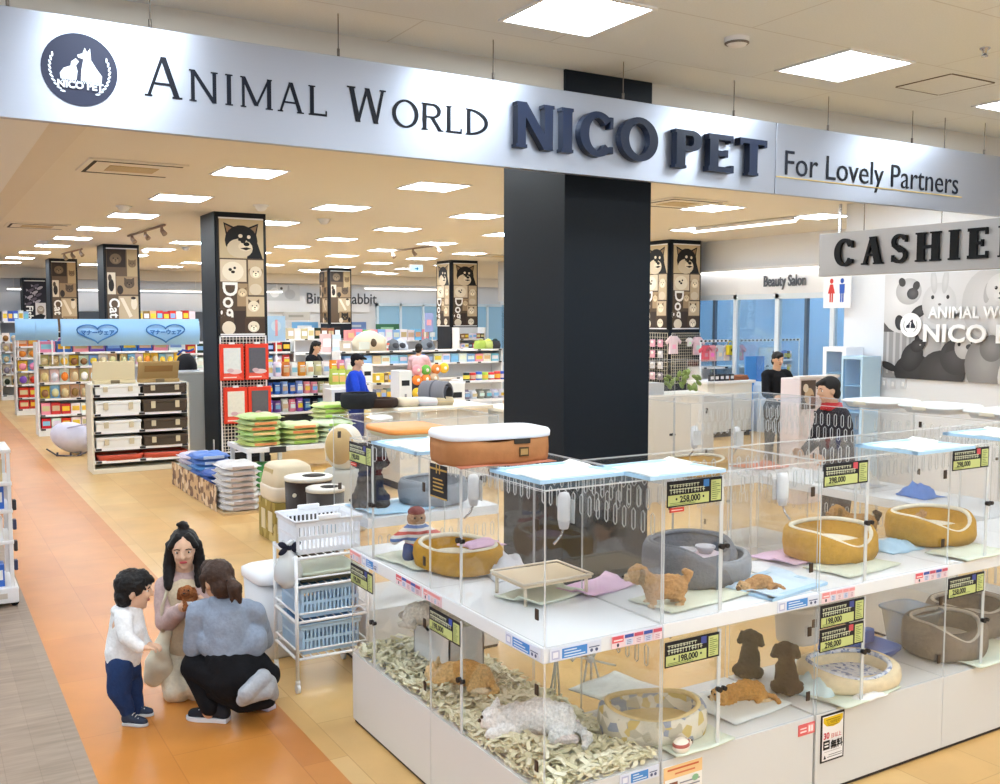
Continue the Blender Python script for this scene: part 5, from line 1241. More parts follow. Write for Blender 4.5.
# --- small child standing
B0 = at(132, 721, Z=0); D0 = B0.dot(FH)
def K(px, py, dd=0.0): return at(px, py, D=D0 + dd)
t = thing('person', 'small child standing in white top and baggy navy trousers, facing right', 'person', B0)
f = RT * .96 + FH * .22 + Vector((0, 0, -.08)); hc = K(135, 590)
legs = [(K(124, 664, -.05), K(121, 690, -.05), .05, .042, SK), (K(121, 690, -.05), K(128, 712, -.05), .04, .026, SK), (K(127, 664, .06), K(131, 690, .07), .05, .042, SK), (K(131, 690, .07), K(136, 711, .07), .04, .026, SK)]
P = head_prims(hc, f, .93, SK) + [(K(131, 603), K(129, 614), .04, .045, SK), (K(127, 622), K(124, 655), .08, .08, SK)] + legs
ar = [(K(123, 619, -.09), K(127, 638, -.13), .03, .027, SK), (K(127, 638, -.13), K(141, 648, -.12), .026, .021, SK), (K(135, 619, .09), K(141, 638, .11), .03, .026, SK), (K(141, 638, .11), K(149, 645, .06), .026, .02, SK)]
P += ar + hand(K(142, 648, -.12), RT * .9 + FH * .2, Vector((0, 0, -1)), .62, SK, .8) + hand(K(149, 645, .06), RT * .9 - FH * .2, Vector((0, 0, -1)), .62, SK, .8, -1)
blob('body', rel(P, B0), SKINM, t, .0065, 2)
face(t, hc, f, .93, B0)
W_ = (238, 238, 240)
blob('white_top', rel([(K(130, 614), K(128, 628), .07, .085, W_), (K(128, 628), K(124, 656), .09, .095, W_), (K(120, 610, -.02), (.05, .055, .032), None, None, W_), (K(121, 616), K(119, 646), .055, .07, W_), (K(123, 617, -.075), K(126, 637, -.125), .05, .044, W_), (K(126, 637, -.125), K(139, 647, -.12), .042, .034, W_), (K(135, 617, .08), K(141, 638, .1), .046, .04, W_), (K(141, 638, .1), K(147, 644, .07), .04, .03, W_), (K(123, 650), K(123, 660), .094, .09, W_)], B0), CLOTH, t, .008, 5, .004, 16)
N_ = (38, 58, 100)
blob('navy_trousers', rel([(K(123, 660), K(123, 668), .088, .09, N_), (K(121, 666, -.05), K(119, 690, -.06), .07, .064, N_), (K(119, 690, -.06), K(127, 710, -.05), .06, .04, N_), (K(127, 666, .06), K(131, 690, .07), .075, .066, N_), (K(131, 690, .07), K(137, 709, .07), .062, .04, N_)], B0), CLOTH, t, .008, 4, .006, 18)
fh, s_, u_ = frame(f)
H_ = (24, 20, 20)
hp_ = [(hc + u_ * .035 - fh * .018, (.084, .096, .084), None, None, H_, Matrix((s_, fh, u_)).transposed()), (hc - fh * .05 - u_ * .03, (.074, .055, .07), None, None, H_, Matrix((s_, fh, u_)).transposed()), (hc + u_ * .085 + fh * .03, hc + u_ * .055 + fh * .078, .035, .022, H_)]
for k in range(9): a = k * .7; hp_.append((hc - fh * .06 + u_ * (.02 + .05 * math.sin(a)) + s_ * .05 * math.cos(a), hc - fh * (.105) + u_ * (.03 + .09 * math.sin(a)) + s_ * .07 * math.cos(a * 1.3), .022, .006, H_))
hp_ = hp_[:-9]
blob('hair', rel(hp_, B0), HAIRB, t, .007, 1, .006, 70)
h0 = K(124, 720, -.05); h0.z = 0; shoe(t, h0, h0 + RT * .135 - FH * .02, .72, (52, 62, 82), (206, 206, 210), B0)
h1 = K(130, 718, .07); h1.z = 0; shoe(t, h1, h1 + RT * .13, .72, (52, 62, 82), (206, 206, 210), B0)

# --- woman kneeling, facing the camera, holding a puppy
B1 = at(180, 702, Z=0); D1 = B1.dot(FH)
def K(px, py, dd=0.0): return at(px, py, D=D1 + dd)
t = thing('person', 'kneeling woman in mauve cardigan and cream trousers with long black hair', 'person', B1)
f = -FH * .93 + RT * .22 + Vector((0, 0, -.12)); hc = K(184, 549, .08)
thigh = [(K(176, 652, .2), K(177, 688, .04), .085, .07, SK), (K(177, 694, .05), K(172, 692, .42), .058, .045, SK), (K(196, 652, .2), K(201, 686, .06), .085, .07, SK), (K(201, 692, .07), K(194, 690, .42), .058, .045, SK)]
arms = [(K(167, 586, .12), K(169, 620, .04), .042, .038, SK), (K(169, 622, .04), K(184, 606, -.1), .036, .027, SK), (K(202, 586, .12), K(207, 618, .06), .042, .038, SK), (K(207, 620, .06), K(198, 606, -.08), .036, .027, SK)]
P = head_prims(hc, f, .98, SK) + [(K(184, 560, .1), K(184, 578, .13), .05, .055, SK), (K(184, 590, .15), K(184, 620, .17), .105, .09, SK), (K(184, 625, .17), K(185, 650, .2), .1, .12, SK)] + thigh + arms
P += hand(K(184, 606, -.1), RT * .85 + Vector((0, 0, .25)), -RT * .1 + FH * .9, .9, SK, .9, -1) + hand(K(198, 606, -.08), -RT * .85 + Vector((0, 0, .1)), FH * .9, .9, SK, .9, 1)
blob('body', rel(P, B1), SKINM, t, .0075, 2)
face(t, hc, f, .98, B1, (200, 92, 96))
M_ = (190, 166, 164)
blob('cardigan', rel([(K(183, 583, .14), K(183, 612, .16), .115, .112, M_), (K(170, 583, .13), K(198, 583, .13), .062, .062, M_), (K(166, 586, .11), K(167, 620, .05), .066, .07, M_), (K(167, 622, .05), K(180, 611, -.07), .062, .045, M_), (K(203, 586, .11), K(208, 618, .06), .062, .062, M_), (K(208, 620, .06), K(200, 608, -.06), .055, .042, M_), (K(172, 614, .1), K(176, 628, .1), .07, .06, M_)], B1), CLOTH, t, .009, 4, .006, 22)
T_ = (206, 190, 164)
blob('beige_top', rel([(K(184, 590, .1), K(184, 628, .12), .1, .1, T_), (K(184, 625, .14), K(185, 640, .16), .115, .12, T_)], B1), CLOTH, t, .009, 4)
C_ = (228, 220, 200)
blob('cream_trousers', rel([(K(184, 642, .18), K(185, 652, .2), .125, .13, C_), (K(176, 652, .18), K(177, 688, .03), .1, .085, C_), (K(177, 692, .06), K(172, 690, .44), .078, .062, C_), (K(196, 652, .18), K(201, 686, .05), .1, .085, C_), (K(201, 691, .08), K(194, 689, .44), .078, .06, C_)], B1), CLOTH, t, .009, 4, .006, 16)
fh, s_, u_ = frame(f); R_ = Matrix((s_, fh, u_)).transposed(); H_ = (26, 20, 20)
hp_ = [(hc + u_ * .04 - fh * .022, (.082, .09, .08), None, None, H_, R_), (hc - fh * .05 - u_ * .04, (.08, .055, .1), None, None, H_, R_), (hc + u_ * .128 - fh * .02, .032, None, None, H_), (hc + u_ * .15 - fh * .01, hc + u_ * .15 + s_ * .03, .018, .012, H_)]
for q in (-1, 1):
    hp_ += [(hc + s_ * .074 * q + u_ * .03, hc + s_ * .085 * q - u_ * .1, .028, .036, H_), (hc + s_ * .085 * q - u_ * .1, hc + s_ * .085 * q - u_ * .2 + fh * .05, .036, .03, H_), (hc + s_ * .03 * q + u_ * .088 + fh * .04, hc + s_ * .07 * q + u_ * .03 + fh * .045, .022, .018, H_)]
blob('hair', rel(hp_, B1), HAIRB, t, .008, 2, .004, 60)
for (px, dd) in ((172, .47), (194, .47)):
    h = K(px, 690, dd); h.z = 0; shoe(t, h + FH * .1, h + FH * .1 - FH * .2, .9, (206, 176, 170), (230, 226, 222), B1)
t = thing('tote_bag', 'beige cloth tote bag hanging beside the kneeling woman', 'bag', K(154, 684, .0))
bb = t.location.copy()
blob('bag', rel([(K(166, 632, .03), K(156, 664, .0), .035, .06, (0, 0, 0)), (K(156, 664, .0), K(153, 678, .0), .065, .055, (0, 0, 0)), (K(160, 650, .0), K(166, 672, .03), .05, .05, (0, 0, 0))], bb), mat((214, 204, 182), .9, 0, .06, 20, .3), t, .009, 4, .008, 14)
MB().tube([K(163, 632, 0) - bb, K(162, 608, -.0) - bb, K(167, 590, .04) - bb, K(172, 583, .16) - bb], .012, 8).build('strap', mat((206, 196, 174), .9), t)
t = thing('puppy', 'tiny brown poodle puppy held in the kneeling woman\'s hands', 'puppy', K(189, 607, -.12)); bb = t.location.copy()
br = (150, 92, 52)
blob('body', rel([(K(190, 606, -.12), K(188, 597, -.12), .036, .032, (160, 104, 64)), (K(187, 592, -.13), .038, None, None, br), (K(187, 592, -.15), K(184, 594, -.19), .02, .015, (120, 70, 40)), (K(181, 590, -.12), K(180, 597, -.12), .017, .019, (130, 76, 42)), (K(193, 590, -.12), K(195, 597, -.12), .017, .019, (130, 76, 42)), (K(187, 602, -.14), K(184, 610, -.17), .013, .011, br), (K(193, 602, -.14), K(192, 611, -.17), .013, .011, br)], bb), FUR, t, .005, 2, .005, 90)
eyes_nose(t, [K(184.5, 590.5, -.17) - bb, K(188.5, 590.5, -.17) - bb], K(184, 593.5, -.207) - bb, .005, .0065)
MB().lathe([(.034, -.012), (.037, 0), (.034, .012)], c=K(190, 602, -.12) - bb, n=16).build('white_harness', mat((236, 236, 238), .8), t)

# --- shop worker crouching, seen from behind
B2 = at(222, 722, Z=0); D2 = B2.dot(FH)
def K(px, py, dd=0.0): return at(px, py, D=D2 + dd)
t = thing('person', 'crouching worker seen from behind, blue-grey shirt and black apron, brown ponytail', 'person', B2)
f = -RT * .82 + FH * .5 + Vector((0, 0, -.16)); hc = K(217, 580, .02)
P = head_prims(hc, f, .96, SK2) + [(K(220, 590, .02), K(224, 603, .03), .05, .058, SK2), (K(226, 615, .05), K(234, 650, .04), .12, .11, SK2), (K(234, 655, .04), K(238, 676, .0), .12, .13, SK2),
     (K(228, 682, -.02), K(196, 668, .06), .085, .065, SK2), (K(196, 670, .06), K(209, 712, .0), .06, .036, SK2), (K(254, 682, .04), K(244, 664, .38), .085, .065, SK2), (K(244, 666, .38), K(258, 708, .2), .06, .036, SK2)]
P += [(K(199, 610, .04), K(195, 646, .06), .045, .04, SK2), (K(195, 648, .06), K(196, 618, .2), .037, .027, SK2), (K(252, 612, .1), K(262, 640, .25), .045, .04, SK2), (K(262, 640, .25), K(240, 620, .38), .037, .027, SK2)]
P += hand(K(196, 616, .2), Vector((0, 0, 1)) * .8 + FH * .4, -RT, .9, SK2, .7, 1) + hand(K(240, 620, .38), -RT * .8 + Vector((0, 0, .3)), -FH, .9, SK2, .7, 1)
blob('body', rel(P, B2), SKINM, t, .0078, 2)
face(t, hc, f, .96, B2)
SH_ = (146, 158, 178)
blob('shirt', rel([(K(223, 604, .03), K(226, 616, .05), .085, .13, SH_), (K(205, 611, .04), K(246, 612, .08), .07, .072, SH_), (K(226, 618, .05), K(232, 650, .04), .13, .135, SH_), (K(215, 640, .04), K(250, 642, .05), .1, .1, SH_), (K(198, 612, .04), K(194, 646, .06), .066, .06, SH_), (K(194, 648, .06), K(195, 634, .13), .056, .05, SH_), (K(254, 613, .1), K(263, 640, .25), .066, .06, SH_)], B2), CLOTH, t, .009, 5, .006, 18)
A_ = (22, 22, 26)
blob('black_apron', rel([(K(232, 660, .04), K(238, 676, .0), .15, .15, A_), (K(230, 680, -.03), K(196, 666, .06), .11, .085, A_), (K(196, 668, .06), K(203, 692, .03), .08, .05, A_), (K(250, 664, .05), K(268, 676, .06), .1, .07, A_), (K(256, 684, .05), K(244, 664, .38), .1, .08, A_), (K(215, 690, -.02), K(240, 704, -.06), .05, .045, A_), (K(240, 706, -.06), K(268, 702, -.04), .04, .035, A_)], B2), CLOTH, t, .009, 4, .006, 16)
blob('grey_skirt_panel', rel([(K(262, 678, -.06), K(246, 694, -.15), .05, .045, (172, 176, 184)), (K(266, 690, -.06), K(242, 700, -.14), .05, .035, (172, 176, 184)), (K(268, 682, -.03), K(272, 694, -.02), .045, .04, (172, 176, 184))], B2), CLOTH, t, .008, 4, .005, 18)
blob('trousers', rel([(K(196, 670, .06), K(210, 706, .0), .07, .056, A_), (K(244, 668, .38), K(258, 706, .2), .07, .052, A_), (K(238, 678, 0), .13, None, None, A_)], B2), CLOTH, t, .009, 3)
fh, s_, u_ = frame(f); R_ = Matrix((s_, fh, u_)).transposed(); H_ = (60, 42, 34)
hp_ = [(hc + u_ * .03 - fh * .014, (.083, .094, .086), None, None, H_, R_), (hc - fh * .045 - u_ * .03, (.078, .06, .075), None, None, H_, R_), (hc + s_ * .0 + u_ * .07 + fh * .05, .045, None, None, H_), (K(229, 580, -.04), K(236, 588, -.08), .026, .034, H_), (K(236, 588, -.08), K(240, 602, -.09), .034, .012, H_), (K(231, 588, -.08), K(232, 602, -.1), .022, .008, H_)]
for q in (-1, 1): hp_ += [(hc + s_ * .072 * q + u_ * .03 + fh * .03, hc + s_ * .07 * q - u_ * .05 + fh * .035, .018, .01, H_)]
blob('hair', rel(hp_, B2), HAIRN, t, .0075, 2, .004, 70)
MB().lathe([(.018, -.008), (.026, -.005), (.026, .005), (.018, .008)], c=K(230, 580, -.045) - B2, n=14).build('hair_tie', BLACK, t)
h = K(228, 722, .0); h.z = 0; shoe(t, h, h - RT * .235 + FH * .04, 1.0, (36, 38, 46), (226, 226, 234), B2)
h = K(272, 716, .16); h.z = 0; shoe(t, h, h - RT * .2 + FH * .12, 1.0, (36, 38, 46), (214, 206, 224), B2)

# --- people further back
def shopper(label, loc, rz, hgt, top, legs, hair=(24, 20, 20), arm=0.3, lean=0.0, apron=None, cap=False, longhair=False, detail=True):
    """Standing figure, faces +x before turning."""
    t = thing('person', label, 'person', loc, rz); k = hgt / 1.7
    S = lambda x, y, z: Vector((x + lean * max(0, z - .9), y, z)) * k
    hc = S(.03, 0, 1.58); f = Vector((1, 0, -.15))
    P = head_prims(hc, f, k, SK2) + [(S(0, 0, 1.4), S(.01, 0, 1.5), .06 * k, .055 * k, SK2), (S(0, 0, .95), S(0, 0, 1.3), .12 * k, .13 * k, SK2)]
    cl = [(S(0, 0, .98), S(0, 0, 1.28), .145 * k, .155 * k, top), (S(0, -.13, 1.36), S(0, .13, 1.36), .085 * k, .085 * k, top)]; pn = [(S(0, 0, .92), S(0, 0, 1.0), .15 * k, .145 * k, legs)]
    for q in (-1, 1):
        el = S(.06 + arm * .3, .24 * q, 1.1); wr = S(.12 + arm * .9, .2 * q, .98 + arm * .35)
        P += [(S(0, .19 * q, 1.36), el, .045 * k, .04 * k, SK2), (el, wr, .038 * k, .028 * k, SK2), (S(0, .09 * q, .9), S(.02, .1 * q, .48), .085 * k, .058 * k, SK2), (S(.02, .1 * q, .48), S(-.01, .1 * q, .08), .056 * k, .036 * k, SK2)]
        P += hand(wr, Vector((1, 0, .1)), Vector((0, -q, -.3)), k, SK2, .7, q)
        cl += [(S(0, .17 * q, 1.36), el, .068 * k, .058 * k, top), (el, el + (wr - el) * .85, .056 * k, .046 * k, top)]
        pn += [(S(0, .09 * q, .9), S(.02, .1 * q, .48), .1 * k, .075 * k, legs), (S(.02, .1 * q, .48), S(-.01, .1 * q, .1), .073 * k, .055 * k, legs)]
    blob('body', P, SKINM, t, .011, 2)
    blob('top', cl, CLOTH, t, .013, 3, .006, 14); blob('trousers', pn, CLOTH, t, .013, 3)
    fh, s_, u_ = frame(f); R_ = Matrix((s_, fh, u_)).transposed()
    H = [(hc + (u_ * .036 - fh * .02) * k, (.083 * k, .094 * k, .084 * k), None, None, hair, R_), (hc + (-fh * .05 - u_ * .03) * k, (.076 * k, .052 * k, .07 * k), None, None, hair, R_)]
    H += [(hc + (fh * .045 + u_ * .075 - s_ * .02) * k, hc + (fh * .06 + u_ * .055 + s_ * .035) * k, .036 * k, .03 * k, hair)]
    if longhair: H += [(hc - fh * .05 * k, hc + (-fh * .08 - u_ * .22) * k, .075 * k, .06 * k, hair)]
    if cap: H += [(hc + u_ * .06 * k + fh * .06 * k, hc + u_ * .05 * k + fh * .13 * k, .03 * k, .015 * k, hair)]
    blob('cap' if cap else 'hair', H, CLOTH if cap else mat(hair, .6, 0, .2, 50, .3), t, .01, 1)
    if detail: face(t, hc, f, k, Vector((0, 0, 0)))
    if apron:
        blob('apron', [(S(.05, 0, .7), S(.05, 0, 1.2), .15 * k, .135 * k, apron)], CLOTH, t, .014, 3)
    for q in (-1, 1): shoe(t, S(-.05, .1 * q, 0), S(.18, .1 * q, 0), k, (40, 40, 44), (210, 210, 210), Vector((0, 0, 0)))
    return t
def floorpt(px, D): p = at(px, 400, D=D); return Vector((p.x, p.y, 0))
shopper('man in black shirt standing behind the enclosures at the counter', floorpt(776, 14.2) , ang(.25, -1), 1.72, (22, 22, 26), (30, 30, 34), arm=.25)
q = floorpt(840, 8.45); wk = shopper('worker in dark clothes with red collar looking down behind side row', q, ang(-1, -.15), 1.70, (44, 40, 46), (34, 38, 60), lean=.12, arm=.1)
MB().lathe([(.062, -.035), (.098, -.03), (.085, .03), (.066, .035), (.058, 0)], c=(.075, 0, 1.44), n=20).build('red_collar', mat((196, 44, 48), .8), wk)
shopper('person in bright blue coat and black cap among the pet beds', floorpt(356, 14.6), ang(1, -.1), 1.68, (34, 70, 196), (40, 56, 120), hair=(20, 20, 26), cap=True, arm=.08)
shopper('person in pink shirt behind the far white shelves, arms spread', floorpt(419, 21.0), ang(.15, 1), 1.66, (226, 186, 196), (60, 60, 70), arm=.2)
shopper('person in black coat leaning beside the far white shelf', floorpt(311, 19.2), ang(.9, -.3), 1.76, (26, 26, 32), (40, 40, 56), longhair=True, arm=.35, lean=.15)
# ------------------------------------------------------------------ wire trolley, bin, boxes beside the enclosures
WIREW = mat((238, 238, 240), .35)
tr = thing('trolley', 'white metal trolley on casters holding three plastic baskets', 'trolley', (1.86, 5.42, 0), -.02)
TW, TDp = .44, .42
for x in (0, TW):
    for y in (0, TDp):
        MB().cone((x, y, .07), (x, y, .82), .011).build('post', WIREW, tr)
        c = MB(); c.cone((x, y, .075), (x, y, .05), .014); c.cone((x - .01, y, .028), (x + .01, y, .028), .028, n=16); o = c.build('caster', WIREW, tr)
for z in (.20, .42, .63, .80):
    f = MB()
    for q in ((0, 0, TW, 0), (0, TDp, TW, TDp), (0, 0, 0, TDp), (TW, 0, TW, TDp)): f.cone((q[0], q[1], z), (q[2], q[3], z), .009); f.cone((q[0], q[1], z + .05), (q[2], q[3], z + .05), .006) if z < .8 else None
    for k in range(1, 9): f.cone((TW * k / 9, 0, z), (TW * k / 9, TDp, z), .0035, n=6)
    f.build('shelf', WIREW, tr)
def basket(label, loc, w, d, h, m, rz=0, liner=None, handle=None):
    t = thing('plastic_basket', label, 'basket', loc, rz); b = MB(); e = .006; k = .9
    def side(p0, p1, n):
        p0, p1 = Vector(p0), Vector(p1)
        out = Vector((p1.y - p0.y, p0.x - p1.x, 0)).normalized()
        for (z0, z1) in ((0, .16), (.44, .54), (.84, 1.0)):
            a = p0 * (k + (1 - k) * z0); c = p1 * (k + (1 - k) * z0); a2 = p0 * (k + (1 - k) * z1); c2 = p1 * (k + (1 - k) * z1)
            vs = [Vector((q.x, q.y, zz * h)) for q, zz in ((a, z0), (c, z0), (c2, z1), (a2, z1))]; vs += [v - out * e for v in vs]
            b.add(vs, [(0, 1, 2, 3), (7, 6, 5, 4), (0, 4, 5, 1), (1, 5, 6, 2), (2, 6, 7, 3), (3, 7, 4, 0)])
        for i in range(n + 1):
            s = .03 + .94 * i / n; q0 = (p0 + (p1 - p0) * s) * (k + (1 - k) * .1) - out * e / 2; q1 = (p0 + (p1 - p0) * s) * (k + (1 - k) * .95) - out * e / 2
            b.xbox((q0 + q1) / 2 + Vector((0, 0, h * .5)), (.011 if abs(p1.x - p0.x) > .01 else e, e if abs(p1.x - p0.x) > .01 else .011, h * .82), None)
    c = [(-w / 2, -d / 2, 0), (w / 2, -d / 2, 0), (w / 2, d / 2, 0), (-w / 2, d / 2, 0)]
    for i in range(4): side(c[i], c[(i + 1) % 4], 14)
    b.box(-w / 2 * k, w / 2 * k, -d / 2 * k, d / 2 * k, 0, .006)
    b.build('basket', m, t)
    r = MB(); r.tube([(-w / 2, -d / 2, h), (w / 2, -d / 2, h), (w / 2, d / 2, h), (-w / 2, d / 2, h)], .009, 6, closed=True); r.build('rim', m, t)
    if liner:
        l = MB(); l.lathe([(0, h * .7), (.5, h * .76), (.86, h * .88), (.95, h * .92)], n=24, p=5, sx=w / 2, sy=d / 2, fz=lambda a, j: .02 * math.sin(a * 5 + j)); l.build('contents', liner, t)
    if handle:
        for q in (-1, 1): MB().box(-.07, .07, q * d / 2 - .012, q * d / 2 + .012, h, h + .03).build('handle', m, t, bev=.006)
    return t
WB_ = mat((236, 238, 244), .35); LBB = mat((184, 214, 240), .35)
cx, cy = 1.86 + TW / 2, 5.42 + TDp / 2
basket('tall white basket on top of the trolley', (cx, cy, .81), .42, .36, .2, WB_, 0, None, True)
basket('light blue basket on the middle trolley shelf', (cx, cy, .43), .38, .38, .185, LBB, 0, mat((120, 170, 206), .7))
basket('light blue basket on the bottom trolley shelf', (cx, cy, .21), .38, .38, .18, LBB, 0, mat((110, 150, 196), .7))
t = thing('tray', 'sage green tray over a dark tray on the trolley', 'tray', (cx, cy, .641))
MB().box(-.18, .18, -.18, .18, 0, .035).build('dark_tray', mat((74, 74, 60), .6), t, bev=.012)
MB().lathe([(0, .036), (.9, .036), (1.0, .055), (.96, .058), (0, .044)], n=36, p=6, sx=.205, sy=.2).build('lid', mat((206, 212, 194), .5), t)
t = thing('plastic_bag', 'clear plastic bag tied with a black ribbon hanging on the trolley', 'bag', (1.84, 5.50, .62))
b = MB(); b.lathe([(0, 0), (.05, .01), (.085, .06), (.08, .13), (.035, .21), (.02, .24), (.04, .27)], n=16, fz=lambda a, j: .01 * math.sin(a * 4 + j * 2)); b.build('bag', FROST, t)
r = MB(); r.ball((0, -.02, .24), (.02, .015, .018))
for a in (.4, 2.6, -.5, 3.7): r.ball((.045 * math.cos(a), -.025, .24 + .035 * math.sin(a)), (.032, .008, .018), R=Matrix.Rotation(-a, 3, 'Y'))
r.build('ribbon', mat((28, 30, 50), .6), t)
t = thing('waste_bin', 'pale grey lidded bin standing behind the white trolley', 'bin', (1.98, 6.22, 0), .05)
MB().lathe([(0, 0), (.84, 0), (.9, .02), (1, .5), (0, .5)], n=32, p=6, sx=.16, sy=.2).build('body', mat((214, 216, 222), .4), t)
MB().lathe([(1.06, .5), (1.08, .52), (1.06, .55), (.8, .575), (0, .58)], n=32, p=6, sx=.16, sy=.2).build('lid', mat((228, 230, 236), .4), t)
MB().box(-.155, -.145, -.08, -.02, .36, .42).build('sticker', mat((206, 120, 120), .5), t)

# --- cat toilets and cartons behind
t = thing('carton', 'olive printed carton under the beige cat toilet', 'carton', (3.17, 9.45, 0))
OLV = floral('olive_carton_print', (160, 142, 74), [(136, 116, 56), (186, 168, 100), (206, 190, 130)], 9)
MB().box(-.22, .22, -.26, .26, 0, .40).build('box', OLV, t, bev=.006)
for y in (-.12, .1): MB().box(-.226, -.219, y - .06, y + .06, .1, .3).build('picture_panel', mat((222, 214, 186), .6), t)
for y in (-.12, .1): MB().box(-.2, .0 + y, -.266, -.259, .1, .3).build('picture_panel', mat((222, 214, 186), .6), t) if y < 0 else None
t = thing('cat_toilet', 'beige covered cat toilet on top of the olive carton', 'cat toilet', (3.17, 9.45, .40))
MB().lathe([(0, 0), (.94, 0), (1.0, .03), (1.02, .13), (.98, .15), (0, .15)], n=36, p=5, sx=.23, sy=.27).build('tray', mat((232, 222, 206), .45), t)
MB().lathe([(1.0, .15), (1.0, .18), (.86, .33), (.7, .36), (0, .37)], n=36, p=5, sx=.22, sy=.26).build('hood', mat((222, 208, 180), .45), t)
MB().box(-.2, -.17, -.14, .14, .16, .32).build('door_flap', mat((204, 186, 140), .4), t, bev=.01)
def drum(label, loc, r, h, c, sticker):
    t = thing('cat_litter_drum', label, 'litter drum', loc)
    MB().lathe([(0, 0), (r * .9, 0), (r * .93, .01), (r, h - .03), (0, h - .03)], n=36).build('body', mat(c, .4), t)
    MB().lathe([(r, h - .03), (r * 1.03, h - .03), (r * 1.03, h), (r * .98, h + .005), (0, h)], n=36).build('lid', mat((228, 226, 220), .4), t)
    MB().lathe([(0, h + .004), (r * .5, h + .004), (r * .5, h + .0055), (0, h + .006)], c=(r * .25, .0, 0), n=26).build('opening', mat((40, 34, 30), .7), t)
    d = Vector((-.45, -.89, 0)); s = Vector((.89, -.45, 0)); o = d * (r * .975) + Vector((0, 0, h * .55))
    MB().prism([(-.05, -.07), (.05, -.07), (.05, .07), (-.05, .07)], o + s * .06, s, (0, 0, 1), d * .012).build('sticker', mat(sticker, .5), t)
    MB().prism([(.018 * math.cos(a), .018 * math.sin(a)) for a in (k * PI / 8 for k in range(16))], o - s * .1 + Vector((0, 0, h * .26)), s, (0, 0, 1), d * .014).build('button', mat((222, 218, 206), .4), t)
drum('large dark brown litter drum beside the beige cat toilet', (3.09, 8.62, 0), .215, .74, (44, 32, 28), (216, 208, 198))
drum('smaller dark grey litter drum with cat sticker in front', (3.05, 8.08, 0), .165, .72, (70, 66, 66), (170, 190, 210))
t = thing('automatic_cat_toilet', 'tall beige egg shaped cat toilet beside the litter bag table end', 'cat toilet', (3.80, 9.5, 0))
MB().lathe([(0, 0), (.2, 0), (.22, .03), (.2, .6), (.17, .64), (0, .64)], n=32, p=3).build('stand', mat((206, 206, 200), .4), t)
MB().ball((0, 0, .86), (.2, .22, .25), 28, 18).build('drum', mat((232, 228, 216), .35), t)
MB().ball((-.06, -.06, .88), (.16, .18, .2), 24, 14).build('opening', mat((206, 176, 120), .5), t)

# ------------------------------------------------------------------ shelves and goods: helpers
def rc(r, c, d=14): return tuple(max(0, min(255, v + r.randint(-d, d))) for v in c)
NAMEC = [('red', (206, 52, 48)), ('orange', (232, 134, 56)), ('yellow', (236, 200, 70)), ('green', (96, 170, 80)), ('blue', (58, 104, 190)), ('light blue', (140, 190, 232)), ('purple', (140, 100, 180)), ('pink', (236, 150, 170)), ('brown', (140, 96, 60)), ('beige', (214, 190, 150)), ('white', (234, 234, 236)), ('grey', (140, 142, 148)), ('black', (36, 36, 40)), ('lime', (176, 206, 90))]
NC = dict(NAMEC)
def pouch(name, label, cat, loc, w, h, d, c, c2, group, rz=0, style='pouch', parts=True):
    """Upright bag with a printed panel and a sealed top, or a flat carton, can or hanging pack."""
    t = thing(name, label, cat, loc, rz, group); m, m2 = mat(c, .4), mat(c2, .5)
    b = MB()
    if style == 'pouch':
        b.lathe([(0, .002), (.8, .002), (.96, .06 * h), (1, .4 * h), (.9, .75 * h), (.75, .92 * h)], n=12, p=4, sx=w / 2, sy=d / 2); b.box(-w / 2, w / 2, -.004, .004, h * .86, h); b.build('bag', m, t)
        MB().box(-w * .33, w * .33, -d * .53, -d * .46, h * .28, h * .62).build('label_panel', m2, t)
        MB().box(-w * .3, w * .3, -d * .47, -d * .38, h * .68, h * .76).build('brand_band', mat((240, 240, 240), .5), t)
    elif style == 'box':
        b.box(-w / 2, w / 2, -d / 2, d / 2, 0, h); b.build('carton', m, t); MB().box(-w * .4, w * .4, -d / 2 - .003, -d / 2, h * .3, h * .75).build('label_panel', m2, t)
    elif style == 'can':
        b.lathe([(0, 0), (w / 2, 0), (w / 2, h), (w / 2 * .9, h + .004), (0, h + .004)], n=14); b.build('can', m, t); MB().lathe([(w / 2 + .002, h * .2), (w / 2 + .002, h * .7)], n=14).build('label_panel', m2, t)
    else:
        b.box(-w / 2, w / 2, -.003, .003, 0, h); b.build('card', m2, t); MB().ball((0, -d * .3, h * .42), (w * .4, d * .45, h * .34), 10, 7).build('item', m, t); MB().tube([(0, .0, h * .95), (0, .06, h)], .004, 5).build('hook', CHROME, t)
    return t
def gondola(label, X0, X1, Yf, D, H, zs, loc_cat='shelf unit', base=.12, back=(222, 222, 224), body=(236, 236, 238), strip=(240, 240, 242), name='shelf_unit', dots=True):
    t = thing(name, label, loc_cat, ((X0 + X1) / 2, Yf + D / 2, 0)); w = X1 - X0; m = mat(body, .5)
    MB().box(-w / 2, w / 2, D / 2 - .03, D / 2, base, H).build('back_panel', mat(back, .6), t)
    MB().box(-w / 2, w / 2, -D / 2, D / 2, 0, base).build('base', m, t, bev=.006)
    for x in (-w / 2, w / 2 - .03): MB().box(x, x + .03, -D / 2 + .02, D / 2, base, H).build('side_panel', m, t)
    for z in zs:
        s = MB().box(-w / 2 + .03, w / 2 - .03, -D / 2, D / 2 - .03, z - .025, z).build('shelf', m, t)
        MB().box(-w / 2 + .03, w / 2 - .03, -D / 2 - .006, -D / 2, z - .035, z + .005).build('price_rail', mat(strip, .5), s)
        if dots:
            n = max(2, int(w / .45))
            for i in range(n): x = -w / 2 + .08 + (w - .16) * i / max(1, n - 1); MB().box(x - .04, x + .04, -D / 2 - .009, -D / 2 - .006, z - .03, z).build('price_ticket', mat((44, 44, 50), .5), s)
    return t
SHORD = ['bottom', 'second', 'third', 'fourth', 'fifth', 'sixth']
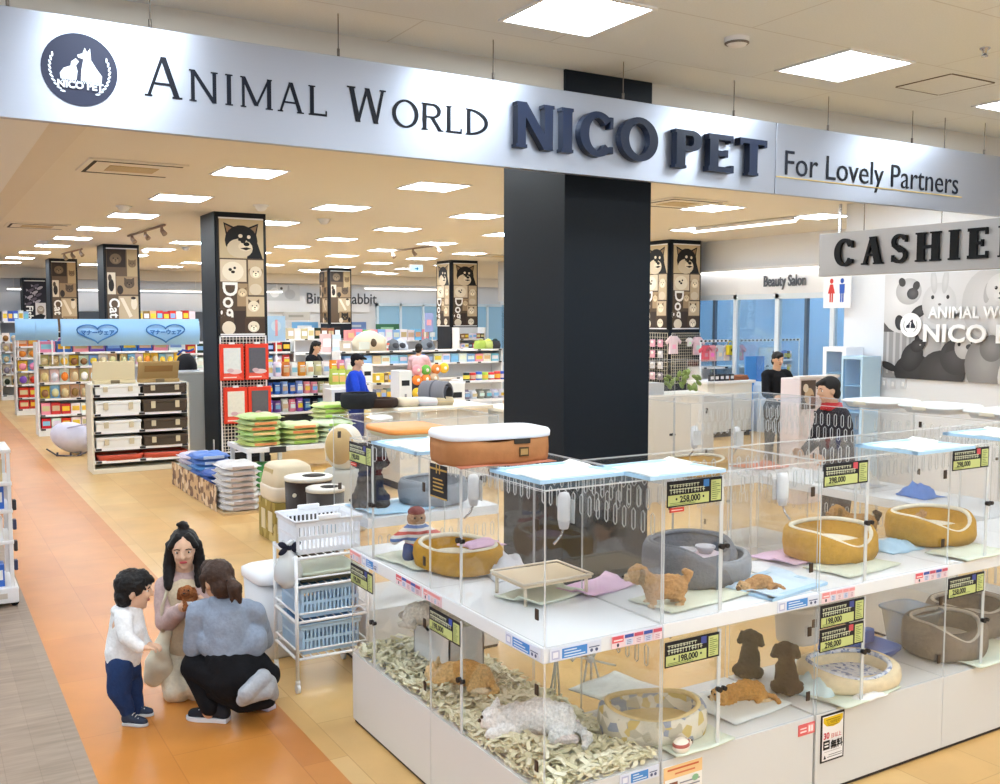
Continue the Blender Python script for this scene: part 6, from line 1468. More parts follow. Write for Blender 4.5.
def fill(desc, X0, X1, Yf, z, shelf, pal, n, h, style, kind, cat, seed, group, d=.12, gap=.92, end='aisle end'):
    r = random.Random(seed); w = (X1 - X0) / n
    for i in range(n):
        cn, c = pal[r.randrange(len(pal))]; c2 = NC[r.choice(['white', 'beige', 'yellow', 'light blue'])]
        hh = h * (.86 + .14 * r.random())
        pouch(kind, '%s %s, %s shelf of %s, %s from %s' % (cn, kind.replace('_', ' '), shelf, desc, ORD[i], end), cat, (X0 + w * (i + .5), Yf + d * .7, z + .001), w * gap, hh, d, rc(r, c), rc(r, c2), group, 0, style)
P_ = lambda *n: [(k, NC[k]) for k in n]

# --- storage box shelf near the aisle
SX0, SX1, SYF = 2.10, 3.45, 14.66
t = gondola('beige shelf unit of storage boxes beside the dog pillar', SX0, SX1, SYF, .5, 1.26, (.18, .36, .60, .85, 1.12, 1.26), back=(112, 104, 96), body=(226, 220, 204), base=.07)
def storage_box(label, loc, w, d, h, c):
    t = thing('storage_box', label, 'storage box', loc, 0, 'storage boxes on the beige shelf'); m = mat(c, .45)
    MB().box(-w / 2, w / 2, -d / 2, d / 2, 0, h * .72).build('body', m, t, bev=.008)
    MB().box(-w / 2 - .008, w / 2 + .008, -d / 2 - .008, d / 2 + .008, h * .72, h).build('lid', m, t, bev=.008)
    for q in (-1, 1): MB().box(q * w * .28 - .03, q * w * .28 + .03, -d / 2 - .02, -d / 2, h * .3, h * .86).build('latch', mat((206, 194, 166), .5), t, bev=.004)
    return t
for k, z in enumerate((.36, .60, .85, 1.12)):
    hh = (.15, .15, .18, .13)[k]
    storage_box('white storage box with beige latches, %s box shelf from the floor' % ORD[k], (SX0 + .36, SYF + .2 - .02, z + .001), .6, .36, hh, (232, 232, 230))
    storage_box('dark brown storage box with beige latches, %s box shelf from the floor' % ORD[k], (SX0 + 1.0, SYF + .18 - .02, z + .001), .6, .36, hh, (76, 64, 54))
for k, x in enumerate((.38, 1.0)):
    t = thing('flat_tray', 'red edged flat tray low on the box shelf, %s' % ('under the white boxes' if k == 0 else 'under the brown boxes'), 'tray', (SX0 + x, SYF + .18, .181), 0, 'red edged trays')
    MB().lathe([(0, .0), (.95, .0), (1.0, .05), (1.02, .08), (.96, .08), (.93, .02), (0, .015)], n=32, p=6, sx=.31, sy=.2).build('tray', mat((206, 92, 74), .45), t)
    MB().box(-.26, .26, -.15, .15, .018, .05).build('sheet', mat((232, 200, 190), .6), t)
for k, (x, c, lab) in enumerate(((.36, (222, 206, 170), 'pale beige storage box leaning open on top of the box shelf'), (.98, (176, 146, 98), 'tan storage box leaning open on top of the box shelf'))):
    t = thing('storage_box', lab, 'storage box', (SX0 + x, SYF + .3, 1.262)); m = mat(c, .6)
    MB().xbox((0, 0, .16), (.58, .03, .32), Matrix.Rotation(.35 * k + .1, 3, 'X')).build('lid', m, t, bev=.008)
    MB().box(-.28, .28, -.1, .12, 0, .05).build('body', m, t, bev=.008); MB().box(-.06, .06, -.12, -.1, .0, .05).build('latch', mat((120, 104, 80), .5), t)
    if k: MB().xbox((0, -.03, .2), (.4, .02, .1), Matrix.Rotation(.45, 3, 'X')).build('label_panel', mat((150, 112, 66), .6), t)
t = thing('counter', 'plain pale grey counter between box shelf and dog pillar', 'counter', (3.6, 15.8, 0))
MB().box(-.34, .3, -.28, .28, .1, 1.33).build('body', mat((206, 210, 212), .5), t, bev=.006); MB().box(-.36, .32, -.3, .3, 1.33, 1.37).build('top', mat((224, 226, 228), .4), t, bev=.006); MB().box(-.33, .29, -.26, .26, 0, .1).build('kick_strip', BLACK, t)
t = thing('display_hat', 'black dome shaped pet house on the pale grey counter', 'pet house', (3.66, 15.72, 1.371))
MB().lathe([(.17, 0), (.165, .1), (.12, .22), (.05, .27), (0, .275)], n=20).build('dome', mat((26, 24, 30), .7), t); MB().lathe([(0, 0), (.2, 0), (.2, .02), (0, .025)], n=20).build('base_plate', mat((214, 220, 232), .5), t); MB().tube([(-.13, 0, .25), (-.05, -.02, .33), (.04, 0, .31), (.13, .02, .34)], .018, 6).build('ribbon', mat((56, 90, 176), .6), t)
t = thing('pet_tent', 'pale lavender oval net carrier on the floor by the box shelf', 'carrier', at(76, 456, Z=0) + Vector((0, .25, 0)), ang(1, .2))
MB().ball((0, 0, .27), (.36, .27, .24), 24, 14, R=Matrix.Rotation(.35, 3, 'Y')).build('shell', mat((214, 212, 230), .7, 0, .04, 14), t)
MB().tube([(-.36, -.2, .12), (-.2, -.25, .02), (.1, -.26, .0), (.3, -.22, .08)], .014, 6).build('frame_wire', mat((86, 80, 90), .4), t); MB().tube([(-.3, -.1, .36), (0, -.2, .46), (.28, -.1, .5)], .012, 6).build('seam', mat((180, 176, 200), .6), t)
for x in (-.2, 0, .15): MB().cone((x, -.2, .06), (x, -.22, 0), .016).build('foot', mat((60, 56, 66), .5), t)

# --- aisle gondolas
GA, GB, GC = at(39, 435, Y=19.9).x, at(17, 415, Y=24.5).x, at(2, 400, Y=29.2).x
gondola('white shelf unit with brown goods at the aisle, nearest of the row', GA, 4.6, 19.9, .5, 1.75, (.14, .40, .70, 1.0, 1.3, 1.56), base=.14)
D_ = 'the nearest aisle shelf unit'
for k, (z, pal, st, kd, h) in enumerate(((.14, P_('red', 'white'), 'box', 'food_carton', .2), (.40, P_('red', 'white', 'pink'), 'box', 'food_carton', .22), (.70, P_('brown', 'red', 'beige'), 'hang', 'toy_pack', .26), (1.0, P_('brown', 'orange', 'white', 'beige'), 'hang', 'toy_pack', .26), (1.3, P_('beige', 'yellow', 'brown'), 'hang', 'treat_pack', .22))):
    fill(D_, GA + .05, 3.36, 19.9, z, SHORD[k], pal, 8, h, st, kd, 'product', 100 + k, 'goods on the nearest aisle shelf unit', .14)
fill(D_, GA + .05, 4.6, 19.9, 1.56, 'top', P_('purple', 'pink', 'blue', 'light blue', 'white'), 9, .22, 'box', 'goods_carton', 'product', 107, 'cartons on the nearest aisle shelf unit', .2)
gondola('white shelf unit with pink goods, second along the aisle', GB, 4.2, 24.5, .5, 1.75, (.14, .40, .70, 1.0, 1.3, 1.56), base=.14)
for k, (z, pal, st, kd, h) in enumerate(((.14, P_('red', 'white'), 'box', 'food_carton', .2), (.40, P_('red', 'white'), 'box', 'food_carton', .24), (.70, P_('pink', 'red', 'purple'), 'hang', 'toy_pack', .27), (1.0, P_('pink', 'purple', 'white'), 'hang', 'toy_pack', .27), (1.3, P_('pink', 'orange', 'white'), 'hang', 'toy_pack', .24), (1.56, P_('orange', 'pink', 'purple'), 'box', 'goods_carton', .2))):
    fill('the second aisle shelf unit', GB + .05, 3.3, 24.5, z, SHORD[k], pal, 6, h, st, kd, 'product', 120 + k, 'goods on the second aisle shelf unit', .14)
gondola('white shelf unit with dark goods, third along the aisle', GC, 4.2, 29.2, .5, 1.75, (.14, .40, .70, 1.0, 1.3, 1.56), base=.14)
for k, (z, pal) in enumerate(((.40, P_('black', 'grey')), (.70, P_('black', 'brown', 'grey')), (1.0, P_('black', 'grey', 'beige')), (1.3, P_('beige', 'brown')), (1.56, P_('red', 'brown', 'beige')))):
    fill('the third aisle shelf unit', GC + .05, 3.2, 29.2, z, SHORD[k + 1], pal, 6, .26, 'hang', 'lead_pack', 'product', 140 + k, 'goods on the third aisle shelf unit', .14)
def header(label, X0, X1, Y, z0, z1, words=()):
    t = thing('header_board', label, 'header sign', (X0, Y, z0)); w, h = X1 - X0, z1 - z0
    n = 10; b = MB(); vs = []
    for i in range(n + 1):
        a = PI * i / n; y = -.1 * math.sin(a); z = h * i / n
        vs += [(0, y, z), (w, y, z)]
    b.add(vs, [(2 * i, 2 * i + 1, 2 * i + 3, 2 * i + 2) for i in range(n)], 0, True); b.box(0, w, 0, .02, 0, h); b.build('board', mat((150, 196, 238), .35), t)
    for x in (.05, w - .05): MB().box(x - .012, x + .012, .0, .02, -.45, 0).build('post', WHITE, t)
    for cx in words:
        o = MB(); pts = []
        for k in range(40):
            a = 2 * PI * k / 40; pts.append((cx + .36 * math.sin(a) ** 3, -.112, h * .5 + .012 * (13 * math.cos(a) - 5 * math.cos(2 * a) - 2 * math.cos(3 * a) - math.cos(4 * a))))
        o.tube(pts, .014, 5, closed=True); o.build('heart_outline', mat((60, 120, 186), .5), t)
        text('lettering', 'マナーウェア', .105, mat((40, 104, 176), .5), t, (cx, -.118, h * .5 - .04), (PI / 2, 0, 0), .003, .95, 'CENTER', off=.004)
    return t
a = at(80, 345, Y=19.85); b = at(199, 345, Y=19.85); h1 = at(97, 329, Y=19.8); h2 = at(165, 330, Y=19.8)
a2 = at(61, 346, Y=19.85)
header('long pale blue header board with two heart logos above the aisle shelves', a2.x, b.x, 19.85, at(80, 346, Y=19.85).z, at(80, 319, Y=19.85).z, (h1.x - a2.x, h2.x - a2.x))
header('short pale blue header board on the second aisle shelf unit', GB + .02, GB + .9, 24.45, at(50, 340, Y=24.45).z, at(50, 319, Y=24.45).z)
header('short pale blue header board at the aisle end of the nearest unit', GA, GA + .32, 19.84, at(50, 340, Y=19.85).z, at(50, 319.5, Y=19.85).z)
# goods seen over the box shelf: a further unit between header and boxes
gondola('white shelf unit with colourful packs under the heart header board', 4.6, 6.9, 19.9, .5, 1.72, (.5, .9, 1.2, 1.5), base=.14)
fill('the heart header unit', 4.66, 6.8, 19.9, 1.5, 'top', P_('red', 'black', 'white', 'blue'), 12, .2, 'box', 'goods_carton', 'product', 160, 'cartons under the heart header board', .16)
fill('the heart header unit', 3.4, 4.56, 19.9, 1.3, 'fifth', P_('yellow', 'orange', 'beige'), 8, .22, 'hang', 'treat_pack', 'product', 161, 'treat packs under the heart header board', .12)
fill('the heart header unit', 4.66, 6.8, 19.9, 1.2, 'third', P_('light blue', 'red', 'blue', 'white'), 12, .24, 'pouch', 'food_pouch', 'product', 162, 'pouches under the heart header board', .14)

# --- white rack at the picture edge
t = thing('display_rack', 'white wire display rack on the brown floor at the picture edge', 'display rack', (.20, 8.2, 0))
MB().box(-.6, .42, 0, .6, .03, .15).build('base', WHITE, t, bev=.01)
MB().box(-.5, .34, -.004, .0, .07, .11).build('base_slot', mat((206, 196, 186), .6), t)
for x in (-.58, .38):
    for y in (.04, .54): MB().box(x - .012, x + .012, y - .012, y + .012, .15, 1.2).build('post', WHITE, t)
for x in (-.55, .39):
    for y in (.05, .55): MB().cone((x, y - .02, .03), (x, y + .02, .03), .03, n=12).build('caster', BLACK, t)
for z in (.48, .72, .93, 1.18): MB().box(-.6, .4, .02, .56, z, z + .03).build('shelf', WHITE, t, bev=.006)
b = MB()
for k in range(12): b.cone((.392, .04 + .5 * k / 11, .16), (.392, .04 + .5 * k / 11, .93), .003, n=5)
for z in (.25, .36, .6, .83): b.cone((.392, .04, z), (.392, .54, z), .003, n=5)
b.build('side_grid', WHITE, t)
for k, (x, z, cn, w) in enumerate(((-.15, .751, 'light blue', .16), (.1, .751, 'red', .15), (.28, .751, 'blue', .13), (.26, .511, 'white', .14), (.08, .511, 'blue', .13), (.26, .961, 'beige', .16), (.06, .961, 'white', .16), (.27, .151, 'blue', .12), (.1, .151, 'grey', .14))):
    pouch('goods_carton', '%s carton on the white edge rack, %s shelf, %s' % (cn, {.751: 'third', .511: 'second', .961: 'top', .151: 'bottom'}[z], ['inner one', 'middle one', 'aisle end one', 'aisle side', 'inner side', 'aisle side', 'inner side', 'aisle side', 'inner side'][k]), 'product', (.20 + x, 8.34, z), w, .17, .14, NC[cn], NC['white'], 'cartons on the white edge rack', 0, 'box')
for k in range(4):
    t = thing('hook_pack', 'small dark pack hanging on the side of the white edge rack, %s from the top' % ORD[k], 'product', (.20 + .415, 8.36 + .04 * (k % 2), .8 - .16 * k), 0, 'packs hanging on the white edge rack')
    MB().box(-.008, .018, -.03, .03, -.08, 0).build('pack', mat((70, 76, 110) if k % 2 else (60, 60, 66), .5), t, bev=.006); MB().box(.018, .02, -.02, .02, -.065, -.02).build('label_panel', mat((226, 226, 230), .5), t)

# --- grid and red packs on the dog pillar
t = thing('wire_grid_panel', 'white framed wire grid panel on the dog pillar', 'grid panel', (3.86, 14.475, .2))
GWd, GH = .70, 1.74
f = MB()
for q in ((0, .02, 0, GH), (GWd - .02, GWd, 0, GH), (0, GWd, 0, .02), (0, GWd, GH - .02, GH)): f.box(q[0], q[1], -.012, .012, q[2], q[3])
f.build('frame', WIREW, t)
g = MB()
for k in range(1, 14): x = GWd * k / 14; g.box(x - .004, x + .004, -.004, .004, .02, GH - .02)
for k in range(1, 35): z = GH * k / 35; g.box(.02, GWd - .02, -.006, .002, z - .004, z + .004)
g.build('grid', mat((222, 214, 202), .4), t)
for k, (x, z, c) in enumerate(((.155, 1.08, (214, 216, 214)), (.53, 1.08, (92, 92, 100)), (.20, .44, (222, 218, 204)), (.56, .44, (96, 94, 98)))):
    t = thing('bedding_pack', ['red edged pack with pale mat, upper row on the pillar grid', 'red edged pack with dark grey mat, upper row on the pillar grid', 'red edged pack with cream mat, lower row on the pillar grid', 'red edged pack with dark grey mat, lower row on the pillar grid'][k], 'product', (3.86 + x, 14.43, .2 + z), 0, 'red packs on the pillar grid')
    MB().box(-.175, .175, -.045, .02, 0, .54).build('pack', mat((222, 62, 40), .4), t, bev=.012)
    MB().box(-.125, .125, -.052, -.044, .11, .48).build('window', mat(c, .8, 0, .06, 20), t)
    p = Print((0, -.0535, 0), (1, 0, 0), (0, 0, 1), (0, -1, 0)); p.poly([(-.15, .02), (.15, .02), (.07, .1), (-.12, .1)], (230, 90, 70)); p.ell(.04, .13, .1, .035, (222, 196, 196)); p.ell(-.03, .15, .05, .03, (206, 170, 176)); p.rect(-.13, .04, .06, .055, (246, 226, 220)); p.build('print', t)
    MB().box(-.04, .04, -.06, .0, .535, .565).build('hook_tag', WHITE, t)
t = thing('power_box', 'small white wall socket low on the dog pillar', 'socket', (3.821, 14.75, .28)); MB().box(-.012, .0, -.03, .03, -.1, .1).build('plate', WHITE, t, bev=.004); MB().box(-.016, -.012, -.012, .012, -.04, .04).build('outlet', mat((190, 190, 196), .5), t)

# --- pouch shelf right of the dog pillar
PX0, PX1, PY = 4.95, 6.75, 15.9
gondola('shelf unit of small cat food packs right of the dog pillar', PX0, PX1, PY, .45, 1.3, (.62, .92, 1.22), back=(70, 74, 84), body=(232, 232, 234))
D_ = 'the cat food unit'
fill(D_, PX0 + .05, PX1 - .05, PY, 1.22, 'top', P_('white', 'orange', 'pink', 'white', 'beige'), 12, .26, 'pouch', 'food_pouch', 'product', 200, 'pouches on the cat food unit', .12, end='pillar end')
fill(D_, PX0 + .05, PX1 - .05, PY, .92, 'middle', P_('blue', 'black', 'beige', 'light blue', 'pink', 'blue'), 13, .22, 'pouch', 'food_pouch', 'product', 201, 'pouches on the cat food unit', .12, end='pillar end')
fill(D_, PX0 + .05, PX1 - .05, PY, .62, 'lower', P_('blue', 'black', 'light blue', 'purple', 'white', 'pink'), 13, .23, 'pouch', 'food_pouch', 'product', 202, 'pouches on the cat food unit', .12, end='pillar end')

# --- table of litter bags
LX0, LX1, LY0, LY1, LZ = 3.28, 4.8, 11.25, 12.05, .68
t = thing('display_table', 'white table stacked with green and orange litter bags', 'table', ((LX0 + LX1) / 2, (LY0 + LY1) / 2, 0)); w, d = (LX1 - LX0) / 2, (LY1 - LY0) / 2
MB().box(-w, w, -d, d, LZ - .06, LZ).build('tabletop', WHITE, t, bev=.006)
for x in (-w + .05, -w + .42, w - .05):
    for y in (-d + .05, d - .05): MB().box(x - .022, x + .022, y - .022, y + .022, 0, LZ - .06).build('leg', WHITE, t)
MB().box(-w + .03, w - .03, -d + .03, d - .03, .12, .15).build('lower_shelf', WHITE, t)
for x in (-w + .38, w - .2): MB().box(x - .1, x + .1, -d - .01, -d, LZ - .07, LZ + .0).build('price_ticket', mat((40, 40, 44), .5), t)
def sack(label, loc, w, d, h, c, c2, rz, group, name='litter_bag', c3=None):
    t = thing(name, label, 'bag', loc, rz, group)
    b = MB(); b.lathe([(0, 0), (.7, .0), (.95, .14 * h), (1.0, .4 * h), (.96, .72 * h), (.75, .95 * h), (0, h)], n=28, p=5, sx=w / 2, sy=d / 2, fz=lambda a, j: .006 * math.sin(a * 5 + j)); b.build('sack', mat(c, .45, 0, .06, 12, .15), t)
    for q in (-1, 1): MB().box(q * w * .5 - .02, q * w * .5 + .02, -d * .42, d * .42, h * .38, h * .46).build('seal', mat(c, .5), t)
    MB().lathe([(.97, .2 * h), (1.012, .42 * h), (.975, .68 * h)], n=28, p=5, sx=w * .5, sy=d * .503, fz=lambda a, j: .006 * math.sin(a * 5 + j)).build('printed_band', mat(c2, .5), t) if not c3 else MB().box(-w * .3, w * .3, -d * .515, -d * .48, h * .25, h * .7).build('printed_band', mat(c2, .5), t)
    return t
GRN = (196, 214, 150); r = random.Random(5)
for s, (x, y, n, w, lab) in enumerate(((3.52, 11.55, 6, .44, 'front stack nearest the dog pillar'), (3.99, 11.52, 4, .44, 'middle front stack'), (4.44, 11.52, 4, .44, 'front stack by the egg shaped toilet'), (4.56, 11.88, 7, .42, 'tall rear stack'))):
    for k in range(n):
        c2 = [(226, 150, 96), (150, 190, 90), (232, 200, 140), (226, 140, 90)][(k + s) % 4] if s < 2 else ([(130, 176, 214), (150, 196, 90)][k % 2] if s == 2 else (168, 206, 90))
        sack('green litter bag in the %s, %s up' % (lab, ORD[k]), (x + r.uniform(-.012, .012), y + r.uniform(-.015, .015), LZ + .001 + k * .062), w, .52 if s < 3 else .36, .066, rc(r, GRN, 10) if s != 2 else (206, 222, 190), c2, r.uniform(-.05, .05), 'litter bags on the white table', c3=True)
for k, (x, z, c, c2, lab) in enumerate(((3.56, .151, (70, 150, 84), (130, 196, 120), 'green bag on the lower shelf of the litter table'), (4.25, .151, (222, 170, 104), (240, 220, 180), 'orange bag under the litter table, bottom of two'), (4.25, .27, (226, 184, 110), (244, 226, 186), 'orange bag under the litter table, on top of another'), (4.68, .151, (190, 110, 62), (222, 170, 120), 'brown bag under the litter table by the table end'))):
    sack(lab, (x, 11.5, z), .36 if k == 0 else .42, .4, .32 if k == 0 else .115, c, c2, 0, 'bags under the litter table', c3=True)
for k in range(8):
    sack('white litter sack in the stack by the olive carton, %s from the floor' % ORD[k], (3.12 + r.uniform(-.01, .01), 10.86 + r.uniform(-.01, .01) + .25, .03 + k * .066), .40, .56, .07, (222, 222, 226), (190, 176, 176), r.uniform(-.04, .04), 'white litter sacks', c3=True)
t = thing('pallet', 'low printed cardboard pallet tray under the litter sacks', 'pallet tray', (3.12, 12.1, 0)); MB().box(-.23, .23, -1.3, 1.2, 0, .03).build('base', mat((206, 180, 140), .7), t)
w_ = MB(); w_.box(-.24, -.23, -1.0, 1.2, 0, .30); w_.build('side_board', floral('crate_print', (206, 176, 140), [(140, 110, 90), (226, 206, 180), (120, 96, 84)], 14), t)
for s, (y, n, c, c2) in enumerate(((11.75, 5, (60, 92, 170), (30, 36, 60)), (12.35, 7, (92, 140, 214), (214, 226, 240)), (12.92, 6, (206, 206, 214), (60, 96, 180)))):
    for k in range(n):
        sack('%s litter sack, %s stack behind the white sacks, %s from the floor' % (['dark blue', 'light blue', 'white and blue'][s], ORD[s], ORD[k]), (3.13 + r.uniform(-.01, .01), y + r.uniform(-.01, .01), .03 + k * .07), .42, .5, .075, rc(r, c, 8), c2, r.uniform(-.05, .05), 'blue litter sacks', c3=True)
# ------------------------------------------------------------------ middle of the shop: pet beds, stands, low shelves
def bx(px0, px1, py0, py1, Y): a = at(px0, py1, Y=Y); b = at(px1, py0, Y=Y); return a.x, b.x, a.z, b.z
def table(label, X0, X1, Y0, Y1, z, c=(228, 220, 206)):
    t = thing('display_table', label, 'table', ((X0 + X1) / 2, (Y0 + Y1) / 2, 0)); w, d = (X1 - X0) / 2, (Y1 - Y0) / 2
    MB().box(-w, w, -d, d, z - .05, z).build('tabletop', mat(c, .5), t, bev=.008); MB().box(-w + .05, w - .05, -d + .05, d - .05, .1, z - .05).build('cabinet', mat((226, 224, 220), .6), t); MB().box(-w + .07, w - .07, -d + .07, d - .07, 0, .1).build('kick_strip', BLACK, t); return t
x0, x1, _, z1 = bx(342, 400, 411, 425, 11.2)
table('low beige display table with the black round pet bed', 5.2, 6.6, 11.2, 12.2, 1.05)
table('low beige display table behind the glass enclosures', 6.75, 8.4, 11.2, 12.0, .98)
p = at(359, 409, Y=11.6); t = pet_bed('black round pet bed on the beige display table', (p.x, 11.6, 1.051), 0, .46, .46, .2, mat((34, 36, 42), .9, 0, .1, 40), mat((50, 52, 58), .9), 0, p=2)
p = at(383, 412, Y=11.5); pet_bed('dark brown low fleece bed beside the black round bed', (p.x, 11.55, 1.051), .2, .42, .36, .12, mat((52, 40, 36), .95), mat((80, 62, 54), .95), 0)
for k, (px, c, lab) in enumerate(((405, (214, 200, 176), 'beige folded cushion on the low display table'), (424, (206, 206, 210), 'pale grey folded cushion on the low display table'), (440, (196, 180, 150), 'tan folded cushion on the low display table'))):
    p = at(px, 412, Y=11.6); t = thing('cushion', lab, 'cushion', (p.x, 11.6, 1.051 if p.x < 6.6 else .981)); MB().lathe([(0, 0), (.9, .0), (1.0, .05), (.9, .1), (0, .11)], n=24, p=4, sx=.15, sy=.2).build('pad', mat(c, .9), t); MB().lathe([(.99, .045), (1.02, .05), (.99, .055)], n=24, p=4, sx=.15, sy=.2).build('piping', mat(rc(rnd, c), .9), t)
def stand(label, px0, px1, pyt, Y, depth=.3, items=None, c=(238, 236, 232)):
    a = at(px0, pyt, Y=Y); b = at(px1, pyt, Y=Y); t = thing('promotion_stand', label, 'display stand', ((a.x + b.x) / 2, Y, 0)); w = (b.x - a.x) / 2
    MB().box(-w, w, 0, depth, 0, a.z).build('body', mat(c, .5), t, bev=.008)
    MB().box(-w * .6, w * .6, -.004, 0, a.z - .22, a.z - .14).build('price_ticket', mat((34, 34, 38), .5), t)
    b_ = MB()
    for k in range(4): b_.box(-w * .15, w * .15, -.004, 0, a.z - .4 - k * .16, a.z - .34 - k * .16)
    b_.build('print', mat((150, 150, 156), .6), t); return t
stand('white narrow display stand between blue coat and yellow beds', 399, 412, 371, 13.0)
stand('white narrow display stand in front of the grey tunnel bed', 449, 465, 383, 12.6)
stand('white narrow display stand behind the person in blue', 362, 373, 364, 17.0)
# hanging round beds
Yb = 14.2; x0, x1, _, z1 = bx(412, 446, 425, 362, Yb)
gondola('shelf unit with round yellow pet cushions', x0, x1, Yb, .4, z1, (.2, .6), back=(226, 222, 214))
r = random.Random(11)
for k, (px, py, cn) in enumerate(((417, 370, 'pink'), (426, 370, 'green'), (436, 369, 'orange'), (444, 368, 'yellow'), (417, 380, 'orange'), (426, 379, 'orange'), (434, 378, 'beige'), (417, 393, 'yellow'), (425, 391, 'brown'), (433, 391, 'orange'), (417, 404, 'orange'), (415, 415, 'yellow'))):
    p = at(px, py, Y=Yb - .055); t = thing('round_cushion', '%s round pet cushion on the hanging display, %s row, %s' % (cn, ['top', 'top', 'top', 'top', 'second', 'second', 'second', 'third', 'third', 'third', 'fourth', 'bottom'][k], ['first in row', 'second in row', 'third in row', 'fourth in row', 'first in row', 'second in row', 'third in row', 'first in row', 'second in row', 'third in row', 'alone', 'alone'][k]), 'cushion', p, 0, 'round cushions on the hanging display')
    MB().ball((0, 0, 0), (.085, .06, .085), 14, 10).build('cushion', mat(rc(r, NC[cn]), .9), t); MB().ball((0, -.05, 0), (.03, .02, .03), 10, 6).build('centre', mat((240, 232, 214), .9), t)
p = at(424, 409, Y=12.0); t = thing('tunnel_bed', 'grey fabric tunnel bed lying on the display table', 'pet bed', (p.x, 11.65, .981 if p.x > 6.7 else 1.051), ang(1, -.5))
MB().lathe([(.13, 0), (.15, .02), (.16, .2), (.15, .38), (.13, .4), (.11, .38), (.11, .02), (.13, 0)], n=24).build('tunnel', mat((122, 122, 130), .9), t, rot=(0, PI / 2, 0), loc=(-.2, 0, .16))
MB().lathe([(.155, .18), (.168, .2), (.155, .22)], n=24).build('band', mat((90, 90, 98), .9), t, rot=(0, PI / 2, 0), loc=(-.2, 0, .16)); MB().lathe([(.1, 0), (.12, .1), (.1, .2)], n=18).build('inner_roll', mat((80, 80, 88), .9), t, rot=(0, PI / 2, 0), loc=(0.02, -.02, .14))
Yc = 13.4; x0, x1, _, z1 = bx(463, 503, 425, 358, Yc)
gondola('white shelf unit of shoes and red toys beside the black pillar', x0, x1 + .6, Yc, .5, z1, (.25, .62, .92, 1.22))
fill('the toy shelf unit', x0 + .04, x1 + .1, Yc, 1.22, 'top', P_('lime', 'blue', 'red', 'red', 'black'), 7, .13, 'can', 'toy_tub', 'product', 300, 'toys on the toy shelf unit', .1, end='stand side')
fill('the toy shelf unit', x0 + .04, x1 + .1, Yc, .92, 'second', P_('white', 'grey', 'beige'), 6, .16, 'pouch', 'slipper_pack', 'product', 301, 'packs on the toy shelf unit', .2, end='stand side')
fill('the toy shelf unit', x0 + .04, x1 + .1, Yc, .62, 'third', P_('beige', 'white', 'pink'), 6, .2, 'pouch', 'slipper_pack', 'product', 302, 'packs on the toy shelf unit', .2, end='stand side')
# shelf with yellow striped beds and grey items left of the stands
Yd = 14.6; x0, x1, _, z1 = bx(374, 400, 410, 364, Yd)
gondola('white shelf unit with a yellow striped bed and dark packs', x0, x1, Yd, .45, z1, (.5, .85, 1.15), back=(206, 200, 190))
fill('the striped bed unit', x0 + .04, x1 - .04, Yd, 1.15, 'top', P_('grey', 'brown', 'yellow'), 5, .17, 'box', 'goods_carton', 'product', 310, 'cartons on the striped bed unit', .14, end='coat side')
fill('the striped bed unit', x0 + .04, x1 - .04, Yd, .85, 'middle', P_('beige', 'grey', 'white'), 4, .2, 'box', 'goods_carton', 'product', 311, 'cartons on the striped bed unit', .14, end='coat side')
p = at(385, 400, Y=14.4); t = thing('pet_bed', 'yellow and cream striped pet bed below the dark packs', 'pet bed', (p.x, Yd - .02, .7)); t.location.z = .501; t.location.y = Yd + .15
MB().lathe([(0, 0), (.9, 0), (1.0, .08), (.9, .2), (.7, .18), (0, .1)], n=24, p=3, sx=.26, sy=.16).build('bed', stripes('yellow_stripe_cloth', [(222, 190, 110), (236, 228, 206)], 18), t); MB().ball((0, 0, .14), (.16, .1, .05), 14, 8).build('cushion', mat((232, 226, 214), .9), t)
# long low shelf rows with ticket rails
for k, (pa, pb, Y, zt, lab) in enumerate(((340, 503, 19.2, 1.50, 'long white shelf row with black price tickets in mid shop'), (268, 345, 21.0, 1.42, 'long white shelf row behind the cat food unit'), (702, 770, 14.6, 1.22, 'white shelf row with pink clothes beside the blue poster'), (700, 815, 18.6, 1.75, 'tall white shelf row before the salon windows'))):
    a = at(pa, 360, Y=Y); b = at(pb, 360, Y=Y)
    gondola(lab, a.x, b.x, Y, .5, zt, (zt - .62, zt - .28, zt), strip=(246, 246, 248))
a = at(345, 350, Y=19.2); b = at(500, 350, Y=19.2)
fill('the long ticket rail row', a.x, b.x, 19.2, 1.22, 'lower', P_('white', 'beige', 'grey', 'light blue', 'white', 'pink'), 18, .2, 'box', 'goods_carton', 'product', 320, 'cartons on the long ticket rail row', .2, end='coat side')
def ons(px, Y, z): p = at(px, 350, Y=Y); return Vector((p.x, Y + .25, z + .001))
t = thing('cat_house', 'cream soft cat house on the long white shelf row', 'pet house', ons(374, 19.2, 1.5))
MB().lathe([(0, 0), (1, 0), (1, .22), (.85, .3), (.3, .42), (0, .44)], n=24, p=4, sx=.34, sy=.24).build('house', mat((226, 214, 190), .9), t); MB().ball((0, -.2, .17), (.09, .07, .1), 14, 10).build('doorway', mat((90, 76, 60), .9), t); MB().box(-.34, -.1, -.25, -.235, .04, .2).build('panel', mat((214, 220, 214), .8), t)
for k, (px, c, h, lab) in enumerate(((330, (236, 196, 196), .42, 'pale pink tall carton on the far white shelf row'), (339, (206, 222, 240), .4, 'pale blue tall carton on the far white shelf row'), (392, (226, 110, 90), .16, 'red and white carton beside the cream cat house'), (386, (236, 236, 236), .3, 'white carton beside the cream cat house'), (350, (206, 190, 170), .22, 'beige carton beside the tall pale blue carton'))):
    Y = 21.0 if k < 2 else 19.2; pouch('goods_carton', lab, 'product', ons(px, Y, 1.42 if k < 2 else 1.5), .24 if k < 2 else .2, h, .16, c, (240, 238, 236), 'cartons on the far shelf tops', 0, 'box')
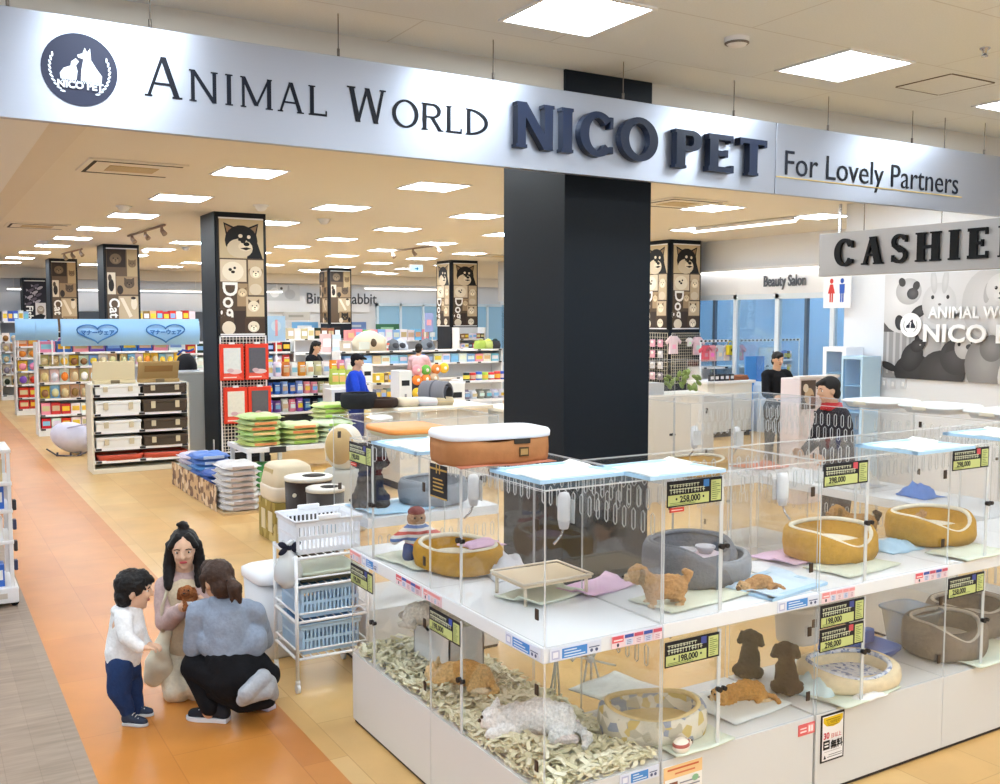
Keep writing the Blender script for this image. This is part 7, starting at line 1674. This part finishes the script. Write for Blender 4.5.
for k, (px, lab) in enumerate(((405, 'grey plush item on the shelf row near the pink shirt'), (432, 'dark grey plush item right of the pink shirt'), (398, 'grey hooded pet house on the long shelf row'))):
    t = thing('plush_bed', lab, 'pet bed', ons(px, 19.2, 1.5)); MB().lathe([(0, 0), (.95, 0), (1, .08), (.7, .2), (0, .26)], n=18, sx=.18, sy=.16).build('bed', mat((110, 116, 124) if k else (190, 196, 204), .9), t); MB().ball((0, -.12, .1), (.08, .06, .07), 12, 8).build('opening', mat((70, 72, 80), .9), t)
# lime bags stack and green promo
for k, (px, py) in enumerate(((334, 377), (341, 377), (348, 378))):
    p = at(px, py, Y=15.4); pouch('food_pouch', 'yellow-green pouch stack item beside the blue coat, %s' % ORD[k], 'product', (p.x, 15.4, p.z - .16), .16, .3, .14, (190, 206, 96), (236, 190, 120), 'yellow-green pouches by the blue coat')
stand('white display stand with yellow-green pouches beside the blue coat', 331, 352, 385, 15.3, .4)
t = thing('promotion_stand', 'white box stand with a dark panel beside the blue coat', 'display stand', (at(344, 400, Y=14.0).x, 14.0, 0)); z = at(344, 389, Y=14.0).z
MB().box(-.2, .2, 0, .3, 0, z).build('body', WHITE, t, bev=.008); MB().box(-.15, .16, -.005, 0, z - .35, z - .05).build('panel', mat((44, 46, 54), .5), t)
# pale blue banner, brown boxes, black display at the far left middle
t = thing('banner', 'pale blue hanging banner right of the dog pillar', 'banner', (at(276, 330, Y=18.0).x, 18.0, at(276, 341, Y=18).z)); h = at(276, 316, Y=18).z - t.location.z
MB().box(-.16, .18, -.008, .008, 0, h).build('cloth', mat((176, 210, 240), .6), t); MB().cone((0, 0, 0), (0, 0, -t.location.z), .014).build('pole', WHITE, t); p = Print((0, -.009, 0), (1, 0, 0), (0, 0, 1), (0, -1, 0)); p.ell(.0, h * .6, .1, .1, (206, 226, 244)); p.rect(-.02, h * .2, .03, h * .85, (226, 160, 170)); p.build('print', t)
for k, (px, py, c) in enumerate(((273, 352, (150, 106, 66)), (288, 353, (176, 126, 76)), (283, 348, (40, 36, 40)))):
    p = at(px, py, Y=21.1); t = thing('carton', ['brown carton stacked behind the red packs', 'tan carton behind the red packs, beside a white pole', 'black box lying behind the red packs'][k], 'carton', (p.x, 21.2, 1.421)); MB().box(-.14, .14, -.1, .1, 0, .2 + .04 * k).build('box', mat(c, .6), t, bev=.008); MB().box(-.1, .1, -.104, -.1, .05, .14).build('label_panel', mat(rc(rnd, c, 30), .6), t)
def hang_board(label, px0, px1, py0, py1, Y, c, c2=None, to=ZB):
    x0, x1, z0, z1 = bx(px0, px1, py0, py1, Y); t = thing('shop_board', label, 'sign', ((x0 + x1) / 2, Y, z0)); w, h = (x1 - x0) / 2, z1 - z0
    MB().box(-w, w, -.015, .015, 0, h).build('board', mat(c, .5), t)
    if c2: p = Print((0, -.0152, 0), (1, 0, 0), (0, 0, 1), (0, -1, 0)); p.rect(-w * .6, h * .35, w * .5, h * .65, c2); p.build('print', t)
    for q in (-1, 1): MB().box(q * w * .9 - .01, q * w * .9 + .01, .016, .03, -z0, h).build('post', WHITE, t)
    return t
hang_board('light blue board with white print under the rabbit picture', 292, 318, 322, 332, 30.0, (120, 180, 232), (230, 240, 250))
hang_board('long blue shelf board below the back wall windows', 346, 366, 322, 330, 30.5, (120, 150, 210), (206, 220, 240))
hang_board('dark green shop board before the blue windows', 376, 399, 324, 333, 27, (58, 104, 72), (150, 190, 150))
hang_board('small blue and white board near the far twin pillar', 425, 433, 313, 332, 22, (150, 160, 206), (236, 160, 170))
hang_board('grey twin photo board on the back wall under the rabbit picture', 283, 310, 312, 320, 33, (176, 172, 166), (140, 136, 130))
# goods rows in front of the back wall
for k, (pa, pb, Y, zt) in enumerate(((285, 345, 27.0, 1.6), (345, 440, 26.0, 1.55), (100, 200, 31.0, 2.1), (0, 34, 32.2, 2.1))):
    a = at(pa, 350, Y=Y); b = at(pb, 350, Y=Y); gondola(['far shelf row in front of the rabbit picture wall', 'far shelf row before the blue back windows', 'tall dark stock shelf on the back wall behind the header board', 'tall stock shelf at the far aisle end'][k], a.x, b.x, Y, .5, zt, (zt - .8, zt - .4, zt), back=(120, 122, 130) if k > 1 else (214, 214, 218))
    fill(['the far rabbit wall row', 'the far window row', 'the tall dark stock shelf', 'the far aisle end shelf'][k], a.x + .1, b.x - .1, Y, zt, 'top', [P_('beige', 'white', 'brown', 'black'), P_('white', 'light blue', 'pink', 'green'), P_('brown', 'beige', 'beige', 'red', 'white'), P_('light blue', 'blue', 'white')][k], [8, 12, 14, 5][k], .34, 'box', 'stock_carton', 'carton', 330 + k, 'stock cartons at the back wall', .3, end='aisle end')

# ------------------------------------------------------------------ right side: grids, clothes, counters, salon
def grid_panel(label, o, u, W, H, n, k2):
    t = thing('wire_grid_panel', label, 'grid panel', o); u = Vector(u); w = Vector((u.y, -u.x, 0)); b = MB()
    for k in range(n + 1): b.cone(u * (W * k / n), u * (W * k / n) + Vector((0, 0, H)), .006 if k in (0, n) else .0035, n=5)
    for k in range(k2 + 1): b.cone(Vector((0, 0, H * k / k2)), u * W + Vector((0, 0, H * k / k2)), .006 if k in (0, k2) else .0035, n=5)
    b.build('grid', mat((214, 206, 184), .4), t); return t
grid_panel('wire grid with pink clothes below the dog poster pair', (12.94, 14.97, .9), (1, 0, 0), .74, 1.0, 14, 18)
grid_panel('wire grid of small toys on the pillar side by the black pillar', (12.87, 15.78, .9), (0, -1, 0), .76, 1.0, 10, 12)
r = random.Random(21)
for k in range(12):
    c = [(226, 190, 206), (206, 206, 214), (150, 140, 150), (214, 160, 180)][r.randrange(4)]
    t = thing('toy_pack', 'small toy pack on the pillar side grid, %s row, %s across' % (ORD[k // 3], ORD[k % 3]), 'product', (12.845, 15.66 - .24 * (k % 3), 1.62 - .22 * (k // 3)), 0, 'toy packs on the pillar side grid')
    MB().box(-.03, .0, -.07, .07, 0, .15).build('pack', mat(c, .6), t, bev=.01); MB().ball((-.03, 0, .1), (.02, .04, .03), 10, 6).build('item', mat((236, 232, 232), .6), t)
def garment(label, loc, c, rz=0, s=1.0, name='pet_clothes'):
    t = thing(name, label, 'pet clothes', loc, rz)
    MB().prism([(-.13 * s, -.42 * s), (.13 * s, -.42 * s), (.11 * s, -.1 * s), (.2 * s, -.2 * s), (.23 * s, -.12 * s), (.09 * s, 0), (-.09 * s, 0), (-.23 * s, -.12 * s), (-.2 * s, -.2 * s), (-.11 * s, -.1 * s)], (0, 0, 0), (1, 0, 0), (0, 0, 1), (0, .05, 0)).build('garment', mat(c, .9, 0, .06, 18), t, bev=.008)
    MB().prism([(-.06 * s, -.3 * s), (.06 * s, -.3 * s), (.05 * s, -.2 * s), (-.05 * s, -.2 * s)], (0, -.004, 0), (1, 0, 0), (0, 0, 1), (0, .006, 0)).build('print', mat(rc(rnd, c, 40), .9), t)
    MB().tube([(-.1 * s, .02, 0), (0, .02, .05 * s), (.1 * s, .02, 0)], .006, 5).build('hanger', CHROME, t); return t
for k, (px, py, c, lab) in enumerate(((674, 336, (240, 216, 220), 'pale pink dog dress hanging on the grid under the poster'), (698, 337, (236, 206, 214), 'pink dog dress hanging at the grid edge'), (690, 338, (240, 236, 234), 'narrow white belt pack hanging on the grid'))):
    p = at(px, py, Y=14.92); garment(lab, (p.x, 14.91, p.z), c, 0, .85 if k < 2 else .4)
cl = [((226, 96, 110), 707), ((240, 160, 170), 713), ((206, 206, 210), 721), ((236, 214, 206), 729), ((232, 232, 236), 736), ((222, 150, 170), 741)]
for k, (c, px) in enumerate(cl):
    p = at(px, 360, Y=14.5); garment(['coral pink', 'light pink', 'pale grey', 'cream', 'white', 'rose pink'][k] + ' dog clothes on the rail beside the blue poster', (p.x, 14.52, 1.66), c, 0, .75)
t = thing('clothes_rail', 'white clothes rail with black size dots before the salon windows', 'clothes rail', (at(700, 355, Y=14.55).x, 14.56, 1.72)); L = at(800, 355, Y=14.55).x - t.location.x
MB().box(0, L, -.015, .015, 0, .05).build('rail', WHITE, t); b = MB(); [b.box(L * k / 26, L * k / 26 + .05, -.019, -.015, .008, .042) for k in range(26)]; b.build('tickets', BLACK, t)
for x in (.02, L - .02): MB().cone((x, 0, 0), (x, 0, -1.72), .015).build('post', WHITE, t)
t = thing('yellow_bag', 'bright yellow bag hanging before the salon windows', 'bag', (at(728, 354, Y=14.56).x, 14.5, 1.46)); MB().box(-.1, .1, -.05, .05, 0, .2).build('bag', mat((240, 214, 60), .6), t, bev=.02); MB().tube([(-.06, 0, .2), (-.04, 0, .27), (.04, 0, .27), (.06, 0, .2)], .01, 6).build('handle', mat((226, 196, 50), .6), t); MB().ball((0, -.05, .1), (.03, .01, .03), 10, 6).build('badge', mat((90, 80, 40), .6), t)
x0, x1, z0, z1 = bx(744.5, 764, 356, 389, 13.8)
t = thing('poster_board', 'plain blue standing poster board beside the black shirted man', 'poster', ((x0 + x1) / 2, 13.8, 0)); w = (x1 - x0) / 2
MB().box(-w, w, -.012, .012, .2, z1).build('board', mat((84, 150, 222), .5), t); MB().box(-w - .02, w + .02, -.02, .02, .0, .2).build('foot', mat((60, 110, 180), .5), t); MB().tube([(w * .3, -.014, z1 - .15), (w * .5, -.014, z1 - .25), (w * .8, -.014, z1 - .1)], .008, 5).build('print', mat((150, 196, 240), .5), t)
t = thing('folded_towels', 'stack of folded orange-brown towels on the shelf by the blue poster', 'towel', (at(733, 376, Y=13.5).x, 13.5, 0)); zt = at(733, 380, Y=13.5).z
table('white side table with dark packs and towels beside the blue poster', at(704, 380, Y=13.4).x, at(752, 380, Y=13.4).x, 13.3, 13.9, zt, (232, 232, 234)); t.location.z = zt + .001
b = MB(); b.box(-.28, .32, -.1, .1, 0, .05); b.build('towel', mat((150, 90, 60), .9), t, bev=.015); MB().box(-.26, .3, -.09, .1, .05, .09).build('upper_towel', mat((170, 110, 80), .9), t, bev=.015)
for k in range(5): pouch('collar_pack', 'dark collar pack on the side table, %s from the grid' % ORD[k], 'product', (at(708 + 5 * k, 380, Y=13.5).x, 13.42, zt + .001), .09, .12, .06, (44, 40, 46), (220, 214, 214), 'collar packs on the side table', 0, 'box')
# glass case with plants behind the back row
t = thing('glass_case', 'clear glass case with green plants behind the back enclosure row', 'glass case', (at(676, 385, Y=9.0).x, 9.0, 0)); cw = .62
MB().box(-cw, cw, 0, .5, 0, 1.28).build('cabinet', mat((224, 222, 218), .6), t); 
g = MB(); g.pane(-cw, cw, 0, .006, 1.28, 1.68); g.pane(-cw, -cw + .006, 0, .5, 1.28, 1.68); g.pane(cw - .006, cw, 0, .5, 1.28, 1.68); g.pane(-cw, cw, 0, .5, 1.674, 1.68); g.pane(-.02, -.014, 0, .5, 1.28, 1.68); g.build('glass', [ACRYL, EDGE], t)
b = MB()
for k in range(26): a = r.uniform(.05, .5); x = r.uniform(.05, cw - .08); b.ball((x, .1 + .3 * r.random(), 1.3 + .22 * r.random()), (.05, .03, .025), 8, 6, R=Matrix.Rotation(a * 5, 3, 'Y'))
b.build('plants', mat((120, 140, 70), .7), t); MB().box(-cw + .1, -.1, .1, .3, 1.28, 1.42).build('inner_box', mat((190, 192, 196), .5), t)
# counters
p = at(800, 390, Y=8.0); q = at(838, 390, Y=8.0)
t = thing('counter', 'pinkish white reception counter before the bending worker', 'counter', ((p.x + q.x) / 2, 8.0, 0)); w = (q.x - p.x) / 2; z = at(800, 379, Y=8.0).z
MB().box(-w, w, 0, .3, 0, z).build('body', mat((226, 214, 218), .5), t, bev=.008); MB().box(-w - .01, w + .01, -.01, .1, z, z + .03).build('top', mat((240, 236, 238), .4), t)
MB().box(-w + .02, -w + .26, -.006, 0, z - .36, z - .02).build('photo', mat((90, 76, 70), .5), t)
p_ = Print((-w + .02, -.0065, z - .36), (1, 0, 0), (0, 0, 1), (0, -1, 0)); p_.ell(.13, .15, .08, .1, (206, 180, 150)); p_.ell(.07, .25, .045, .05, (226, 214, 200)); p_.ell(.18, .1, .05, .07, (150, 110, 84)); p_.build('photo_print', t)
ya, yb = at(845, 393, X=10.62).y, at(822, 393, X=10.62).y; z1 = at(833, 347, X=10.62).z
t = thing('glass_cabinet', 'white framed glass cabinet beside the salon corner', 'cabinet', (10.62, (ya + yb) / 2, 0), -PI / 2); w = (yb - ya) / 2
f = MB(); f.box(-w, -w + .06, 0, .34, .9, z1 - .06); f.box(w - .06, w, 0, .34, .9, z1 - .06); f.box(-w, w, 0, .34, z1 - .06, z1); f.box(-w, w, 0, .34, 0, .9); f.box(-w + .06, w - .06, .3, .34, .9, z1 - .06); f.build('frame', mat((240, 240, 246), .4), t)
for z in (1.15, 1.45): MB().box(-w + .06, w - .06, .03, .3, z, z + .02).build('shelf', mat((200, 220, 240), .3), t)
MB().pane(-w + .061, w - .061, .004, .01, .901, z1 - .061).build('glass_door', BLUEGLASS, t)
x0, x1, z0, z1 = bx(845, 861, 350, 396, 11.0)
t = thing('glass_cabinet', 'tall light blue glass cabinet against the mural wall end', 'cabinet', (10.73, at(852, 400, X=10.6).y, 0), -PI / 2); t.location.x = 10.58
f = MB(); f.box(-.17, -.14, 0, .36, .2, 1.66); f.box(.14, .17, 0, .36, .2, 1.66); f.box(-.17, .17, 0, .36, 1.66, 1.7); f.box(-.17, .17, 0, .36, 0, .2); f.box(-.14, .14, .33, .36, .2, 1.66); f.build('frame', mat((190, 220, 244), .4), t)
for z in (.6, .95, 1.3): MB().box(-.14, .14, .03, .33, z, z + .02).build('shelf', mat((214, 230, 246), .3), t)
MB().pane(-.139, .139, .004, .01, .201, 1.659).build('glass_door', BLUEGLASS, t)
p = at(793, 350, Y=14.4); t = thing('soft_toy', 'pale plush bear with flowers above the black shirted man', 'soft toy', (p.x + .05, 14.5, 1.771)); t.location.y = 18.8; t.location.x = at(793, 350, Y=18.8).x; t.location.z = 1.751
MB().ball((0, 0, .14), (.14, .12, .14), 14, 10).build('body', mat((216, 206, 222), .9), t); MB().ball((0, -.02, .34), (.12, .11, .11), 14, 10).build('head', mat((222, 214, 228), .9), t)
for q in (-1, 1): MB().ball((q * .1, 0, .43), .045, 10, 8).build('ear', mat((190, 170, 200), .9), t); MB().ball((q * .04, -.125, .36), .012, 8, 6).build('eye', BLACK, t)
# plants and hooks in the salon window, shelves of small dark bottles before it
a = at(772, 370, Y=15.2); b = at(815, 370, Y=15.2)
gondola('low white shelf of grooming bottles before the salon', a.x, b.x, 15.2, .4, 1.55, (.7, 1.0, 1.3))
fill('the grooming shelf', a.x + .05, b.x - .05, 15.2, 1.3, 'top', P_('light blue', 'white', 'black', 'blue', 'orange'), 14, .2, 'can', 'shampoo_bottle', 'product', 350, 'bottles on the grooming shelf', .08, end='blue poster side')
fill('the grooming shelf', a.x + .05, b.x - .05, 15.2, 1.0, 'middle', P_('orange', 'beige', 'white', 'light blue'), 14, .2, 'can', 'shampoo_bottle', 'product', 351, 'bottles on the grooming shelf', .08, end='blue poster side')
# things in the far hall under the twin dog poster pillar
a = at(438, 350, Y=23.2); b = at(474, 350, Y=23.2)
gondola('white slatted rack below the far twin dog posters', 12.42, 13.24, 22.85, .42, 1.95, (.9, 1.15, 1.4, 1.65))
for k, z in enumerate((1.15, 1.4, 1.65)): fill('the twin poster rack', 12.48, 13.2, 22.85, z, SHORD[k + 1], P_('black', 'white', 'brown', 'red'), 6, .14, 'box', 'goods_carton', 'product', 360 + k, 'cartons on the twin poster rack', .14, end='pink shirt side')
for k, (px, c) in enumerate(((485, (170, 190, 90)), (492, (196, 206, 120)), (499, (60, 60, 66)))):
    p = at(px, 347, Y=19.2); t = thing('plush_bed', ['lime green leaf patterned plush on the long shelf row', 'pale lime plush on the long shelf row by the pillar', 'dark round plush bed beside the black pillar edge'][k], 'pet bed', (p.x, 19.42, 1.501)); MB().lathe([(0, 0), (.9, 0), (1, .08), (.8, .18), (0, .2)], n=18, sx=.16, sy=.14).build('bed', mat(c, .9), t); MB().ball((0, -.05, .18), (.07, .05, .05), 10, 8).build('cushion', mat(rc(rnd, c, 30), .9), t)
bake_all()
